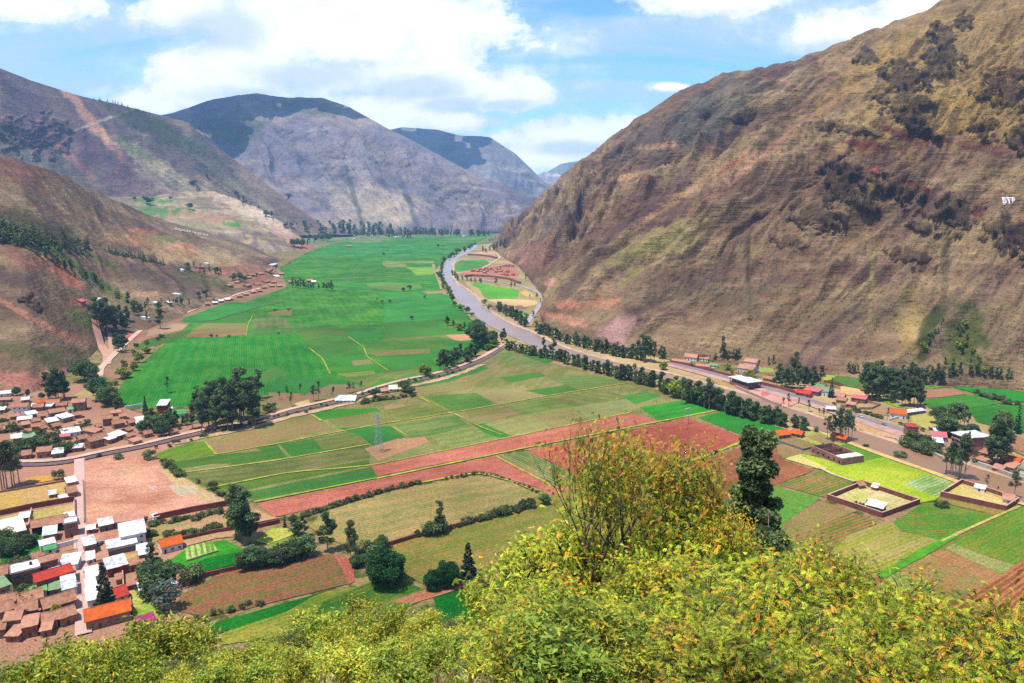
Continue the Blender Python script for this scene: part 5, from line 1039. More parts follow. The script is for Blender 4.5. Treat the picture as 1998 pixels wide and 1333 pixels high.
# trees in the far plain
tree_row('euc', [(572, 562), (590, 564), (610, 566), (622, 566)], (20, 18, 14), 12, DS, 'the plain windbreak beside pink houses', 'windbreak in the emerald plain', jx=3, jy=1, detail=False)
tree_row('euc', [(628, 565), (640, 567), (652, 569)], (14, 16, 20), 8, DS, 'the plain windbreak free end', 'windbreak in the emerald plain', jx=2, jy=1, detail=False)
scatter('broad', [(735, 585, 5, 'first of three small trees in a row in the plain', 1.2), (746, 591, 7, 'second of three small trees in a row in the plain', 1.2), (760, 591, 8, 'third and largest of three small trees in a row in the plain', 1.2), (829, 583, 9, 'single tree near the corner of the emerald plain by the river'), (787, 569, 10, 'left tree of the pair in the pale oval field', 1.2), (799, 567, 14, 'right and taller tree of the pair in the pale oval field', .8),
                 (804, 624, 10, 'lone dark tree in the middle of the plain'), (748, 498, 7, 'tree at the top of the short diagonal hedge far off', 1.5), (855, 482, 7, 'tree by the far ditch, left of two', 1.4), (866, 482, 5, 'tree by the far ditch, right of two', 1.6), (600, 504, 0.1, 'x')][:-1], 'lone trees in the emerald plain', detail=False)
scatter('bush', [(412, 658, 6, 'small dark bush at the left of the three on the emerald field edge', 1.3), (423, 657, 5, 'small dark bush in the middle of the three on the emerald field edge'), (447, 658, 5, 'small dark bush at the right of the three on the emerald field edge'), (543, 652, 5, 'tiny bush at the top corner of the great emerald field', 1.2), (565, 606, 6, 'dark bush at the right end of the tiny brown plot in the plain', 1.4), (535, 607, 5, 'dark bush at the left end of the tiny brown plot in the plain', 2.0)], 'bushes in the emerald plain')

# ---- left slope
tree_row('pine', [(0, 465), (50, 478), (110, 485), (175, 490)], (38, 34, 30, 26), 34, DS, 'the lower rank of the slope wood', 'eucalyptus wood on the left slope', jx=5, jy=8, detail=False)
tree_row('pine', [(0, 445), (60, 458), (120, 468), (170, 476)], (26, 24, 20, 18), 24, DS, 'the upper rank of the slope wood', 'eucalyptus wood on the left slope', jx=6, jy=5, detail=False)
tree_row('pine', [(205, 490), (240, 500), (280, 508), (318, 518)], (16, 18, 20, 16), 24, DS, 'the straight left slope windbreak', 'windbreak across the left slope', jx=2, jy=1.5, detail=False)
tree_row(['pine', 'row'], [(75, 490), (100, 505), (130, 520), (150, 535), (185, 555), (220, 572), (250, 590)], (18, 20, 16, 16, 18), 22, DS, 'the slanting left slope ravine', 'trees along the slanting ravine', jx=7, jy=6, detail=False)
tree_row(['euc', 'broad'], [(350, 525), (390, 530), (420, 540), (450, 555), (500, 548)], (14, 14, 16, 12), 18, DS, 'the orchards under the terraces', 'trees of the far-left hamlet', jx=14, jy=9, detail=False)
tree_row(['euc', 'broad'], [(250, 600), (290, 600), (330, 600), (370, 590), (410, 580)], (16, 16, 14, 14), 18, DS, 'the wooded hamlet above the road', 'trees of the far-left hamlet', jx=10, jy=9, detail=False)
tree_row(['euc'], [(190, 640), (205, 648), (225, 648), (245, 640)], (46, 52, 44, 36), 14, DS, 'the dark grove beside the pink track', 'dark grove beside the pink track', jx=6, jy=6, detail=True)
tree_row(['euc'], [(235, 625), (260, 618), (290, 622)], (28, 26, 24), 8, DS, 'the thin wood behind the dark grove', 'dark grove beside the pink track', jx=6, jy=6, detail=True)
scatter('euc', [(313, 642, 40, 'massive dark tree beside the pale road, on the hamlet side', 1.5), (236, 668, 0.1, 'x')][:-1], None, detail=True)
tree_row('euc', [(225, 686), (236, 690), (246, 680)], (30, 34, 30), 5, DS, 'the clump in the road fork', 'clump in the fork of the roads', jx=2, jy=2, detail=True)
scatter('broad', [(165, 744, 40, 'big dark tree on the left of the pink road below the slope', 1.2), (176, 740, 30, 'dark tree touching the big one by the pink road', 1.2), (232, 672, 16, 'reddish dark tree above the small red field', 1.3)], 'trees at the foot of the near-left slope')
scatter('yel', [(243, 738, 24, 'bright yellow bush at the low edge of the emerald field', 1.3), (262, 724, 20, 'yellow bush in the middle of the line by the emerald field', 1.2), (270, 708, 22, 'yellow-green tree near the top of the line by the emerald field', 1.2), (286, 690, 16, 'olive tree at the top of the line by the emerald field', 1.2)], 'yellow bushes beside the emerald field')
tree_row('bush', [(215, 760), (230, 745), (250, 700), (270, 680), (300, 668), (330, 660)], (10, 9, 7), 14, DS, 'the scrub beside the emerald field', 'scrub between road and emerald field', jx=8, jy=6)

# ---- the old town and around it
tree_row('euc', [(92, 780), (105, 782), (118, 780), (130, 778)], (38, 48, 52, 40), 8, DS, 'the grove above the town', 'grove above the town', jx=4, jy=3)
tree_row(['broad', 'euc'], [(180, 768), (200, 780), (215, 795), (235, 800)], (44, 40, 34, 26), 11, DS, 'the trees between town and field', 'trees between town and emerald field', jx=7, jy=6)
scatter('broad', [(33, 772, 16, 'small rounded tree on the pink earth above the town'), (55, 776, 16, 'thin tree on the pink earth above the town', .7), (82, 780, 14, 'small green tree left of the grove above the town')], 'small trees on the pink earth')
scatter('euc_open', [(327, 767, 32, 'lone leaning eucalyptus casting its shadow on the emerald field', 1.4)], None)
tree_row('euc', [(375, 828), (395, 832), (415, 834), (435, 830), (455, 828), (480, 826), (500, 820)], (60, 66, 70, 78, 84, 90, 74), 22, DS, 'the big canal road grove', 'big eucalyptus grove beside the canal road', jx=6, jy=14, detail=True)
tree_row('euc', [(390, 800), (420, 800), (460, 790), (500, 782), (515, 780)], (44, 52, 56, 54), 12, DS, 'the rear of the big canal grove', 'big eucalyptus grove beside the canal road', jx=6, jy=6, detail=True)
scatter('bush', [(525, 806, 20, 'rounded dark shrub at the foot of the big grove, left of two', 1.2), (530, 800, 16, 'rounded dark shrub at the foot of the big grove, right of two')], None)
scatter('euc_open', [(545, 780, 18, 'small open tree on the brown fallow plot, left one', 1.2), (560, 776, 24, 'thin tree standing behind the brown fallow plot'), (568, 794, 30, 'taller open tree on the brown fallow plot', 1.2), (586, 772, 26, 'slim tree by the green strip behind the fallow plot'), (612, 784, 34, 'tree beside the straw plot, left of two', 1.1), (622, 782, 40, 'tallest tree beside the straw plot, right of two'), (650, 784, 32, 'slender tree just left of the white tent roof', .9), (682, 768, 24, 'dark tree above the canal road, left of the pair', 1.3), (690, 766, 20, 'dark tree above the canal road, middle', 1.1), (705, 764, 22, 'dark tree above the canal road, right of the pair', 1.1)], 'open trees along the canal road')
scatter('broad', [(733, 776, 22, 'olive round tree in the walled garden by the canal road', 1.2), (792, 764, 26, 'big green tree at the right end of the walled garden', 1.3), (802, 768, 16, 'smaller green tree at the garden corner', 1.2)], 'garden trees by the canal road')
scatter('yel', [(712, 786, 14, 'yellow-green shrub in the walled garden by the canal road', 1.4)], None)
tree_row('bush', [(700, 790), (730, 784), (760, 780), (790, 776), (812, 774)], (8, 8, 8), 14, DS, 'the canal road garden hedge', 'hedge of the garden', jx=1, jy=.8, wide=1.2)
tree_row('bush', [(690, 776), (705, 770), (745, 762), (790, 748), (850, 736), (900, 724)], (8, 8, 7, 6), 18, DS, 'the upper canal road shrubs', 'shrubs along the canal road', jx=3, jy=2)
tree_row('bush', [(300, 878), (380, 856), (430, 842), (450, 838), (500, 824), (560, 812), (600, 804), (650, 790)], (7, 8, 8, 6, 6), 22, DS, 'the stony canal road verge', 'shrubs on the canal road verge', jx=4, jy=3)
tree_row(['broad', 'euc'], [(275, 850), (295, 842), (300, 830), (315, 850), (330, 830), (350, 840), (365, 830)], (24, 40, 30, 30, 26, 24), 15, DS, 'the leafy right-hand town yards', 'trees in the town yards', jx=7, jy=8)
scatter('conifer', [(285, 812, 40, 'dark pointed conifer beside the white two-storey house', .8)], None)
tree_row('bush', [(20, 880), (60, 876), (90, 868), (110, 880), (150, 880)], (18, 20, 18, 14), 16, DS, 'the leafy old town bottom', 'shrubs in the old town', jx=8, jy=7, wide=1.2)
tree_row('bush', [(0, 800), (10, 838), (60, 850), (120, 845), (150, 840), (180, 830)], (14, 14, 12, 14), 20, DS, 'the old town house gaps', 'shrubs in the old town', jx=8, jy=6, wide=1.1)
tree_row('euc_open', [(0, 955), (15, 952), (28, 950), (42, 946)], (76, 80, 70, 56), 6, DS, 'the left margin below the rail bed', 'trees at the left margin', jx=3, jy=4)
scatter('bush', [(115, 936, 18, 'lone round bush beside the yellow plot below the rail bed', 1.2), (292, 896, 20, 'dark round bush at the corner of the olive crop by the rail bed', 1.1), (232, 896, 10, 'small bush on the upper edge of the pink lot', 1.3), (192, 892, 8, 'smallest bush on the upper edge of the pink lot', 1.3)], None)
tree_row('bush', [(318, 905), (335, 920), (352, 932)], (12, 14, 12), 7, DS, 'the upper hedge of the pink lot', 'hedge along the pink lot', jx=2, jy=1.5, wide=1.3)
scatter('bush', [(386, 944, 10, 'isolated dark bush on the slanting lot edge, above the bigger one'), (414, 956, 18, 'biggest dark bush on the slanting edge of the pink lot', 1.1), (430, 968, 12, 'low wide bush on the slanting lot edge beside the tall tree', 1.5), (438, 960, 7, 'x')][:-1], 'bushes on the slanting lot edge')
tree_row('euc', [(457, 1050), (468, 1055), (478, 1062), (488, 1064)], (84, 100, 96, 70), 5, DS, 'the clump before the red strip', 'tall clump in front of the red strip', jx=2, jy=4)
scatter('broad', [(468, 1000, 30, 'dark green tree left behind the tall clump', 1.1)], None)
scatter('euc', [(594, 1048, 46, 'dark tree beside the yellow lawn, tallest of its three', 1.0), (640, 1076, 78, 'dark tapering tree in front of the striped field, left of two', 1.0), (685, 1098, 80, 'narrow dark tree in front of the striped field, right of two', .75), (858, 1040, 66, 'leafy tree standing on the wall between the two crops', 1.0)], 'tall trees of the near plots')
scatter('cypress', [(556, 1030, 26, 'small blue-green cypress at the end of the red strip', 1.2)], None)
scatter('broad', [(578, 1044, 26, 'low green tree left of the yellow lawn trees', 1.1), (572, 1020, 16, 'small dark tree behind the lawn trees')], 'trees by the yellow lawn')
scatter('round', [(754, 1142, 70, 'huge perfectly round dense green tree by the ploughed field', 1.0), (874, 1146, 52, 'round green tree of middle size right of the small one', .72), (844, 1152, 38, 'smallest round green tree in the row of three', .8)], 'round dense green trees')
scatter('conifer', [(914, 1130, 74, 'grey-green layered conifer beside the dark green field', 1.05)], None)
scatter('conifer', [(208, 1198, 92, 'very dark tall conifer beside the concrete street', 1.0)], None)
tree_row(['broad', 'bush'], [(560, 1098), (500, 1110), (480, 1112), (520, 1100), (545, 1098), (595, 1090), (610, 1085)], (34, 34, 30, 34), 12, DS, 'the thicket above the ploughed field', 'thicket above the ploughed field', jx=8, jy=4, wide=1.15)
scatter('grey', [(546, 1102, 34, 'wide grey-green shrub above the ploughed field', 1.3), (322, 1192, 56, 'rounded grey-green tree at the left tip of the ploughed field', 1.1)], 'grey-green trees by the ploughed field')
tree_row(['bush', 'broad'], [(700, 1086), (730, 1078), (750, 1068), (700, 1110), (690, 1110)], (22, 24, 20), 9, DS, 'the bushes beside the huge round tree', 'bushes beside the huge round tree', jx=6, jy=4)
tree_row(['broad', 'bush'], [(815, 1050), (840, 1044), (868, 1040)], (20, 24, 20), 6, DS, 'the bushes round the wall tree', 'bushes round the wall tree', jx=4, jy=3, wide=1.2)
tree_row('bush', [(590, 1010), (620, 1000), (680, 980), (720, 970), (760, 958), (820, 944)], (10, 11, 11, 9), 30, DS, 'the red strip lower hedge', 'hedge on the lower edge of the red strip', jx=2, jy=1)
tree_row('bush', [(868, 936), (902, 932), (930, 925), (970, 930), (1000, 942), (1030, 952), (1052, 964)], (7, 8, 6, 5, 8), 20, DS, 'the striped field corner hedge', 'hedge on the lower edge of the red strip', jx=1.5, jy=1)
tree_row('bush', [(880, 1034), (930, 1018), (970, 1008), (1010, 998), (1040, 990)], (12, 14, 18, 16), 18, DS, 'the dark hedge on the long wall', 'hedge on the long wall', jx=2, jy=2)
scatter('broad', [(1064, 984, 22, 'rounded dark tree at the right end of the long wall', 1.2), (1034, 990, 20, 'round dark tree second from the right end of the long wall'), (1020, 994, 22, 'round dark tree third from the right end of the long wall')], 'trees at the end of the long wall')
tree_row(['bush', 'broad'], [(300, 1170), (290, 1140), (305, 1120), (330, 1140), (380, 1130)], (30, 34, 34, 24), 12, DS, 'the thicket beside the sheds', 'thicket by the sheds', jx=8, jy=6, wide=1.1)
scatter('euc', [(300, 1120, 56, 'dark tree beside the small white-roofed brick house', 1.2)], None)
tree_row('bush', [(380, 1212), (430, 1195), (480, 1185), (520, 1178)], (9, 9, 9), 12, DS, 'the lower ploughed field edge', 'shrubs below the ploughed field', jx=5, jy=4)
tree_row('bush', [(285, 1040), (310, 1048), (340, 1050), (380, 1042), (420, 1036), (440, 1030)], (12, 14, 12, 12), 16, DS, 'the lower shrub garden row', 'shrub garden below the pink lot', jx=6, jy=4, wide=1.2)
tree_row('bush', [(290, 1030), (330, 1020), (360, 1018), (400, 1010), (440, 1000)], (9, 11, 10), 16, DS, 'the upper shrub garden row', 'shrub garden below the pink lot', jx=6, jy=3, wide=1.2)
tree_row('broad', [(5, 1080), (20, 1090), (45, 1076), (75, 1064)], (36, 30, 20, 16), 8, DS, 'the left margin orchard', 'orchard at the left margin', jx=6, jy=7)
tree_row('bush', [(0, 1120), (30, 1110), (55, 1105), (60, 1120)], (18, 18, 16), 9, DS, 'the thicket behind the tall brick house', 'orchard at the left margin', jx=5, jy=4, wide=1.2)
tree_row('bush', [(35, 1165), (50, 1168), (62, 1160), (30, 1205), (35, 1195)], (18, 20, 18), 9, DS, 'the green yard between the brick houses', 'bushes between the brick houses', jx=4, jy=4, wide=1.1)
scatter('yel', [(112, 1212, 30, 'leafy tree in the yard by the lower tiled houses', .8), (272, 1138, 16, 'small green tree in the bare yard below the white sheds'), (445, 1055, 0.1, 'x')][:-1], None)

# ---- right bank
tree_row('euc', [(1512, 750), (1530, 756), (1550, 758), (1575, 758), (1600, 752)], (36, 40, 44, 38, 34), 20, DS, 'the rectangular grove above the road', 'rectangular grove above the road', jx=4, jy=5, detail=True)
scatter('euc', [(1550, 740, 56, 'tallest eucalyptus rising out of the rectangular grove', .9)], None)
tree_row('euc', [(1684, 770), (1700, 776), (1720, 780), (1740, 782), (1755, 770)], (48, 58, 56, 50, 44), 20, DS, 'the great grove left part', 'great grove under the mountain', jx=5, jy=9, detail=True)
tree_row('euc', [(1756, 790), (1775, 796), (1795, 794)], (44, 50, 40), 9, DS, 'the great grove front corner', 'great grove under the mountain', jx=4, jy=4, detail=True)
tree_row('euc', [(1760, 748), (1790, 752), (1820, 752), (1840, 750)], (36, 34, 30, 24), 14, DS, 'the great grove right arm', 'great grove under the mountain', jx=5, jy=4, detail=False)
tree_row('euc', [(1790, 735), (1830, 735), (1880, 735), (1930, 740), (1975, 745)], (20, 22, 22, 18), 22, DS, 'the low wood along the mountain foot', 'wood along the mountain foot', jx=6, jy=3, detail=False)
tree_row(['euc', 'yel'], [(1800, 690), (1820, 660), (1830, 640), (1840, 620)], (16, 14, 10, 8), 10, DS, 'the narrow mountain gully', 'trees in the mountain gully', jx=5, jy=6, detail=False)
tree_row(['yel', 'row'], [(1850, 715), (1880, 690), (1880, 660), (1870, 635), (1900, 705), (1930, 722)], (14, 14, 12, 9), 20, {'yel': 'yellow-green tree', 'row': 'dark bushy tree'}, 'the wide yellowish mountain gully', 'trees in the mountain gully', jx=12, jy=8, detail=False)
tree_row('euc', [(1652, 728), (1662, 730), (1675, 730)], (20, 20, 18), 5, DS, 'the clump left of the great grove', 'small clumps under the right mountain', jx=2, jy=1, detail=False)
tree_row('euc', [(1412, 702), (1422, 704), (1435, 704), (1446, 702)], (20, 22, 22, 20), 7, DS, 'the clump behind the first villas', 'small clumps under the right mountain', jx=2, jy=1, detail=False)
scatter('euc', [(1408, 702, 50, 'very tall slim eucalyptus behind the first tile-roofed villas', .7), (1395, 704, 16, 'dark rounded tree left of the slim tall eucalyptus', 1.4), (1500, 712, 18, 'dark tree at the mountain foot between villas and grove, left of two'), (1508, 711, 20, 'dark tree at the mountain foot between villas and grove, right of two')], 'trees behind the villas', detail=False)
scatter('yel', [(1420, 722, 14, 'bright garden tree in front of the villas, larger', 1.3), (1428, 730, 12, 'green garden tree beside the villa wall', 1.0), (1350, 716, 8, 'small bright tree by the first villa', 1.2), (1462, 748, 30, 'bright yellow-green tree in the near bank hedge', 1.0), (1476, 818, 24, 'second bright yellow-green tree near the hedge corner', .9)], 'bright trees by the road')
scatter('cypress', [(1621, 776, 42, 'narrow dark cypress beside the blue-roofed sheds', 1.0), (1984, 846, 54, 'narrow leaning cypress at the right margin', 1.1)], 'cypresses on the right bank')
scatter('euc_open', [(1538, 795, 28, 'open tree on the far bank below the bare building lot, left of three', 1.1), (1528, 797, 22, 'low open tree on the far bank below the bare building lot'), (1558, 795, 20, 'very thin tree on the far bank below the bare building lot', .6), (1578, 804, 24, 'broad open tree on the far bank facing the hedge end', 1.5), (1598, 812, 16, 'small open tree on the far bank, left of two', 1.2), (1606, 814, 18, 'small open tree on the far bank, right of two', 1.1),
                     (1732, 818, 22, 'slim tree by the road left of the orange-roofed house', 1.0), (1772, 832, 20, 'slim tree by the road right of the orange-roofed house', 1.0)], 'open trees on the far bank')
tree_row('euc_open', [(1842, 925), (1858, 932), (1872, 940), (1886, 938)], (44, 60, 74, 66), 7, DS, 'the row before the four-storey block', 'high-stemmed trees by the river', jx=3, jy=3)
scatter('euc_open', [(1924, 955, 26, 'small tree on the near bank behind the triangular walled plot', 1.1), (1946, 962, 12, 'tiny sapling on the near bank behind the triangular plot'), (1978, 975, 50, 'tall open tree behind the corner of the triangular plot', 1.0)], 'trees behind the triangular plot')
tree_row('euc', [(1930, 900), (1938, 908), (1948, 912), (1956, 900)], (50, 66, 80, 74), 6, DS, 'the clump right of the block', 'dark clump right of the block', jx=3, jy=4)
tree_row(['euc_open', 'broad'], [(1832, 830), (1850, 850), (1870, 835), (1888, 850), (1900, 858)], (30, 36, 40, 36), 13, DS, 'the airy wood behind the block', 'airy trees behind the block', jx=7, jy=7)
tree_row(['euc', 'euc_open'], [(1938, 835), (1950, 850), (1965, 860), (1945, 862)], (26, 36, 30), 6, DS, 'the wood beyond the dark clump', 'airy trees behind the block', jx=4, jy=5)
tree_row('bush', [(1762, 868), (1780, 876), (1800, 882), (1820, 886), (1828, 880)], (14, 16, 16, 14), 20, DS, 'the dense lower river garden', 'river garden', jx=4, jy=4, wide=1.3)
tree_row('bush', [(1770, 858), (1790, 860), (1808, 866)], (14, 16, 14), 8, DS, 'the upper river garden', 'river garden', jx=4, jy=3, wide=1.3)
tree_row('bush', [(1662, 800), (1680, 806), (1700, 812), (1722, 818)], (7, 8, 8), 9, DS, 'the hedge past the rose-roofed sheds', 'hedge along the road', jx=2, jy=1.5, wide=1.3)
tree_row('bush', [(1798, 842), (1830, 840), (1860, 850), (1890, 860), (1920, 868), (1960, 880)], (7, 8, 8, 8), 16, DS, 'the right-bank yard fence line', 'shrubs behind the right-bank yards', jx=4, jy=3)
tree_row('bush', [(1905, 768), (1925, 776), (1945, 780), (1960, 788), (1985, 790)], (7, 10, 8), 9, DS, 'the right margin field hedge', 'hedge between the right-margin fields', jx=4, jy=1.5, wide=1.4)
scatter('bush', [(1689, 873, 8, 'small bush on the near bank beside the long hut, left one', 1.2), (1757, 893, 12, 'palm-like bush on the near bank by the yellow meadow', 1.3), (1462, 864, 12, 'bush at the upper corner of the big red field, left of the pair', 1.2), (1476, 862, 11, 'bush at the upper corner of the big red field, right of the pair', 1.3), (1512, 853, 12, 'dark bush left of the two tile-roofed huts', 1.4), (1551, 845, 8, 'small round bush between the two tile-roofed huts and the hedge'),
                 (1370, 892, 11, 'round bush on the grass line under the big red field, left of three'), (1388, 888, 9, 'round bush on the grass line under the big red field, middle'), (1395, 886, 10, 'round bush on the grass line under the big red field, right of three'), (1838, 990, 12, 'green bush at the corner of the triangular walled plot', 1.4), (1592, 843, 12, 'round bush right of the short hedge on the near bank')], 'single bushes on the near bank')
scatter('cypress', [(1359, 894, 16, 'thin dark shrub standing upright at the big red field edge', .6)], None)
scatter('bush', [(1670, 985, 8, 'sapling in the walled square plot, left of three', .7), (1680, 990, 10, 'sapling in the walled square plot, middle of three', .7), (1692, 984, 9, 'sapling in the walled square plot, right of three', .7)], 'saplings in the walled square plot')
# ================================================================== BUILDINGS, WALLS, PYLONS, CARS
NH = [0]
def house(zoom, A, B, d, h, roof, rc, wc, label, group=None, win=True, storeys=None, name='house', base=0.45):
    """A, B: feet of the wall that faces us (photo spots); d depth m; h wall height m"""
    A, B = zp(zoom, [A, B]); a = hit(*A); b = hit(*B)
    if a.z > 3 or b.z > 3: b = Vector((b.x, b.y, a.z)); zb = a.z
    else: zb = 0.0
    v = b - a; v.z = 0; w = v.length; ang = math.atan2(v.y, v.x); NH[0] += 1; rr = random.Random(NH[0] * 13)
    o = empty(name, (a.x, a.y, zb), ang); th = 0.22; near = mpp(a) < 0.85
    H_ = h + 0.4
    if roof == 'gable':
        rise = min(d * 0.26, 2.6); y2 = d / 2
        wv = [(0, 0, -.5 - (2 if zb else 0)), (w, 0, -.5 - (2 if zb else 0)), (w, d, -.5), (0, d, -.5), (0, 0, h), (w, 0, h), (w, d, h), (0, d, h), (0, y2, h + rise), (w, y2, h + rise)]
        MB().add(wv, [(0, 1, 5, 4), (2, 3, 7, 6), (1, 2, 6, 9, 5), (3, 0, 4, 8, 7), (3, 2, 1, 0)]).build('wall', WA[wc], o)
        e = 0.55; sl_ = rise / y2; r = MB()
        for s_ in (0, 1):
            ye = -e if s_ == 0 else d + e; ze = h - e * sl_ + 0.06; top = h + rise + 0.06; segs = 7; n0 = len(r.v)
            # slightly sagging, uneven courses
            for i in range(segs + 1):
                x = -e + (w + 2 * e) * i / segs; dz = rr.uniform(-0.05, 0.05)
                r.v += [(x, ye, ze + dz), (x, y2, top + dz * .6), (x, ye, ze + dz + th), (x, y2, top + th + dz * .6)]
            for i in range(segs):
                q = n0 + 4 * i; p = q + 4
                fs = [(q + 2, p + 2, p + 3, q + 3), (q, q + 1, p + 1, p), (q, p, p + 2, q + 2), (q + 1, q + 3, p + 3, p + 1)]
                r.f += fs if s_ == 0 else [tuple(reversed(f)) for f in fs]
            q = n0; p = n0 + 4 * segs; r.f += [(q, q + 2, q + 3, q + 1), (p, p + 1, p + 3, p + 2)]
        ro = r.build('roof', RO[rc], o)
        if near: MB().bar((-e, y2, h + rise + th + .06), (w + e, y2, h + rise + th + .06), 0.16).build('ridge', RO[rc], ro)
    elif roof == 'shed':
        rise = min(1.6, d * 0.16)
        wv = [(0, 0, -.5 - (2 if zb else 0)), (w, 0, -.5 - (2 if zb else 0)), (w, d, -.5), (0, d, -.5), (0, 0, h), (w, 0, h), (w, d, h + rise), (0, d, h + rise)]
        MB().add(wv, [(0, 1, 5, 4), (1, 2, 6, 5), (2, 3, 7, 6), (3, 0, 4, 7), (3, 2, 1, 0)]).build('wall', WA[wc], o)
        e = 0.4; r = MB(); n = max(4, int(w / 1.6)); sl_ = rise / d
        for i in range(n):      # overlapping corrugated sheets, not all laid level
            x0 = -e + (w + 2 * e) * i / n; x1 = -e + (w + 2 * e) * (i + 1) / n + 0.08; dz = 0.05 * (i % 2) + rr.uniform(0, .02); y0 = -e - rr.uniform(0, .25); y1 = d + e + rr.uniform(0, .25)
            z0 = h + .04 + y0 * sl_ + dz; z1 = h + .04 + y1 * sl_ + dz
            r.add([(x0, y0, z0), (x1, y0, z0), (x1, y1, z1), (x0, y1, z1), (x0, y0, z0 + .05), (x1, y0, z0 + .05), (x1, y1, z1 + .05), (x0, y1, z1 + .05)], [(0, 3, 2, 1), (4, 5, 6, 7), (0, 1, 5, 4), (1, 2, 6, 5), (2, 3, 7, 6), (3, 0, 4, 7)])
        r.build('roof', RO[rc], o)
    else:                       # flat slab behind a low parapet, with column stubs
        MB().box(0, w, 0, d, -.5, h).build('wall', WA[wc], o)
        r = MB().box(-.3, w + .3, -.3, d + .3, h + .003, h + .22)
        r.build('roof', RO[rc], o)
        if near:
            p = MB(); t = .18
            for x0, x1, y0, y1 in ((-.2, w + .2, -.2, -.2 + t), (-.2, w + .2, d + .2 - t, d + .2), (-.2, -.2 + t, -.2 + t + .003, d + .2 - t - .003), (w + .2 - t, w + .2, -.2 + t + .003, d + .2 - t - .003)): p.box(x0, x1, y0, y1, h + .223, h + .6)
            p.build('parapet', WA[wc], o)
            if wc == 'brick' and w > 8: MB().cyl((w * .7, d * .5, h + .22), (w * .7, d * .5, h + 1.6), .55, .55, 10).build('water_tank', M_DARK, o)
    if win and near and w > 3.2:
        ns = storeys or max(1, int(h / 2.7)); fh = h / ns; nw = max(1, int(w / 3.2)); dr = rr.randrange(nw)
        for s_ in range(ns):
            for i in range(nw):
                cx = (i + .5) * w / nw; z0 = s_ * fh
                if s_ == 0 and i == dr: MB().box(cx - .5, cx + .5, -.05, .1, 0.0, 2.1).build('door', M_DOOR, o); continue
                f = MB(); z1 = z0 + .95; z2 = z0 + min(2.05, fh - .3); hw = .6
                MB().box(cx - hw, cx + hw, -.02, .1, z1, z2).build('window', M_GLASS, o)
                if mpp(a) < 0.36:
                    f.box(cx - hw - .08, cx + hw + .08, -.12, -.023, z1 - .09, z1 - .003); f.box(cx - .03, cx + .03, -.05, -.023, z1, z2); f.build('sill', WA['white'], [c for c in o.children if c.name.startswith('window')][-1])
        # an opening in the end wall that shows
        sx = w if a.x < 0 else 0.0
        if d > 4: MB().box(sx - .06, sx + .04, d * .35, d * .35 + 1.1, h * .35, h * .35 + 1.0).build('window', M_GLASS, o)
    return tag(o, label, 'house' if name == 'house' else name.replace('_', ' '), group)

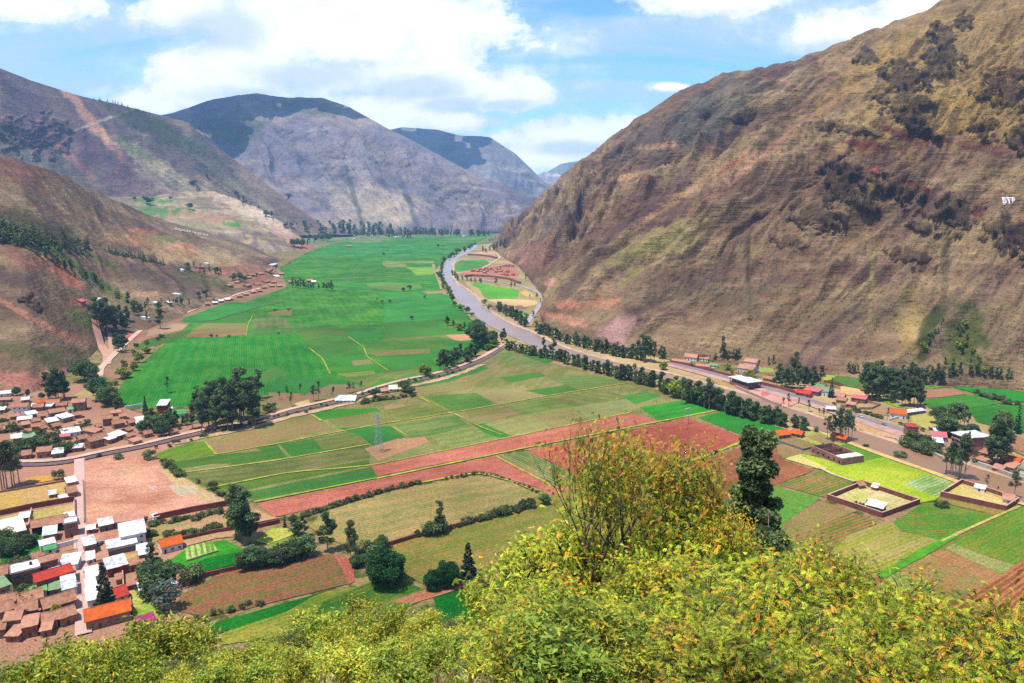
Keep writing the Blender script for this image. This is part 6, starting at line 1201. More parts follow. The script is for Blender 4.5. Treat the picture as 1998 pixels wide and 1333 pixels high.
# label, roof type, roof colour, wall colour ...
T2 = 'houses of the lower town'
for A, B, d, h, rt, rc, wc, lab in [
    ((-60, 322), (195, 262), 17, 4.5, 'shed', 'cream', 'adobe', 'wide pale cream-roofed shed at the left margin above the orchard'),
    ((240, 250), (500, 200), 9, 4.5, 'gable', 'terra', 'blue', 'long terracotta-roofed building with a deep blue front wall'),
    ((500, 192), (568, 176), 9, 4, 'shed', 'white', 'white', 'white-roofed shed at the street end of the blue building'),
    ((482, 270), (578, 252), 8, 8, 'flat', 'white', 'brick', 'square brick house with white slab roof on the street below the blue building'),
    ((322, 300), (420, 282), 8, 4, 'shed', 'white', 'adobe', 'white uneven-roofed house below the blue building'),
    ((304, 372), (412, 345), 5, 3.5, 'shed', 'white', 'white', 'low white-roofed hut touching the green-fronted shed'),
    ((330, 392), (415, 372), 3, 2.6, 'shed', 'green', 'white', 'small bright green-roofed shed by the rubble yard'),
    ((95, 645), (310, 592), 10, 7.5, 'flat', 'white', 'brick', 'large brick house with broad white slab roof beside the orchard'),
    ((318, 575), (440, 540), 8, 8, 'flat', 'terra', 'brick', 'unfinished brick house with bare brown top, behind the red roof'),
    ((440, 530), (572, 512), 9, 4, 'shed', 'white', 'white', 'irregular white roof on the street above the long red one'),
    ((360, 562), (440, 545), 3, 5, 'shed', 'white', 'brick', 'narrow white lean-to wedged behind the red roof'),
    ((280, 688), (545, 605), 8, 6.5, 'gable', 'red', 'brick', 'long brick house with bright red ridge roof'),
    ((468, 715), (568, 690), 10, 4.5, 'shed', 'white', 'white', 'white-roofed house on the street below the long red roof'),
    ((368, 702), (462, 682), 7, 3.4, 'shed', 'blue', 'grey', 'blue-grey sheet-roofed hut left of the white street house'),
    ((-30, 755), (88, 712), 8, 7, 'shed', 'blue', 'adobe', 'tall adobe house with light blue roof at the left margin'),
    ((195, 738), (348, 700), 5, 3.5, 'shed', 'mint', 'white', 'mint-green roofed shed above the tiled house'),
    ((148, 812), (322, 768), 8, 4.5, 'gable', 'terra', 'adobe', 'terracotta-tiled house directly below the mint roof'),
    ((335, 868), (568, 795), 9, 5, 'gable', 'terra', 'grey', 'long terracotta-tiled house reaching the street, dark grey front'),
    ((130, 905), (282, 868), 8, 5, 'gable', 'terra', 'grey', 'terracotta house with shaded grey front, second row from the bottom'),
    ((-30, 905), (112, 862), 8, 5, 'gable', 'terra', 'adobe', 'terracotta house at the left margin, second row from the bottom'),
    ((42, 975), (160, 960), 7, 6, 'gable', 'pink', 'adobe', 'pale-tiled tall house standing forward near the bottom left'),
    ((44, 1035), (138, 1035), 6, 3, 'shed', 'pink', 'brick', 'lowest pale-tiled lean-to on the left, just above the scrub'),
    ((165, 1010), (282, 985), 7, 5, 'shed', 'pink', 'brick', 'flat pale brick house beside the forward tiled one'),
    ((448, 925), (568, 885), 8, 4, 'gable', 'terra', 'adobe', 'small terracotta house by the street, last before the scrub'),
    ((632, 392), (712, 372), 8, 5, 'shed', 'white', 'brick', 'brick house with white roof right of the street, by the parked blue car'),
    ((640, 238), (700, 228), 4, 2.6, 'shed', 'cream', 'adobe', 'tiny cream-roofed hut at the lower corner of the pink lot'),
    ((895, 345), (1078, 308), 18, 6.5, 'gable', 'white', 'white', 'biggest white metal warehouse below the pink lot'),
    ((798, 398), (1012, 350), 7, 4, 'shed', 'white', 'cream', 'long low white shed along the front of the warehouse'),
    ((738, 222), (838, 200), 7, 3.5, 'shed', 'white', 'grey', 'white-roofed shed at the lower edge of the pink lot'),
    ((838, 190), (1058, 158), 8, 3, 'shed', 'pink', 'adobe', 'long faded pink-roofed shed on the lower edge of the pink lot'),
    ((1195, 385), (1350, 345), 9, 3.5, 'gable', 'orange', 'white', 'bright orange-tiled house with white walls among the garden plots'),
    ((1135, 138), (1172, 128), 3, 2.2, 'shed', 'white', 'white', 'tiny white hut on the lot wall'),
    ((800, 560), (945, 520), 9, 4.5, 'shed', 'white', 'red', 'white-roofed house with a red front wall beside the dark conifer'),
    ((948, 520), (1070, 490), 5, 3.5, 'shed', 'terra', 'brick', 'low brick annex right of the red-fronted house'),
    ((1030, 475), (1120, 458), 6, 6, 'shed', 'white', 'brick', 'small white-roofed brick house beside the dark tree'),
    ((1012, 405), (1085, 392), 5, 3.5, 'shed', 'white', 'pink', 'pale pink lean-to at the corner of the warehouse'),
    ((1032, 700), (1102, 682), 6, 3, 'shed', 'white', 'grey', 'small white-roofed hut beside the adobe wall, above the lawn'),
    ((862, 752), (950, 722), 9, 3, 'gable', 'red', 'white', 'bright red tent-like roof right of the dark conifer'),
    ((640, 955), (968, 868), 10, 4.5, 'gable', 'orange', 'adobe', 'large orange-tiled roof at the bottom end of the street'),
    ((1022, 965), (1152, 925), 6, 3, 'shed', 'magenta', 'white', 'small magenta-roofed building half hidden by the scrub'),
    ((1318, 632), (1400, 612), 7, 4.5, 'gable', 'terra', 'adobe', 'little terracotta-tiled farmhouse at the tip of the ploughed field'),
    ((1268, 642), (1315, 632), 5, 2.6, 'shed', 'white', 'white', 'white lean-to against the little farmhouse'),
    ((642, 470), (700, 458), 7, 3, 'shed', 'white', 'white', 'white hut right of the street below the parked blue car'),
    ((645, 610), (735, 588), 8, 3.5, 'shed', 'cream', 'cream', 'cream-roofed house right of the street, left of the conifer top'),
    ((645, 690), (715, 672), 7, 3.5, 'shed', 'white', 'pink', 'white-roofed house right of the street, left of the conifer middle'),
    ((650, 790), (745, 765), 9, 4, 'shed', 'cream', 'white', 'cream-roofed house right of the street, left of the conifer foot')]:
    house('z2', A, B, d, h, rt, rc, wc, lab, T2)
T1 = 'houses of the upper town'
for A, B, d, h, rt, rc, wc, lab in [
    ((100, 432), (212, 428), 8, 6, 'gable', 'terra', 'white', 'two-storey white house with terracotta roof, topmost left in the old town'),
    ((214, 402), (256, 400), 6, 3, 'shed', 'white', 'adobe', 'small white roof between two tiled houses, top of the old town'),
    ((256, 412), (336, 406), 7, 3.5, 'gable', 'terra', 'adobe', 'tiled house right of the small white roof, top of the old town'),
    ((304, 375), (366, 368), 7, 3.5, 'gable', 'orange', 'adobe', 'bright orange roof at the top edge of the old town'),
    ((366, 388), (462, 380), 9, 4, 'gable', 'terra', 'adobe', 'wide tiled roof right of the bright orange one'),
    ((440, 398), (520, 392), 6, 3.5, 'gable', 'terra', 'adobe', 'low tiled roof right below the wide one under the grove'),
    ((392, 468), (512, 448), 8, 4.5, 'gable', 'terra', 'grey', 'tiled house with pale grey shopfront in mid old town'),
    ((214, 466), (294, 452), 7, 3, 'shed', 'white', 'adobe', 'white roof left of the tiled shopfront house'),
    ((82, 480), (152, 472), 6, 3, 'gable', 'pink', 'adobe', 'salmon-roofed hut below the two-storey white house'),
    ((138, 508), (250, 494), 6, 3, 'shed', 'white', 'adobe', 'long white roof below the salmon-roofed hut'),
    ((376, 530), (462, 514), 8, 3.5, 'shed', 'white', 'adobe', 'white-roofed house left of the tilted white roof'),
    ((490, 505), (578, 482), 9, 4, 'shed', 'white', 'adobe', 'tilted bright white roof in the middle of the old town'),
    ((568, 412), (664, 404), 9, 7.5, 'gable', 'pink', 'adobe', 'tall adobe house with pale tiled roof, top right of the old town'),
    ((528, 424), (574, 418), 5, 3, 'shed', 'mint', 'white', 'small pale green roof left of the tall adobe house'),
    ((804, 530), (882, 520), 7, 6, 'gable', 'terra', 'adobe', 'tall narrow tiled house among the trees, right old town'),
    ((886, 550), (976, 534), 7, 4, 'gable', 'terra', 'adobe', 'tiled house just right of the tall narrow one'),
    ((936, 480), (992, 472), 6, 3, 'gable', 'pink', 'adobe', 'small pale tiled roof near the hedge, right old town'),
    ((868, 452), (946, 444), 6, 3, 'gable', 'pink', 'adobe', 'pale tiled roof under the trees, highest on the right'),
    ((744, 672), (842, 650), 7, 5, 'gable', 'terra', 'adobe', 'tiled house by the rail bed, rear one of a pair'),
    ((708, 706), (806, 680), 8, 5.5, 'gable', 'terra', 'adobe', 'tiled house by the rail bed, front one of a pair'),
    ((848, 668), (906, 650), 8, 3.5, 'shed', 'white', 'brick', 'white roof by the rail bed, left half of a long brick range'),
    ((896, 648), (992, 614), 8, 3.5, 'shed', 'white', 'brick', 'white roof by the rail bed, right half of a long brick range'),
    ((488, 622), (632, 598), 9, 3.5, 'shed', 'white', 'white', 'broad white roof in the lower middle of the old town'),
    ((466, 642), (546, 632), 5, 3, 'shed', 'rose', 'adobe', 'rose-red low roof touching the broad white one'),
    ((92, 656), (184, 642), 8, 3, 'shed', 'white', 'adobe', 'left one of twin white roofs in the leafy lower left'),
    ((187, 652), (282, 636), 8, 3, 'shed', 'blue', 'adobe', 'right one of twin pale roofs in the leafy lower left'),
    ((290, 778), (402, 766), 8, 4.5, 'gable', 'terra', 'adobe', 'red-brown tiled house on the track above the rail bed'),
    ((410, 780), (494, 768), 8, 3.5, 'shed', 'white', 'grey', 'white-roofed house right of the tiled one on the track'),
    ((150, 790), (242, 778), 8, 3, 'gable', 'terra', 'adobe', 'brown low roof at the left of the track above the rail bed'),
    ((560, 730), (640, 722), 6, 3, 'shed', 'white', 'adobe', 'small white roof beside the dark bush near the crossing'),
    ((1226, 430), (1300, 426), 13, 7, 'shed', 'white', 'red', 'white-roofed two-storey house at the edge of the emerald field'),
    ((1350, 468), (1442, 458), 9, 3.5, 'gable', 'green', 'white', 'bright green roof beside the big grove'),
    ((1290, 420), (1345, 414), 4, 2.6, 'shed', 'white', 'white', 'little white shed right of the two-storey house by the field'),
    ((1066, 512), (1132, 502), 7, 3, 'shed', 'cream', 'adobe', 'cream roof among the yards at the right of the old town'),
    ((1072, 545), (1128, 536), 6, 3, 'shed', 'white', 'adobe', 'white roof below the cream one at the right of the old town'),
    ((1332, 606), (1392, 594), 6, 3, 'gable', 'terra', 'adobe', 'small tiled hut by the canal road under the trees'),
    ((1272, 566), (1372, 538), 4, 3, 'shed', 'white', 'adobe', 'long thin white roof by the canal road under the trees'),
    ((528, 1004), (602, 988), 7, 3, 'shed', 'cream', 'adobe', 'pale roof on the street, upper of two beside the yellow plot'),
    ((534, 1098), (606, 1082), 9, 4, 'gable', 'terra', 'brick', 'tiled brick house on the street, lower of two beside the yellow plot'),
    ((384, 1092), (434, 1084), 5, 2.5, 'shed', 'white', 'adobe', 'small white roof in the yellow plot'),
    ((470, 1118), (532, 1104), 4, 2.2, 'shed', 'white', 'adobe', 'low whitish lean-to beside the tiled street house'),
    ((150, 1286), (228, 1274), 6, 3, 'shed', 'white', 'adobe', 'white hut in the lower yellow plot by the cross wall'),
    ((-40, 430), (36, 424), 7, 3, 'shed', 'white', 'adobe', 'white roof at the very left margin of the old town'),
    ((-10, 302), (88, 292), 7, 3, 'shed', 'white', 'white', 'whitewashed building against the pink earth at the left margin'),
    ((166, 350), (226, 344), 6, 3, 'shed', 'white', 'adobe', 'lone small white roof on the pink earth above the town'),
    ((-20, 345), (80, 340), 5, 2.5, 'shed', 'pink', 'adobe', 'long pale low roof under the whitewashed building'),
    ((0, 760), (62, 752), 6, 3, 'shed', 'white', 'adobe', 'white roof beside the big trees at the left margin'),
    ((250, 560), (330, 550), 6, 3, 'gable', 'terra', 'adobe', 'brown tiled roof in the bushy middle left of the old town'),
    ((330, 575), (372, 562), 5, 3, 'gable', 'terra', 'adobe', 'tiny brown roof next to the bushy middle of the old town'),
    ((740, 600), (800, 570), 9, 2.5, 'shed', 'pink', 'adobe', 'long pinkish low roof left of the brick range'),
    ((1000, 590), (1040, 575), 6, 3, 'gable', 'terra', 'adobe', 'small tiled roof right of the brick range'),
    ((340, 400), (400, 398), 5, 3, 'shed', 'white', 'adobe', 'white strip roof between the tiled houses of the upper old town')]:
    house('z1', A, B, d, h, rt, rc, wc, lab, T1)
for A, B, d, h, rt, rc, wc, lab in [
    ((20, 560), (90, 545), 7, 3, 'gable', 'terra', 'adobe', 'brown roof behind the left twin white roof'),
    ((100, 570), (170, 556), 7, 3, 'gable', 'terra', 'adobe', 'brown roof behind the right twin pale roof'),
    ((180, 545), (240, 535), 6, 3, 'shed', 'pink', 'adobe', 'faded roof under the long white roof of the upper town'),
    ((255, 520), (320, 508), 6, 3, 'gable', 'terra', 'adobe', 'tiled roof left of the white-roofed house in mid town'),
    ((300, 480), (360, 470), 6, 3, 'gable', 'terra', 'adobe', 'brown tiled roof left of the tiled shopfront house'),
    ((420, 560), (480, 545), 6, 3, 'gable', 'terra', 'adobe', 'brown roof below the white-roofed house of mid town'),
    ((580, 470), (640, 462), 6, 3, 'gable', 'terra', 'adobe', 'tiled roof below the tall adobe house'),
    ((600, 540), (660, 528), 6, 3, 'shed', 'pink', 'adobe', 'faded flat roof on the bare slope of the upper town'),
    ((660, 590), (720, 575), 6, 3, 'gable', 'terra', 'adobe', 'brown roof left of the long pinkish low one'),
    ((620, 660), (690, 645), 7, 3, 'gable', 'terra', 'adobe', 'brown tiled roof left of the rail-side pair'),
    ((400, 680), (470, 668), 6, 3, 'gable', 'terra', 'adobe', 'tiled roof in the bushes below the rose-red one'),
    ((380, 610), (440, 598), 6, 3, 'gable', 'terra', 'adobe', 'tiled roof left of the broad white one'),
    ((1000, 640), (1060, 622), 6, 3, 'gable', 'terra', 'adobe', 'brown roof at the right end of the brick range'),
    ((1040, 680), (1110, 660), 6, 3, 'shed', 'pink', 'adobe', 'low faded roof right of the brick range by the rail bed'),
    ((1130, 620), (1190, 606), 6, 3, 'gable', 'terra', 'adobe', 'tiled roof among the yards beside the rail bed'),
    ((1010, 530), (1060, 520), 6, 3, 'gable', 'terra', 'adobe', 'brown roof left of the cream one at the right of the old town'),
    ((1140, 560), (1200, 548), 6, 3, 'gable', 'terra', 'adobe', 'brown roof right of the cream one at the right of the old town'),
    ((760, 560), (800, 552), 5, 3, 'gable', 'terra', 'adobe', 'little tiled roof below the tall narrow house'),
    ((30, 700), (100, 690), 7, 3, 'gable', 'terra', 'adobe', 'tiled roof in the leafy bottom left of the upper town'),
    ((-30, 500), (50, 490), 7, 3, 'gable', 'terra', 'adobe', 'tiled roof at the left margin under the salmon hut'),
    ((-30, 590), (40, 580), 7, 3, 'gable', 'pink', 'adobe', 'faded tiled roof at the left margin of the leafy quarter')]:
    house('z1', A, B, d, h, rt, rc, wc, lab, T1)
for A, B, d, h, rt, rc, wc, lab in [
    ((455, 600), (560, 575), 5, 4, 'shed', 'pink', 'brick', 'faded brick lean-to between the white street roofs'),
    ((-40, 620), (60, 600), 9, 5, 'gable', 'terra', 'brick', 'tiled brick house at the left margin beside the large white slab'),
    ((250, 470), (310, 455), 6, 4, 'gable', 'terra', 'adobe', 'tiled roof behind the large brick house'),
    ((-20, 1010), (40, 1000), 7, 4, 'gable', 'terra', 'adobe', 'tiled roof at the left margin, lowest row'),
    ((300, 950), (430, 925), 7, 4, 'gable', 'terra', 'adobe', 'tiled roof left of the last house before the scrub'),
    ((300, 1000), (380, 985), 6, 3, 'shed', 'pink', 'adobe', 'faded lean-to on the lowest row beside the flat brick house'),
    ((-20, 830), (120, 805), 7, 5, 'gable', 'terra', 'brick', 'tiled brick house under the light blue roof'),
    ((655, 735), (720, 720), 5, 3, 'gable', 'terra', 'adobe', 'small tiled roof left of the conifer trunk'),
    ((690, 540), (770, 520), 6, 3, 'gable', 'terra', 'adobe', 'tiled roof left of the red-fronted house'),
    ((720, 470), (800, 452), 5, 3, 'shed', 'pink', 'adobe', 'faded roof in the bare yard behind the red-fronted house'),
    ((860, 610), (900, 600), 4, 2.6, 'shed', 'terra', 'adobe', 'tiny rust-brown hut in the dry yard right of the conifer'),
    ((500, 450), (560, 438), 6, 3.5, 'gable', 'terra', 'adobe', 'tiled roof on the street above the irregular white one')]:
    house('z2', A, B, d, h, rt, rc, wc, lab, T2)
# tent-roofed hall and garden houses by the canal road
house('z8', (515, 488), (640, 488), 14, 2.4, 'gable', 'white', 'white', 'low white tent-like roof beside the canal road', None)
house('z8', (865, 418), (915, 416), 9, 3, 'gable', 'cream', 'cream', 'thatch-coloured pavilion roof in the walled garden', 'garden pavilions')
house('z8', (815, 430), (860, 424), 7, 2.6, 'gable', 'pink', 'adobe', 'smaller brownish pavilion roof in the walled garden', 'garden pavilions')
# right bank
T3 = 'houses along the main road'
for z, A, B, d, h, rt, rc, wc, lab in [
    ('z4', (98, 238), (168, 244), 14, 4, 'gable', 'pink', 'white', 'first tile-roofed villa above the road, with white gable'),
    ('z4', (185, 240), (232, 246), 8, 3, 'gable', 'pink', 'white', 'small tiled villa right of the first one'),
    ('z4', (395, 305), (480, 318), 16, 5, 'gable', 'pink', 'cream', 'largest tile-roofed villa above the road'),
    ('z4', (432, 268), (498, 278), 12, 5, 'gable', 'pink', 'cream', 'tiled villa just behind the largest one'),
    ('z4', (165, 282), (240, 290), 5, 3, 'gable', 'pink', 'cream', 'narrow tiled roof right against the road by the villas'),
    ('z4', (30, 252), (130, 268), 5, 3, 'gable', 'pink', 'cream', 'long tiled roof at the start of the road wall'),
    ('z4', (236, 278), (284, 282), 5, 2.6, 'shed', 'mint', 'white', 'small pale green shed between the villas and the road'),
    ('z4', (722, 436), (800, 450), 7, 3.5, 'gable', 'red', 'brick', 'bright red-roofed long house beside the road'),
    ('z4', (765, 424), (845, 440), 9, 4, 'shed', 'rose', 'grey', 'rose-red sheet roof behind the bright red one'),
    ('z4', (796, 408), (850, 420), 10, 4, 'shed', 'blue', 'white', 'pale blue sheet roof, left one of two beside the cypress'),
    ('z4', (850, 432), (915, 442), 12, 4, 'shed', 'blue', 'white', 'pale blue sheet roof, right one of two beside the cypress'),
    ('z4', (1030, 470), (1110, 482), 8, 4, 'shed', 'rose', 'brick', 'rose-roofed building in the walled yards'),
    ('z4', (930, 448), (990, 458), 7, 2.6, 'gable', 'pink', 'adobe', 'faded tiled shed right of the cypress'),
    ('z4', (1250, 560), (1340, 568), 10, 4, 'gable', 'orange', 'white', 'orange-tiled white house by the straw paddock'),
    ('z4', (1340, 550), (1448, 536), 4, 3, 'shed', 'white', 'grey', 'long narrow white roof at the top of the straw paddock'),
    ('z4', (1342, 668), (1405, 672), 9, 8, 'flat', 'red', 'brick', 'red-topped dark brick house at the end of the road'),
    ('z4', (1480, 690), (1565, 700), 9, 4, 'shed', 'rose', 'pink', 'rose-roofed low house by the river garden'),
    ('z4', (1490, 716), (1545, 722), 8, 3, 'shed', 'white', 'grey', 'small white-roofed shed below the rose-roofed low house'),
    ('z4', (1710, 812), (1800, 836), 10, 3, 'flat', 'pink', 'pink', 'low pink flat-roofed building right of the four-storey block'),
    ('z4', (1870, 818), (1960, 842), 9, 3.5, 'gable', 'orange', 'pink', 'orange-tiled house by the embankment near the right margin'),
    ('z4', (1880, 855), (1935, 870), 9, 3.5, 'shed', 'pink', 'adobe', 'pale roof below the orange-tiled one near the right margin'),
    ('z4', (1950, 862), (2060, 895), 10, 3.5, 'shed', 'blue', 'white', 'light blue roof cut by the right margin'),
    ('z4', (1940, 830), (2060, 860), 7, 3, 'gable', 'pink', 'pink', 'long tiled roof above the light blue one at the right margin'),
    ('z4', (895, 528), (945, 532), 6, 3, 'shed', 'white', 'grey', 'small white-roofed kiosk on the road edge'),
    ('z4', (628, 680), (694, 672), 9, 3, 'gable', 'orange', 'adobe', 'tile-roofed hut by the river path, left one of two'),
    ('z4', (694, 664), (752, 676), 7, 3, 'gable', 'orange', 'adobe', 'tile-roofed hut by the river path, right one of two'),
    ('z4', (915, 684), (996, 706), 7, 3.5, 'gable', 'orange', 'adobe', 'long tile-roofed hut at the river edge'),
    ('z4', (1078, 960), (1112, 956), 6, 2.5, 'gable', 'terra', 'adobe', 'small dark red hut, left one in the back corner of the square plot'),
    ('z4', (1144, 965), (1176, 972), 5, 2.5, 'shed', 'cream', 'adobe', 'small pale hut, right one in the back corner of the square plot'),
    ('z4', (1112, 1080), (1204, 1104), 7, 4, 'shed', 'cream', 'grey', 'long shed with dark open front inside the square plot'),
    ('z4', (1565, 752), (1640, 762), 7, 3, 'gable', 'terra', 'adobe', 'brown tiled house between the rose roof and the four-storey block'),
    ('z4', (1740, 770), (1800, 786), 8, 3, 'gable', 'terra', 'adobe', 'brown tiled house behind the low pink flat roof'),
    ('z4', (1000, 500), (1050, 508), 6, 3, 'shed', 'pink', 'adobe', 'faded lean-to in the walled yards by the road'),
    ('z4', (948, 476), (1000, 484), 7, 3, 'gable', 'terra', 'adobe', 'brown tiled house in the walled yards by the road'),
    ('z4', (540, 352), (590, 362), 7, 3, 'gable', 'terra', 'adobe', 'brown roof behind the road wall, above the white hall'),
    ('z4', (1500, 660), (1550, 664), 7, 3, 'shed', 'white', 'adobe', 'white lean-to behind the rose-roofed low house'),
    ('z4', (1820, 860), (1872, 876), 7, 3, 'gable', 'pink', 'adobe', 'faded tiled roof between the dark clump and the orange tiles'),
    ('z4', (1718, 968), (1775, 980), 5, 2.5, 'shed', 'white', 'white', 'white lean-to on the wall of the triangular plot'),
    ('z4', (1880, 1040), (1940, 1050), 8, 3, 'gable', 'pink', 'white', 'tiled white hut at the sharp corner of the triangular plot')]:
    house(z, A, B, d, h, rt, rc, wc, lab, T3, storeys=1 if h < 6 else 2)

# the hall under construction with a white slab
def hall():
    a, b = G(*zp('z4', [(455, 405)])[0]), G(*zp('z4', [(528, 396)])[0]); v = b - a; ang = math.atan2(v.y, v.x)
    o = empty('hall', (a.x, a.y, 0), ang); w = v.length; d = 26; h = 7
    MB().box(0, w, 0, d, -.5, 3.2).build('wall', WA['brick'], o)
    for x in np.linspace(.4, w - .4, 5):
        for y in (0.4, d / 2, d - .4): MB().box(x - .25, x + .25, y - .25, y + .25, 3.203, h).build('column', WA['grey'], o)
    MB().box(1.5, w - 1.5, 1.5, d - 1.5, 3.203, h - .01).build('inner_wall', WA['grey'], o)
    MB().box(-1.2, w + 1.2, -1.2, d + 1.2, h, h + .5).build('roof', RO['white'], o)
    for i in range(4):
        x = 1 + i * (w - 2) / 4; MB().box(x, x + (w - 2) / 4 - .6, -.03, .06, .8, 2.6).build('window', M_DARK, o)
    tag(o, 'large unfinished hall with broad white slab roof beside the road', 'hall')
hall()
# four-storey block
def block():
    (pa, pb, pc) = [G(*p) for p in zp('w5', [(1190, 775), (1315, 825), (1460, 745)])]
    v = pb - pa; u = pc - pb; w = v.length; d = u.length; ang = math.atan2(v.y, v.x); o = empty('apartment_block', (pa.x, pa.y, 0), ang)
    W2, D2, Hh = max(w, 13), 19, 13.0
    MB().box(0, W2, 0, D2, -.5, Hh).build('wall', WA['pink'], o)
    MB().box(-.8, W2 + .8, -.8, D2 + .8, Hh + .003, Hh + .45).build('roof', RO['white'], o)
    MB().cyl((W2 * .4, D2 * .5, Hh + .45), (W2 * .4, D2 * .5, Hh + 1.9), .8, .8, 12).build('water_tank', WA['grey'], o)
    for s_ in range(4):
        MB().box(-.02, W2 + .02, -.55, -.003, s_ * 3.2 + .1, s_ * 3.2 + .9).build('balcony', WA['pink'], o)
        for i in range(3):
            x = .5 + i * (W2 - .6) / 3; f = MB().box(x, x + (W2 - 2) / 3 - .3, -.05, .05, s_ * 3.2 + 1.0, s_ * 3.2 + 2.9).build('window', M_DARK, o)
            MB().box(x + (W2 - 2) / 6 - .2, x + (W2 - 2) / 6 - .1, -.09, -.053, s_ * 3.2 + 1.0, s_ * 3.2 + 2.9).build('mullion', WA['white'], f)
        for i in range(2): MB().box(W2 - .05, W2 + .05, 5 + i * 7, 6.4 + i * 7, s_ * 3.2 + 1.1, s_ * 3.2 + 2.4).build('window', M_GLASS, o)
    tag(o, 'four-storey pink brick block with white slab roof and open dark balconies', 'apartment block')
block()
# roofless brick compound by the yellow meadow
def wall_run(zoom, pts, h, t, mat, label, group='field and yard walls', closed=False, name='wall', cap=None, cat='wall', drape=False):
    w = [(hit(*p) if drape else G(*p)) for p in zp(zoom, pts)]
    if closed: w.append(w[0])
    o0 = w[0]; o = empty(name, (o0.x, o0.y, 0)); mb = MB(); cp = MB()
    left = []; n = len(w)
    for i in range(n):
        if closed and i in (0, n - 1): d1 = (w[-1] - w[-2]); d2 = (w[1] - w[0])
        else: d1 = w[i] - w[i - 1] if i else w[1] - w[0]; d2 = w[i + 1] - w[i] if i < n - 1 else d1
        d1.z = d2.z = 0; m = d1.normalized() + d2.normalized(); m = m.normalized() if m.length > .1 else d1.normalized(); nr = Vector((-m.y, m.x, 0)); k = 1 / max(.5, nr.dot(Vector((-d1.y, d1.x, 0)).normalized())); left.append((w[i] - o0, nr, k))
    def skin(m, t_, z0, z1):
        vs = []
        for p, nr, k in left:
            for s_ in (-1, 1): q = p + nr * (s_ * t_ / 2 * k); zz = p.z + o0.z if drape else 0; vs += [(q.x, q.y, zz + z0), (q.x, q.y, zz + z1)]
        fs = []
        for i in range(n - 1):
            a = 4 * i; b = a + 4; fs += [(a, b, b + 1, a + 1), (a + 2, a + 3, b + 3, b + 2), (a + 1, b + 1, b + 3, a + 3), (a, a + 2, b + 2, b)]
        if not closed: fs += [(0, 1, 3, 2), (4 * n - 4, 4 * n - 2, 4 * n - 1, 4 * n - 3)]
        m.add(vs, fs)
    skin(mb, t, -1.5 if drape else -.5, h); mb.build('wall_body', mat, o)
    if cap: skin(cp, t + .16, h + .003, h + .2); cp.build('coping', cap, o)
    return tag(o, label, cat, group)
AD, CPM = WA['adobe'], plain('pale_coping', C(222, 176, 150), .9, .15, .6)
M_ADR = plain('red_adobe', C(152, 90, 74), .95, .3, .6)
wall_run('z4', [(902, 1016), (1100, 938), (1412, 1042), (1204, 1118)], 3.2, .7, M_ADR, 'adobe wall round the square plot with pale coping', 'walled plots', True, cap=CPM)
wall_run('z4', [(1535, 998), (1648, 928), (1965, 1032), (1895, 1078)], 3.0, .7, M_ADR, 'adobe wall round the triangular plot by the river', 'walled plots', True, cap=CPM)
def compound():
    a, b, c = [G(*p) for p in zp('z4', [(806, 752), (980, 828), (1074, 800)])]
    v = b - a; ang = math.atan2(v.y, v.x); o = empty('roofless_building', (a.x, a.y, 0), ang); w = v.length; d = max((c - b).length, 10)
    m = MB(); t = .35; h = 5
    for x0, x1, y0, y1 in ((0, w, 0, t), (0, w, d - t, d), (0, t, t + .003, d - t - .003), (w - t, w, t + .003, d - t - .003)): m.box(x0, x1, y0, y1, -.5, h)
    for k in range(1, 6): m.box(w * k / 6, w * k / 6 + t, t + .003, d - t - .003, -.5, h * (.7 if k % 2 else .9))
    m.build('wall', WA['brick'], o); MB().box(w * .78, w - .4, .4, d - .4, h + .01, h + .35).build('roof', RO['cream'], o)
    p = MB()
    for x0, x1, y0, y1 in ((0, w * .77, -.05, t + .05), (0, w * .77, d - t - .05, d + .05)): p.box(x0, x1, y0, y1, h + .003, h + .2)
    p.build('coping', CPM, o)
    for k in range(6): MB().box(w * (k + .35) / 6, w * (k + .35) / 6 + 1.6, -.03, .05, 1.2, 2.8).build('window', M_DARK, o)
    tag(o, 'long roofless brick building at the edge of the yellow meadow', 'building')
compound()
WR = wall_run
WR('z4', [(585, 680), (765, 742), (890, 716), (870, 706)], 1.6, .5, WA['grey'], 'grey low wall round the plot between the tiled huts')
WR('z4', [(20, 250), (130, 272), (240, 300), (420, 345), (520, 372), (620, 395), (725, 425)], 3.0, .6, plain('red_road_wall', C(164, 92, 74), .95, .25, .5), 'long dark red wall beside the road', 'walls along the road')
WR('z4', [(390, 395), (470, 430), (560, 470), (640, 500)], 3, 1.5, plain('pale_embankment', C(206, 170, 160), .95, .2, .5), 'pale retaining wall between the hall and the river', 'embankments')
WR('w5', [(600, 668), (750, 740), (900, 775), (1060, 850), (1090, 870)], 2.5, 1.5, plain('grey_embankment', C(196, 186, 170), .95, .2, .5), 'grey embankment below the river garden', 'embankments')
WR('w5', [(1420, 925), (1560, 965), (1700, 1015), (1860, 1075), (1990, 1115), (2200, 1180)], 3.2, 1.8, plain('grey_embankment', None), 'stone embankment along the water near the right margin', 'embankments')
WR('w5', [(0, 300), (60, 308), (250, 245), (430, 290), (340, 330), (200, 330)], 2.2, .5, AD, 'adobe wall round the yards beside the rose-roofed building')
WR('w5', [(200, 205), (430, 192)], 2.2, .5, M_ADR, 'dark red wall below the great grove')
WR('w5', [(520, 455), (720, 405)], 2.2, .5, WA['white'], 'white front wall of the orange-tiled house')
WR('w5', [(1150, 560), (1300, 590), (1500, 640), (1640, 700), (1800, 760), (1998, 850)], 2, .5, AD, 'brown wall running behind the four-storey block')
WR('w5', [(1440, 850), (1600, 830), (1600, 790)], 2.5, .5, WA['pink'], 'pink wall round the yard below the four-storey block')
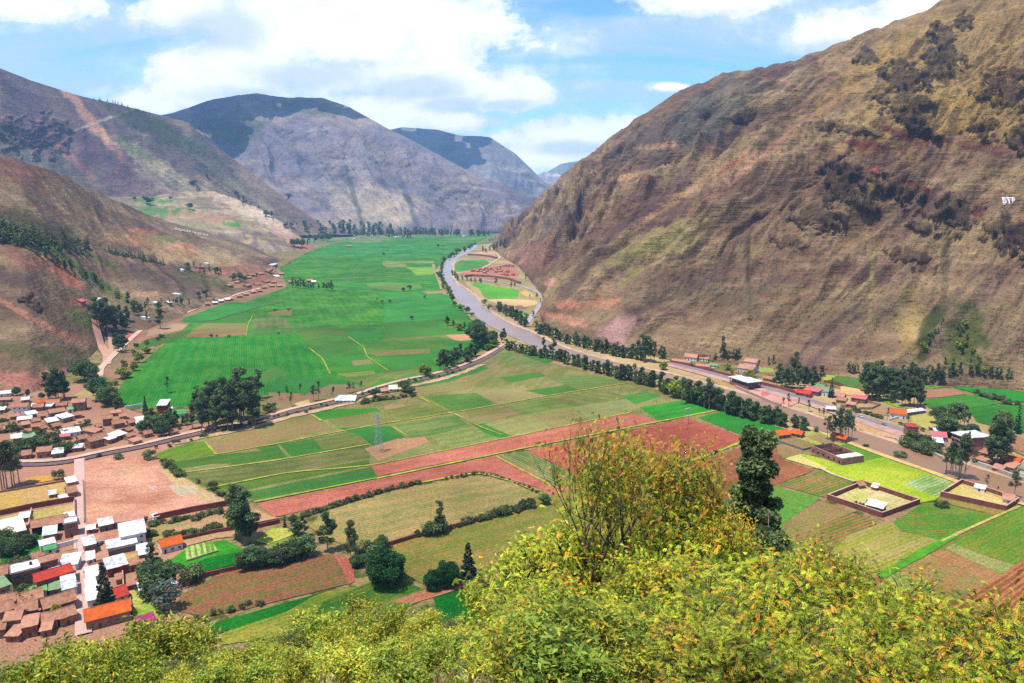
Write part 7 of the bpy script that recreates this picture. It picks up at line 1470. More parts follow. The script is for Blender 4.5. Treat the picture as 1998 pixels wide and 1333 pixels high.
WR('z4', [(880, 360), (985, 384), (960, 370)], 2.2, .5, M_ADR, 'dark red wall between the two groves')
# walls of the near-left plots
WR('z1', [(0, 1222), (240, 1170), (585, 1110)], 3.2, .8, M_ADR, 'dark red wall between the two yellow plots')
WR('z1', [(248, 1190), (225, 1320)], 2.4, .5, CPM, 'pale cross wall in the lower yellow plot')
WR('z1', [(585, 1110), (588, 1235)], 2.6, .5, AD, 'adobe wall along the street beside the lower yellow plot')
WR('z1', [(0, 1050), (240, 1010), (520, 960)], 1.6, .5, AD, 'low adobe wall over the upper yellow plot')
WR('z1', [(1200, 1260), (1500, 1195), (1810, 1140)], 3.4, .9, M_ADR, 'long dark red wall on the lower edge of the pink lot')
WR('z1', [(648, 960), (655, 1100), (660, 1290)], 1.8, .5, AD, 'adobe wall between the street and the pink lot')
WR('z1', [(970, 392), (1110, 368)], 2.4, .6, WA['white'], 'white wall along the foot of the emerald field')
WR('z3', [(60, 610), (340, 545), (510, 520), (660, 505), (820, 470)], 2.4, .6, M_ADR, 'dark red wall across the shrub garden')
WR('z3', [(655, 500), (815, 468)], 3.2, .5, CPM, 'whitish wall end beside the blue-green cypress')
WR('z3', [(215, 725), (420, 660)], 1.4, .4, CPM, 'pale kerb wall under the striped vegetable plot')
WR('z3', [(240, 850), (330, 820), (560, 770), (700, 745), (900, 690), (960, 672)], 2.4, .8, M_ADR, 'red earth wall above the ploughed field')
WR('z3', [(1500, 630), (1690, 570), (1920, 515), (2150, 440), (2400, 380)], 2.6, 1.0, M_ADR, 'long red earth wall between the striped and the olive field')
WR('z2', [(405, 345), (575, 300)], 2.4, .5, WA['white'], 'white yard wall reaching the street')
WR('z2', [(700, 425), (860, 385), (1010, 350)], 2.4, .6, WA['grey'], 'dark boundary wall below the long low shed')
WR('z2', [(905, 530), (912, 640)], 2.4, .5, CPM, 'pinkish wall dividing the yards right of the conifer')
WR('z2', [(930, 662), (1030, 635), (1145, 600)], 2.6, .8, M_ADR, 'red earth wall above the small white-roofed hut')
WR('z2', [(440, 470), (425, 560)], 2.4, .5, WA['brick'], 'brick yard wall behind the irregular white roof')
WR('z2', [(955, 690), (985, 850)], 1.6, .4, AD, 'thin fence wall beside the lawn below the red tent roof')
WR('z2', [(1205, 318), (1340, 285), (1700, 205)], 2.2, .6, M_ADR, 'dark red wall behind the orange-tiled garden house')
WR('z1', [(700, 1325), (930, 1290), (1120, 1290)], 2.2, .5, AD, 'adobe wall under the long faded pink shed')
WR('x6', [(380, 470), (480, 462), (610, 470), (760, 480), (950, 505), (1100, 560)], 5, 4, plain('terrace_bank', C(150, 104, 96), .95, .3, .2), 'dark terrace bank under the far-bank village', 'terraces')
WR('x6', [(420, 190), (560, 195), (700, 212), (800, 235)], 6, 4, plain('terrace_bank', None), 'dark terrace bank under the far pink earth', 'terraces')

# villages far away
r = random.Random(5); k = 0
VG = 'houses of the far-bank village'
for (x, y) in [(470, 400), (505, 392), (540, 402), (570, 380), (600, 402), (610, 375), (650, 372), (660, 398), (690, 372), (720, 368), (750, 372), (770, 388), (800, 362), (820, 375), (840, 402), (870, 400), (890, 415), (910, 402), (930, 410), (870, 440), (900, 440), (920, 455), (880, 330), (960, 318), (930, 332), (990, 330), (820, 345), (1000, 450), (780, 410), (630, 420)]:
    house('x6', (x - 18, y + 5), (x + 18, y + 6), 9, 3.5, 'gable', 'red' if k % 3 == 0 else 'terra', 'adobe', 'red-brown roof, %s from left in the village across the far river' % ordn(k), VG, False); k += 1
k = 0
for (x, y, c) in [(390, 470, 'white'), (400, 490, 'terra'), (1985, 0, '')][:0] + [(1440, 700, 'white'), (1400, 712, 'white'), (1480, 690, 'cream'), (1600, 655, 'pink'), (1560, 668, 'terra'), (1650, 640, 'pink'), (1500, 685, 'pink'), (1720, 610, 'terra'), (1690, 632, 'terra'), (1800, 535, 'white'), (1740, 570, 'terra'), (1680, 585, 'terra'), (1780, 575, 'rose'), (1620, 600, 'terra'), (1820, 600, 'pink'), (1640, 530, 'terra'), (1700, 520, 'pink'), (1790, 465, 'white'), (1760, 505, 'terra'), (1540, 575, 'terra'), (1500, 600, 'terra'), (1420, 690, 'terra'), (1350, 720, 'terra'), (1620, 545, 'terra'), (1770, 600, 'pink'), (1830, 520, 'pink')]:
    house('z6', (x - 16, y + 4), (x + 16, y + 2), 9, 3.5, 'gable' if c != 'white' else 'shed', c, 'adobe', '%s roof, %s house counted along the roadside hamlet' % ({'white': 'white', 'terra': 'brown tiled', 'pink': 'pale pink', 'cream': 'cream', 'rose': 'rose-red'}[c], ordn(k)), 'houses of the roadside hamlet', False); k += 1
for z, x, y, wd, c, lab in [('z6', 650, 700, 26, 'white', 'white-roofed house at the head of the pink track'), ('z6', 545, 712, 30, 'rose', 'pinkish long roof left of the white one at the pink track'), ('z6', 1035, 718, 24, 'white', 'white roof above the dark trees of the wooded hamlet, left of two'), ('z6', 1110, 716, 20, 'cream', 'cream roof above the dark trees of the wooded hamlet, right of two'),
                            ('z6', 920, 750, 22, 'pink', 'pink-tiled house amid the dark grove'), ('z6', 830, 800, 14, 'white', 'small white house deep in the dark grove'), ('z6', 965, 815, 20, 'white', 'whitish house by the pale road beside the massive tree'), ('z6', 1310, 480, 40, 'rose', 'long pinkish roof in the orchards below the terraces'), ('z6', 1190, 498, 14, 'white', 'tiny white hut left in the orchards below the terraces'), ('z6', 1355, 455, 16, 'white', 'small white hut above the long pinkish roof'), ('z6', 1170, 660, 22, 'white', 'white hut on the slope above the pale road'),
                            ('w6', 560, 545, 44, 'pink', 'pink house group right of the windbreak, first'), ('w6', 590, 555, 30, 'cream', 'pale house beside the pink one at the windbreak'), ('w6', 425, 555, 26, 'pink', 'pink house just left of the windbreak'), ('w6', 335, 515, 26, 'white', 'white house highest above the windbreak'), ('w6', 310, 435, 22, 'white', 'white hut by the far pink cutting'), ('w6', 840, 295, 40, 'pink', 'tiny pink house alone in the far emerald field'), ('w6', 880, 240, 16, 'white', 'far white house in front of the head wood, left'), ('w6', 1180, 228, 24, 'white', 'far white house in front of the head wood, middle'), ('w6', 1660, 222, 22, 'white', 'far white house between the belts of trees'), ('w6', 765, 220, 18, 'white', 'far pale house at the left end of the head wood')]:
    house(z, (x - wd / 2, y + 4), (x + wd / 2, y + 3), 10, 4, 'shed' if c == 'white' else 'gable', c, 'white' if c == 'white' else 'adobe', lab, 'outlying houses', False)

# lattice pylon and other poles
def pylon():
    p = G(739, 882); h = 27.5; o = empty('lattice_pylon', (p.x, p.y, 0), 0.5); leg = MB(); br = MB()
    def wd(z): return 2.6 * (1 - z / h) ** 1.0 + 0.35
    lv = [0, 4, 8, 11.5, 15, 18, 20.5, 23, 25.2, h]
    for sx, sy in ((1, 1), (-1, 1), (-1, -1), (1, -1)):
        m = MB()
        for a, b in zip(lv, lv[1:]): m.bar((sx * wd(a), sy * wd(a), a), (sx * wd(b), sy * wd(b), b), .085, .07)
        m.build('leg', M_STEEL, o)
    for a, b in zip(lv, lv[1:]):
        for (s1, s2) in (((1, 1), (-1, 1)), ((-1, 1), (-1, -1)), ((-1, -1), (1, -1)), ((1, -1), (1, 1))):
            br.bar((s1[0] * wd(a), s1[1] * wd(a), a), (s2[0] * wd(b), s2[1] * wd(b), b), .035); br.bar((s2[0] * wd(a), s2[1] * wd(a), a), (s1[0] * wd(b), s1[1] * wd(b), b), .035)
            br.bar((s1[0] * wd(b), s1[1] * wd(b), b), (s2[0] * wd(b), s2[1] * wd(b), b), .03)
    br.build('bracing', M_STEEL, o)
    for z, L in ((20.5, 3.4), (23.4, 3.8), (26.2, 3.2)):
        for s_ in (-1, 1):
            m = MB().bar((0, 0, z), (s_ * L, 0, z + .2), .09, .05).bar((0, 0, z + 1.0), (s_ * L, 0, z + .2), .06, .05); c = m.build('cross_arm', M_STEEL, o)
            MB().cyl((s_ * L, 0, z + .15), (s_ * L, 0, z - 1.1), .11, .11, 6).build('insulator', WA['grey'], c)
    for sx, sy in ((1, 1), (-1, 1), (-1, -1), (1, -1)): MB().box(sx * 2.95 - .6, sx * 2.95 + .6, sy * 2.95 - .6, sy * 2.95 + .6, -.3, .5).build('footing', WA['grey'], o)
    tag(o, 'tall grey lattice power pylon standing in the middle of the crop strips', 'pylon')
pylon()
def hframe():
    a, b = G(*zp('w4', [(207, 830)])[0]), G(*zp('w4', [(240, 822)])[0]); v = b - a; o = empty('twin_pole_frame', (a.x, a.y, 0), math.atan2(v.y, v.x)); w = v.length; h = 14
    for x in (0, w): MB().cyl((x, 0, -.5), (x, 0, h), .28, .18, 8).build('pole', M_POLE, o)
    MB().bar((-1.5, 0, h - .8), (w + 1.5, 0, h - .8), .22).build('cross_arm', M_POLE, o)
    for x in (-1.3, w / 2, w + 1.3): MB().cyl((x, 0, h - 1.0), (x, 0, h - 2.0), .12, .12, 6).build('insulator', M_POLE, o)
    tag(o, 'pale twin-pole power frame at the top of the big red field', 'power pole')
hframe()
for i, (z, x, y, hh, lab) in enumerate([('z5', 1172, 975, 9, 'thin pale power pole standing in the upper patchwork'), ('z3', 960, 400, 8, 'faint pale pole standing in the left red strip'), ('z4', 166, 780, 9, 'thin dark pole on the grass edge of the red field'), ('x6', 1822, 1310, 11, 'pale pole rising from the far bank hedge'),
                                       ('z2', 240, 480, 7, 'pale street pole behind the brick houses'), ('z2', 572, 700, 8, 'concrete pole at the kerb of the street, lower one'), ('z2', 575, 400, 8, 'concrete pole at the kerb of the street, upper one'), ('w5', 605, 330, 9, 'thin pole in the yards under the great grove')]):
    p = G(*zp(z, [(x, y)])[0]); o = empty('power_pole', (p.x, p.y, 0), i * .8)
    MB().cyl((0, 0, -.5), (0, 0, hh), .16, .10, 8).build('pole', M_POLE, o); MB().bar((-1, 0, hh - .6), (1, 0, hh - .6), .07).build('cross_arm', M_POLE, o)
    tag(o, lab, 'power pole', 'power poles')
# vehicles
def car(zoom, x, y, to, col, label, tall=1.45, L=4.3):
    a, b = G(*zp(zoom, [(x, y)])[0]), G(*zp(zoom, [to])[0]); v = b - a; o = empty('parked_car', (a.x, a.y, 0.78), math.atan2(v.y, v.x)); w = .88
    paint = plain('car_paint_' + ''.join(str(int(c * 99)) for c in col[:3]), col, .3, .05, 1, spec=.5)
    prof = [(-L / 2, .35), (-L / 2, .85), (-L / 2 + .25, .95), (-.95, 1.0), (L / 2 - 1.15, 1.0), (L / 2 - .1, .82), (L / 2, .6), (L / 2, .35)]
    m = MB(); n = len(prof); m.add([(px_, -w, pz) for px_, pz in prof] + [(px_, w, pz) for px_, pz in prof], [tuple(range(n - 1, -1, -1))[::-1], tuple(range(2 * n - 1, n - 1, -1))] + [(i, n + i, n + (i + 1) % n, (i + 1) % n) for i in range(n)]); m.build('body', paint, o)
    c = [(-L / 2 + .35, .97), (-L / 2 + .8, tall), (.35, tall), (1.0, .99)]
    m = MB().add([(px_, -w + .1, pz) for px_, pz in c] + [(px_, w - .1, pz) for px_, pz in c], [(0, 1, 2, 3), (7, 6, 5, 4), (0, 4, 5, 1), (1, 5, 6, 2), (2, 6, 7, 3)]); m.build('windows', M_GLASS, o)
    MB().box(-L / 2 + .75, .38, -w + .12, w - .12, tall + .003, tall + .05).build('roof', paint, o)
    for sx in (-1.3, 1.3):
        for sy in (-1, 1): MB().cyl((sx, sy * (w - .2), .32), (sx, sy * (w + .02), .32), .32, .32, 12).build('wheel', M_DARK, o)
    for sy in (-1, 1): MB().box(L / 2 - .02, L / 2 + .03, sy * .6 - .15, sy * .6 + .15, .6, .75).build('headlight', WA['white'], o)
    tag(o, label, 'car', 'parked cars')
car('w5', 655, 498, (700, 512), (.03, .035, .045, 1), 'dark car parked beside the main road', 1.5, 4.6)
car('w5', 215, 418, (260, 435), (.5, .52, .55, 1), 'light grey car on the road edge, upper one', 1.5)
car('w5', 470, 508, (510, 522), (.12, .2, .26, 1), 'blue-grey car on the road verge', 1.5)
car('z2', 740, 318, (765, 300), (.12, .16, .24, 1), 'dark blue car in the yard beside the white warehouse', 1.5)
car('z2', 655, 520, (690, 500), (.03, .04, .05, 1), 'black car parked right of the street above the conifer', 1.5)
car('w4', 1820, 612, (1850, 622), (.08, .02, .02, 1), 'dark red car on the road near the rose roofs', 1.5)

# white letters laid out on the hillside
def letters(zoom, text, a, b, top, label, broken=0.0):
    (ax, ay), (bx, by), (tx, ty) = zp(zoom, [a, b, top])
    cu = bpy.data.curves.new('letters', 'FONT'); cu.body = text; cu.extrude = 0.05; cu.resolution_u = 4; tmp = bpy.data.objects.new('tmp', cu); COLL.objects.link(tmp)
    bpy.context.view_layer.update(); me = bpy.data.meshes.new_from_object(tmp); bpy.data.objects.remove(tmp)
    co = np.array([v.co[:] for v in me.vertices]); mn, mx = co.min(0), co.max(0)
    for v in me.vertices:      # the stones lie on the slope, each where its sight line meets it
        s_ = (v.co.x - mn[0]) / (mx[0] - mn[0]); t_ = (v.co.y - mn[1]) / (mx[1] - mn[1]); z_ = v.co.z
        p = hit(ax + (bx - ax) * s_ + (tx - ax) * t_, ay + (by - ay) * s_ + (ty - ay) * t_)
        v.co = p + Vector((0, 0, 2.6 if z_ > 0 else 0.6))
    me.materials.clear(); me.materials.append(plain('whitewashed_stones', (.66, .62, .60, 1), .95, .35, .8) if len(text) < 5 else plain('pale_stones', (.5, .47, .38, 1), .95, .3, .5)); me.update()
    o = link('hillside_letters', me); return tag(o, label, 'letters')
letters('', 'BTP', (1957, 400.5), (1982, 401), (1954.5, 389), 'white letters BTP laid on the steep right-hand hillside')
letters('', 'CURIYANDO', (343, 450), (407, 463), (342, 446), 'line of pale stone letters laid on the left slope')
# ================================================================== FOREGROUND: scrub, pepper trees and grass on the near hillside
def branch_plant(seed, h, rad, stems, r0, levels=3, up=0.55, crooked=0.35):
    """a many-stemmed crooked shrub: returns wood as MB and the twig ends with their directions"""
    rd = random.Random(seed); mb = MB(); tips = []
    def grow(p, d, L, r, lv):
        n = 3; q = p
        for i in range(n):
            d = (d + Vector((rd.uniform(-1, 1), rd.uniform(-1, 1), rd.uniform(-.5, 1) * up)) * crooked).normalized(); e = q + d * (L / n)
            mb.cyl(q, e, r * (1 - i / n * .4), r * (1 - (i + 1) / n * .4), 5 if lv < 2 else 4)
            if lv >= max(1, levels - 3): tips.append((e, d.copy()))
            if lv == 0 and i: tips.append((e, d.copy()))
            q = e
        if lv < levels:
            for k in range(rd.choice((2, 3, 3)) if lv else 3):
                dd = (d + Vector((rd.uniform(-1, 1), rd.uniform(-1, 1), rd.uniform(-.35, .8)))).normalized(); grow(q, dd, L * rd.uniform(.55, .8), r * .58, lv + 1)
        tips.append((q, d.copy()))
    for s_ in range(stems):
        a = 6.283 * s_ / stems + rd.uniform(-.5, .5); lean = rad / h * rd.uniform(.35, 1.0)
        grow(Vector((math.cos(a) * .06, math.sin(a) * .06, -.4)), Vector((math.cos(a) * lean, math.sin(a) * lean, 1)).normalized(), h * .44, r0, 0)
    return mb, tips
def frond_mesh(name, mat, tips, per, seed, L=0.24, nl=11, lw=0.016, ll=0.055, orange=0.25, spread=0.22, keep=0.6):
    """feathery leaves: a drooping stalk with paired leaflets; some sprays are orange seed clusters"""
    r = np.random.default_rng(seed); V = []; T = []; O = []
    for (p, d) in tips:
        hot = r.uniform() < orange; base = np.clip(r.normal(.44, .30), 0.02, 1)
        if r.uniform() > keep: continue
        for k in range(per):
            b = np.array(p) + r.normal(size=3) * spread; a = np.array(d) * .5 + r.normal(size=3) * .75; a[2] += .25; a /= np.linalg.norm(a)
            s_ = np.cross(a, [0, 0, 1.0]) + r.normal(size=3) * .25; s_ /= np.linalg.norm(s_) + 1e-6; t0 = np.clip(r.normal(base, .16), 0, 1); ho = float(hot and r.uniform() < .7); Lk = L * r.uniform(.6, 1.25)
            t = np.linspace(.12, 1, nl)[:, None]; c = b + a * Lk * t + np.array([0, 0, -1.0]) * (Lk * .55 * t ** 2)
            dr = a + np.array([0, 0, -1.1]) * t; dr /= np.linalg.norm(dr, axis=1, keepdims=True)
            for sg in (-1, 1):
                ld = s_ * sg * .9 + dr * .55; ld /= np.linalg.norm(ld, axis=1, keepdims=True); l = ll * (1.1 - .55 * t) * r.uniform(.8, 1.2); w = dr * lw * .5
                e = c + ld * l + np.array([0, 0, -.25]) * l; m = c + ld * l * .5
                V.append(np.stack([c, m + w, e, m - w], 1).reshape(-1, 3)); T.append(np.full(4 * nl, t0)); O.append(np.full(4 * nl, ho))
    V = np.concatenate(V); return mesh_np(name, V, np.arange(len(V)).reshape(-1, 4), mat, tint=np.concatenate(T), tip=np.concatenate(O))
def leafy_mesh(name, mat, tips, per, seed, size=0.07, spread=.25, orange=.1, aspect=.38):
    r = np.random.default_rng(seed); c = []; t = []; o = []
    for (p, d) in tips:
        if r.uniform() > .62: continue
        c.append(np.array(p) + r.normal(size=(per, 3)) * spread); hot = r.uniform() < orange; b = r.uniform(.25, .8); t.append(np.clip(b + r.normal(size=per) * .2, 0, 1)); o.append((r.uniform(size=per) < (.7 if hot else .04)).astype(float))
    c = np.concatenate(c); V, Fq = leaves_np(c, size, r, aspect=aspect, droop=.3)
    return mesh_np(name, V, Fq, mat, tint=np.repeat(np.concatenate(t), 4), tip=np.repeat(np.concatenate(o), 4))
def mbmesh(name, mb, mat):
    me = bpy.data.meshes.new(name); me.from_pydata(mb.v, [], mb.f); me.materials.append(mat); me.update(); me.polygons.foreach_set('use_smooth', [True] * len(me.polygons)); return me
FP = {}
for i in range(4):      # pepper shrubs close by, fine fronds
    w, tp = branch_plant(40 + i, 2.9, 1.5, 4, .075, 3, crooked=.42); FP.setdefault('pepper', []).append((frond_mesh('foliage', M_MOL, tp, 6, i, L=.28, nl=9, lw=.022, ll=.066, orange=.17, spread=.18, keep=.36), mbmesh('branches', w, M_BARK), 2.6))
for i in range(4):      # the same kind of scrub further down, coarser leaves
    w, tp = branch_plant(60 + i, 3.2, 1.9, 4, .06, 3); FP.setdefault('scrub', []).append((leafy_mesh('foliage', M_SCR, tp, 14, i, .12, .24, .16), mbmesh('branches', w, M_BARK), 3.2))
for i in range(2):      # thin, nearly bare thorn bushes
    w, tp = branch_plant(80 + i, 2.6, 1.5, 5, .04, 3, crooked=.5); FP.setdefault('thorn', []).append((leafy_mesh('foliage', M_BUSH, tp, 5, i, .06, .2, 0), mbmesh('branches', w, M_BARKP), 2.6))
def near_plant(kind, px, Y, h, label, group, wide=1.0, sink=0.0, dz=0.0):
    """stands on the hillside at depth Y in the column px of the photo"""
    x = (px - CX) / F * math.hypot(Y, 0) * (CP + SP * SP / CP) ; z = float(hill_z(x, Y)); NV[0] += 1; i = NV[0]
    # refine the column for the real depth of that spot
    for _ in range(4):
        dep = Y * CP - (z - H) * SP; x = (px - CX) / F * dep; z = float(hill_z(x, Y))
    fo, br, H0 = FP[kind][i % len(FP[kind])]; s = h / H0
    o = empty({'pepper': 'pepper_shrub', 'scrub': 'scrub_bush', 'thorn': 'thorn_bush', 'pepper_tree': 'pepper_tree'}[kind], (x, Y, z - .1 + dz), (i * 2.399) % 6.283); o.scale = (s * wide, s * wide, s)
    link('foliage', fo, o); link('branches', br, o); return tag(o, label, 'shrub' if kind != 'pepper_tree' else 'tree', group)
def top_row(kind, spec, desc, where, group, jx=8):
    """spec: (px, py of the top, depth Y): height follows from the ground there"""
    r = random.Random(hash_s(where)); k = 0
    for (px, py, Y) in spec:
        if kind == 'pepper' and r.uniform(0, 1) > .8: continue
        px += r.uniform(-jx, jx); py += r.uniform(-34, 20) * (1 if kind == 'pepper' else .6); d = ray(px, py); zt = H + d.z * Y / d.y; z = 0; x = d.x * Y / d.y; z = float(hill_z(x, Y)); h = zt - z
        if h < 1: h = 1.1
        near_plant(kind, px, Y, min(h, 4.6) * r.uniform(.92, 1.05), '%s, %s from left in %s' % (desc, ordn(k), where), group, wide=r.uniform(.7, 1.05) * (1.0 if h > 1.6 else 1.4)); k += 1
# big pepper tree with bare lower limbs
w, tp = branch_plant(7, 6.2, 3.9, 5, .13, 4, crooked=.28); FP['pepper_tree'] = [(frond_mesh('foliage', M_MOL, tp, 5, 3, L=.32, nl=8, lw=.030, ll=.08, orange=.4, spread=.34, keep=.58), mbmesh('branches', w, M_BARK), 6.2)]
w, tp = branch_plant(9, 5.2, 3.0, 4, .11, 4, crooked=.3); FP['pepper_tree'].append((frond_mesh('foliage', M_MOL, tp, 3, 4, L=.36, nl=8, lw=.034, ll=.095, orange=.24, spread=.34, keep=.34), mbmesh('branches', w, M_BARK), 5.2))
def top_tree(idx, px, py, Y, label, wide=1.0, kind='pepper_tree'):
    d = ray(px, py); zt = H + d.z * Y / d.y; x = d.x * Y / d.y; h = zt - float(hill_z(x, Y)); NV[0] += 1
    while NV[0] % len(FP[kind]) != (idx - 1) % len(FP[kind]): NV[0] += 1
    return near_plant(kind, px, Y, h, label, 'pepper trees on the near hillside', wide)
top_tree(0, 1225, 848, 27, 'tall feathery pepper tree with orange tips rising against the red field', .60)
top_tree(1, 1150, 868, 25, 'thin left-hand pepper tree with a light orange crest against the red strip', .5)
top_tree(0, 1405, 1000, 25, 'lower orange-tipped pepper tree under the dark eucalyptus', .5)
top_tree(1, 1575, 1075, 17, 'pepper tree with pale curling fronds sticking up over the patchwork', .65)
top_row('pepper', [(1105, 1040, 27), (1160, 1050, 26), (1210, 1050, 26), (1300, 1045, 25), (1360, 1040, 26), (1410, 1050, 26), (1450, 1070, 24)], 'tall loose pepper shrub', 'the thicket under the big tree', 'pepper shrubs on the near hillside')
# dark eucalypts that grow on the slope below
def slope_euc(px, py, Y, label, wide=1.0, kind='eucn'):
    d = ray(px, py); zt = H + d.z * Y / d.y; x = d.x * Y / d.y; z = float(hill_z(x, Y)); plant(kind, Vector((x, Y, z)), zt - z, label, 'dark eucalypts on the slope below', wide, True)
def tall_clumps(h, rad, seed, n=120):
    rd = random.Random(seed); out = []
    for i in range(n):
        t = rd.uniform(.40, 1.0) ** .9; w = rad * (0.22 + 1.0 * ((1 - t) / .6) ** .7); a = rd.uniform(0, 6.28); d = w * rd.uniform(0, 1) ** .6; out.append((math.cos(a) * d + .5 * math.sin(t * 9), math.sin(a) * d, h * t, rad * rd.uniform(.17, .34)))
    return out
PROTO['eucn'] = [(crown_mesh('crown', M_EUC, tall_clumps(25, 2.7, 5), 480, .20, 3, droop=.5, inner=.2), trunk_mesh('trunk', M_BARKP, 25, .30, limbs=5, seed=4, spread=.07), 25)]
PROTO['eucr'] = [(crown_mesh('crown', M_EUC, round_clumps(25, 3.8, 9, n=80, low=.5), 240, .24, 5, droop=.5, inner=.2), trunk_mesh('trunk', M_BARKP, 25, .35, limbs=12, seed=5), 25)]
KN['eucn'] = KN['eucr'] = 'eucalyptus_tree'
slope_euc(1484, 846, 66, 'tall black-green eucalyptus standing alone against the brown field', .95)
slope_euc(1333, 880, 62, 'dark round-crowned eucalyptus behind the feathery pepper tree', 1.0, 'eucr')
slope_euc(1425, 985, 60, 'short dark eucalyptus filling the gap left of the tallest one', .8)
slope_euc(1500, 1000, 58, 'low dark crown to the right below the tallest eucalyptus', .8, 'eucr')
# crest of the scrub, rows from back to front
GP = 'pepper shrubs on the near hillside'
top_row('pepper', [(1110, 1100, 26), (1180, 1095, 25), (1260, 1085, 24), (1340, 1070, 24), (1420, 1085, 23), (1500, 1100, 22), (1570, 1110, 21)], 'feathery pepper shrub', 'the highest rank under the big tree', GP)
top_row('pepper', [(1060, 1140, 21), (1120, 1130, 20), (1190, 1130, 19), (1260, 1125, 19), (1330, 1125, 19), (1400, 1130, 19), (1470, 1130, 18), (1540, 1115, 17), (1610, 1130, 17), (1680, 1125, 17), (1740, 1150, 17), (1800, 1165, 17)], 'feathery pepper shrub', 'the crest rank of the right-hand scrub', GP)
top_row('pepper', [(1020, 1180, 17), (1080, 1170, 16), (1140, 1170, 15.5), (1210, 1170, 15), (1280, 1165, 15), (1350, 1165, 15), (1420, 1170, 14.5), (1490, 1160, 14), (1560, 1160, 14), (1630, 1160, 14), (1700, 1165, 14), (1770, 1190, 14), (1840, 1215, 14.5), (1990, 1180, 13)], 'feathery pepper shrub', 'the second rank of the right-hand scrub', GP)
top_row('pepper', [(1010, 1230, 13), (1070, 1225, 12.5), (1130, 1215, 12), (1200, 1215, 12), (1270, 1215, 12), (1340, 1215, 11.5), (1410, 1215, 11.5), (1480, 1210, 11), (1560, 1205, 11), (1640, 1205, 11), (1720, 1215, 11), (1800, 1240, 11), (1880, 1260, 11), (1960, 1235, 11)], 'feathery pepper shrub', 'the third rank of the right-hand scrub', GP)
top_row('pepper', [(1060, 1290, 10), (1150, 1280, 9.5), (1240, 1275, 9), (1330, 1275, 9), (1430, 1270, 9), (1530, 1265, 9), (1630, 1265, 9), (1730, 1275, 9), (1830, 1290, 9), (1930, 1290, 9), (2010, 1280, 9)], 'feathery pepper shrub', 'the front rank of the right-hand scrub', GP)
GS = 'scrub bushes on the near hillside'
top_row('scrub', [(640, 1190, 44), (700, 1175, 42), (760, 1180, 41), (820, 1195, 40), (880, 1200, 40), (940, 1215, 38), (1000, 1200, 34), (1050, 1165, 31)], 'yellow-green scrub bush', 'the crest rank of the middle scrub', GS)
top_row('scrub', [(560, 1225, 40), (620, 1220, 38), (690, 1215, 36), (750, 1215, 35), (810, 1220, 34), (870, 1230, 33), (930, 1240, 31), (985, 1235, 28)], 'yellow-green scrub bush', 'the second rank of the middle scrub', GS)
top_row('scrub', [(480, 1250, 36), (540, 1250, 34), (600, 1245, 32), (670, 1245, 30), (740, 1245, 29), (800, 1250, 28), (860, 1255, 27), (910, 1265, 25)], 'yellow-green scrub bush', 'the third rank of the middle scrub', GS)
top_row('scrub', [(500, 1285, 29), (570, 1280, 27), (640, 1280, 25), (710, 1280, 24), (780, 1280, 22), (850, 1290, 21), (1010, 1290, 20)], 'yellow-green scrub bush', 'the front rank of the middle scrub', GS)
top_row('scrub', [(360, 1300, 27), (420, 1295, 26), (480, 1300, 24), (540, 1300, 22), (600, 1298, 21), (660, 1300, 20), (720, 1300, 19), (780, 1300, 18), (840, 1302, 18), (900, 1305, 17), (450, 1318, 19), (560, 1318, 17), (690, 1318, 15), (820, 1318, 14), (1085, 1310, 8.3), (1130, 1312, 8)], 'leafy gold-green bush', 'the bottom fringe of the scrub', GS)
top_row('scrub', [(110, 1235, 44), (160, 1228, 42), (215, 1232, 42), (260, 1240, 42), (330, 1225, 44), (390, 1232, 44)], 'olive scrub bush', 'the crest rank of the left scrub', GS)
top_row('scrub', [(80, 1265, 38), (140, 1255, 36), (200, 1255, 36), (250, 1265, 36), (430, 1262, 38)], 'olive scrub bush', 'the second rank of the left scrub', GS)
top_row('scrub', [(20, 1300, 32), (110, 1285, 31), (180, 1280, 30), (240, 1290, 30), (300, 1300, 30)], 'olive scrub bush', 'the front rank of the left scrub', GS)
top_row('thorn', [(450, 1240, 42), (510, 1235, 40), (585, 1215, 40), (740, 1180, 39), (880, 1190, 36), (390, 1270, 38), (340, 1280, 33), (930, 1280, 22), (965, 1255, 21)], 'thin half-bare thorn bush', 'the gaps of the scrub', 'thorn bushes on the near hillside')
top_row('scrub', [(1030, 1275, 13), (1085, 1290, 12), (1135, 1295, 11), (1185, 1285, 10.5), (1235, 1290, 10), (960, 1300, 16)], 'low green-gold bush', 'the lowest rank at the bottom edge', GS)
top_row('scrub', [(1000, 1120, 32), (1040, 1105, 31), (1075, 1060, 30), (1095, 1075, 29), (1150, 1060, 30)], 'dark olive bush', 'the edge beside the dark green field', GS)
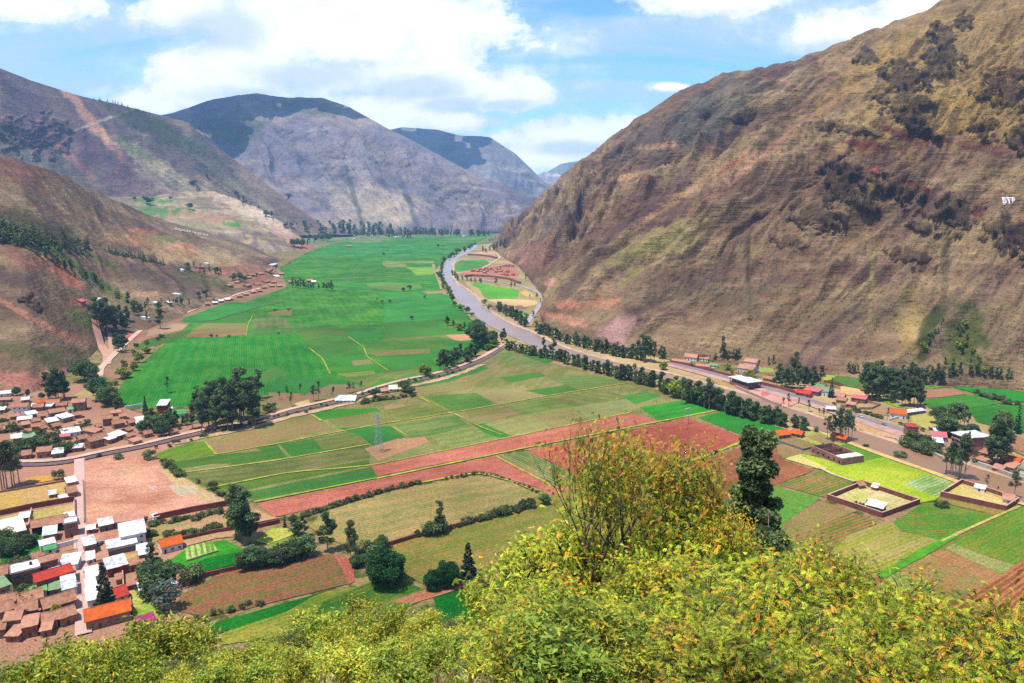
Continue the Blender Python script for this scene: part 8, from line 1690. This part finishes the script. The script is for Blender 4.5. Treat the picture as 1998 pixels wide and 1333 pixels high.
# dry grass: tufts that nobody could count
def grass():
    r = np.random.default_rng(3); n = 5200; V = []; T = []
    g = r.uniform(size=n); px = np.where(g < .62, r.uniform(-60, 640, n), np.where(g < .8, r.uniform(925, 1015, n), r.uniform(640, 2060, n))); Y = np.where(g < .62, r.uniform(24, 50, n), np.where(g < .8, r.uniform(15, 28, n), r.uniform(13, 30, n))); x = (px - CX) / F * Y * 1.13; z = hill_z(x, Y)
    for i in range(n):
        k = r.integers(7, 13); b = np.stack([x[i] + r.normal(size=k) * .10, Y[i] + r.normal(size=k) * .10, np.full(k, z[i] - .05)], 1); h = r.uniform(.25, .75) ; w = .012 + .0009 * Y[i]
        t = b + np.stack([r.normal(size=k) * .22 * h, r.normal(size=k) * .22 * h, np.full(k, h) * r.uniform(.6, 1.1, k)], 1); s_ = np.stack([r.normal(size=k), r.normal(size=k), np.zeros(k)], 1); s_ /= np.linalg.norm(s_, axis=1, keepdims=True)
        m = b * .45 + t * .55 + np.array([0, 0, .05]); V.append(np.stack([b - s_ * w, b + s_ * w, m + s_ * w * .7, m - s_ * w * .7, m - s_ * w * .7, m + s_ * w * .7, t + s_ * w * .15, t - s_ * w * .15], 1).reshape(-1, 3)); T.append(np.full(8 * k, r.uniform()))
    V = np.concatenate(V); me = mesh_np('dry_grass', V, np.arange(len(V)).reshape(-1, 4), M_STRAW, tint=np.concatenate(T)); o = link('dry_grass', me); o['kind'] = 'stuff'
grass()

# clouds overhead, outside the view, whose shadows lie on the far tops
def cloud(x, y, z, rx, ry, label, seed):
    # lumpy white bodies merged into one mesh
    r = random.Random(seed); import bmesh
    bm = bmesh.new()
    for i in range(16):
        a = r.uniform(0, 6.28); d = r.uniform(0, .8) ** .6; m = Matrix.Translation((math.cos(a) * d * rx, math.sin(a) * d * ry, r.uniform(-30, 90))) @ Matrix.Diagonal((rx * r.uniform(.22, .42), ry * r.uniform(.22, .42), 90 * r.uniform(.6, 1.3), 1))
        bmesh.ops.create_icosphere(bm, subdivisions=3, radius=1, matrix=m)
    for v in bm.verts: v.co += Vector((1, 1, .6)) * 25 * (math.sin(v.co.x * .021) + math.sin(v.co.y * .027 + 1) + math.sin(v.co.z * .05))
    me = bpy.data.meshes.new('cloud'); bm.to_mesh(me); bm.free(); me.materials.append(plain('cloud_white', (.85, .85, .87, 1), 1, .03, .01)); me.polygons.foreach_set('use_smooth', [True] * len(me.polygons))
    o = link('cloud', me, None, (x, y, z)); o['kind'] = 'structure'
def shade(px, py, Y, rx, ry, z, seed):
    p = P(px, py, Y); t = (z - p.z) / SUNV.z; q = p + SUNV * t; cloud(q.x, q.y, z, rx, ry, '', seed)
shade(425, 235, 5750, 430, 520, 2700, 1)
shade(600, 202, 5950, 420, 170, 2900, 2)
shade(850, 275, 9000, 620, 900, 3400, 3)
# ================================================================== the air of the valley
def build_haze():
    mb = MB().box(-9500, 9500, -600, 12600, -60, 1500)
    m = bpy.data.materials.new('haze'); m.use_nodes = True; n = m.node_tree; n.nodes.clear()
    o = n.nodes.new('ShaderNodeOutputMaterial'); v = n.nodes.new('ShaderNodeVolumePrincipled')
    v.inputs['Color'].default_value = (0.32, 0.60, 1.0, 1); v.inputs['Density'].default_value = 0.000044; v.inputs['Anisotropy'].default_value = 0.0
    n.links.new(v.outputs[0], o.inputs['Volume'])
    ob = mb.build('haze', m); ob['kind'] = 'stuff'
build_haze()
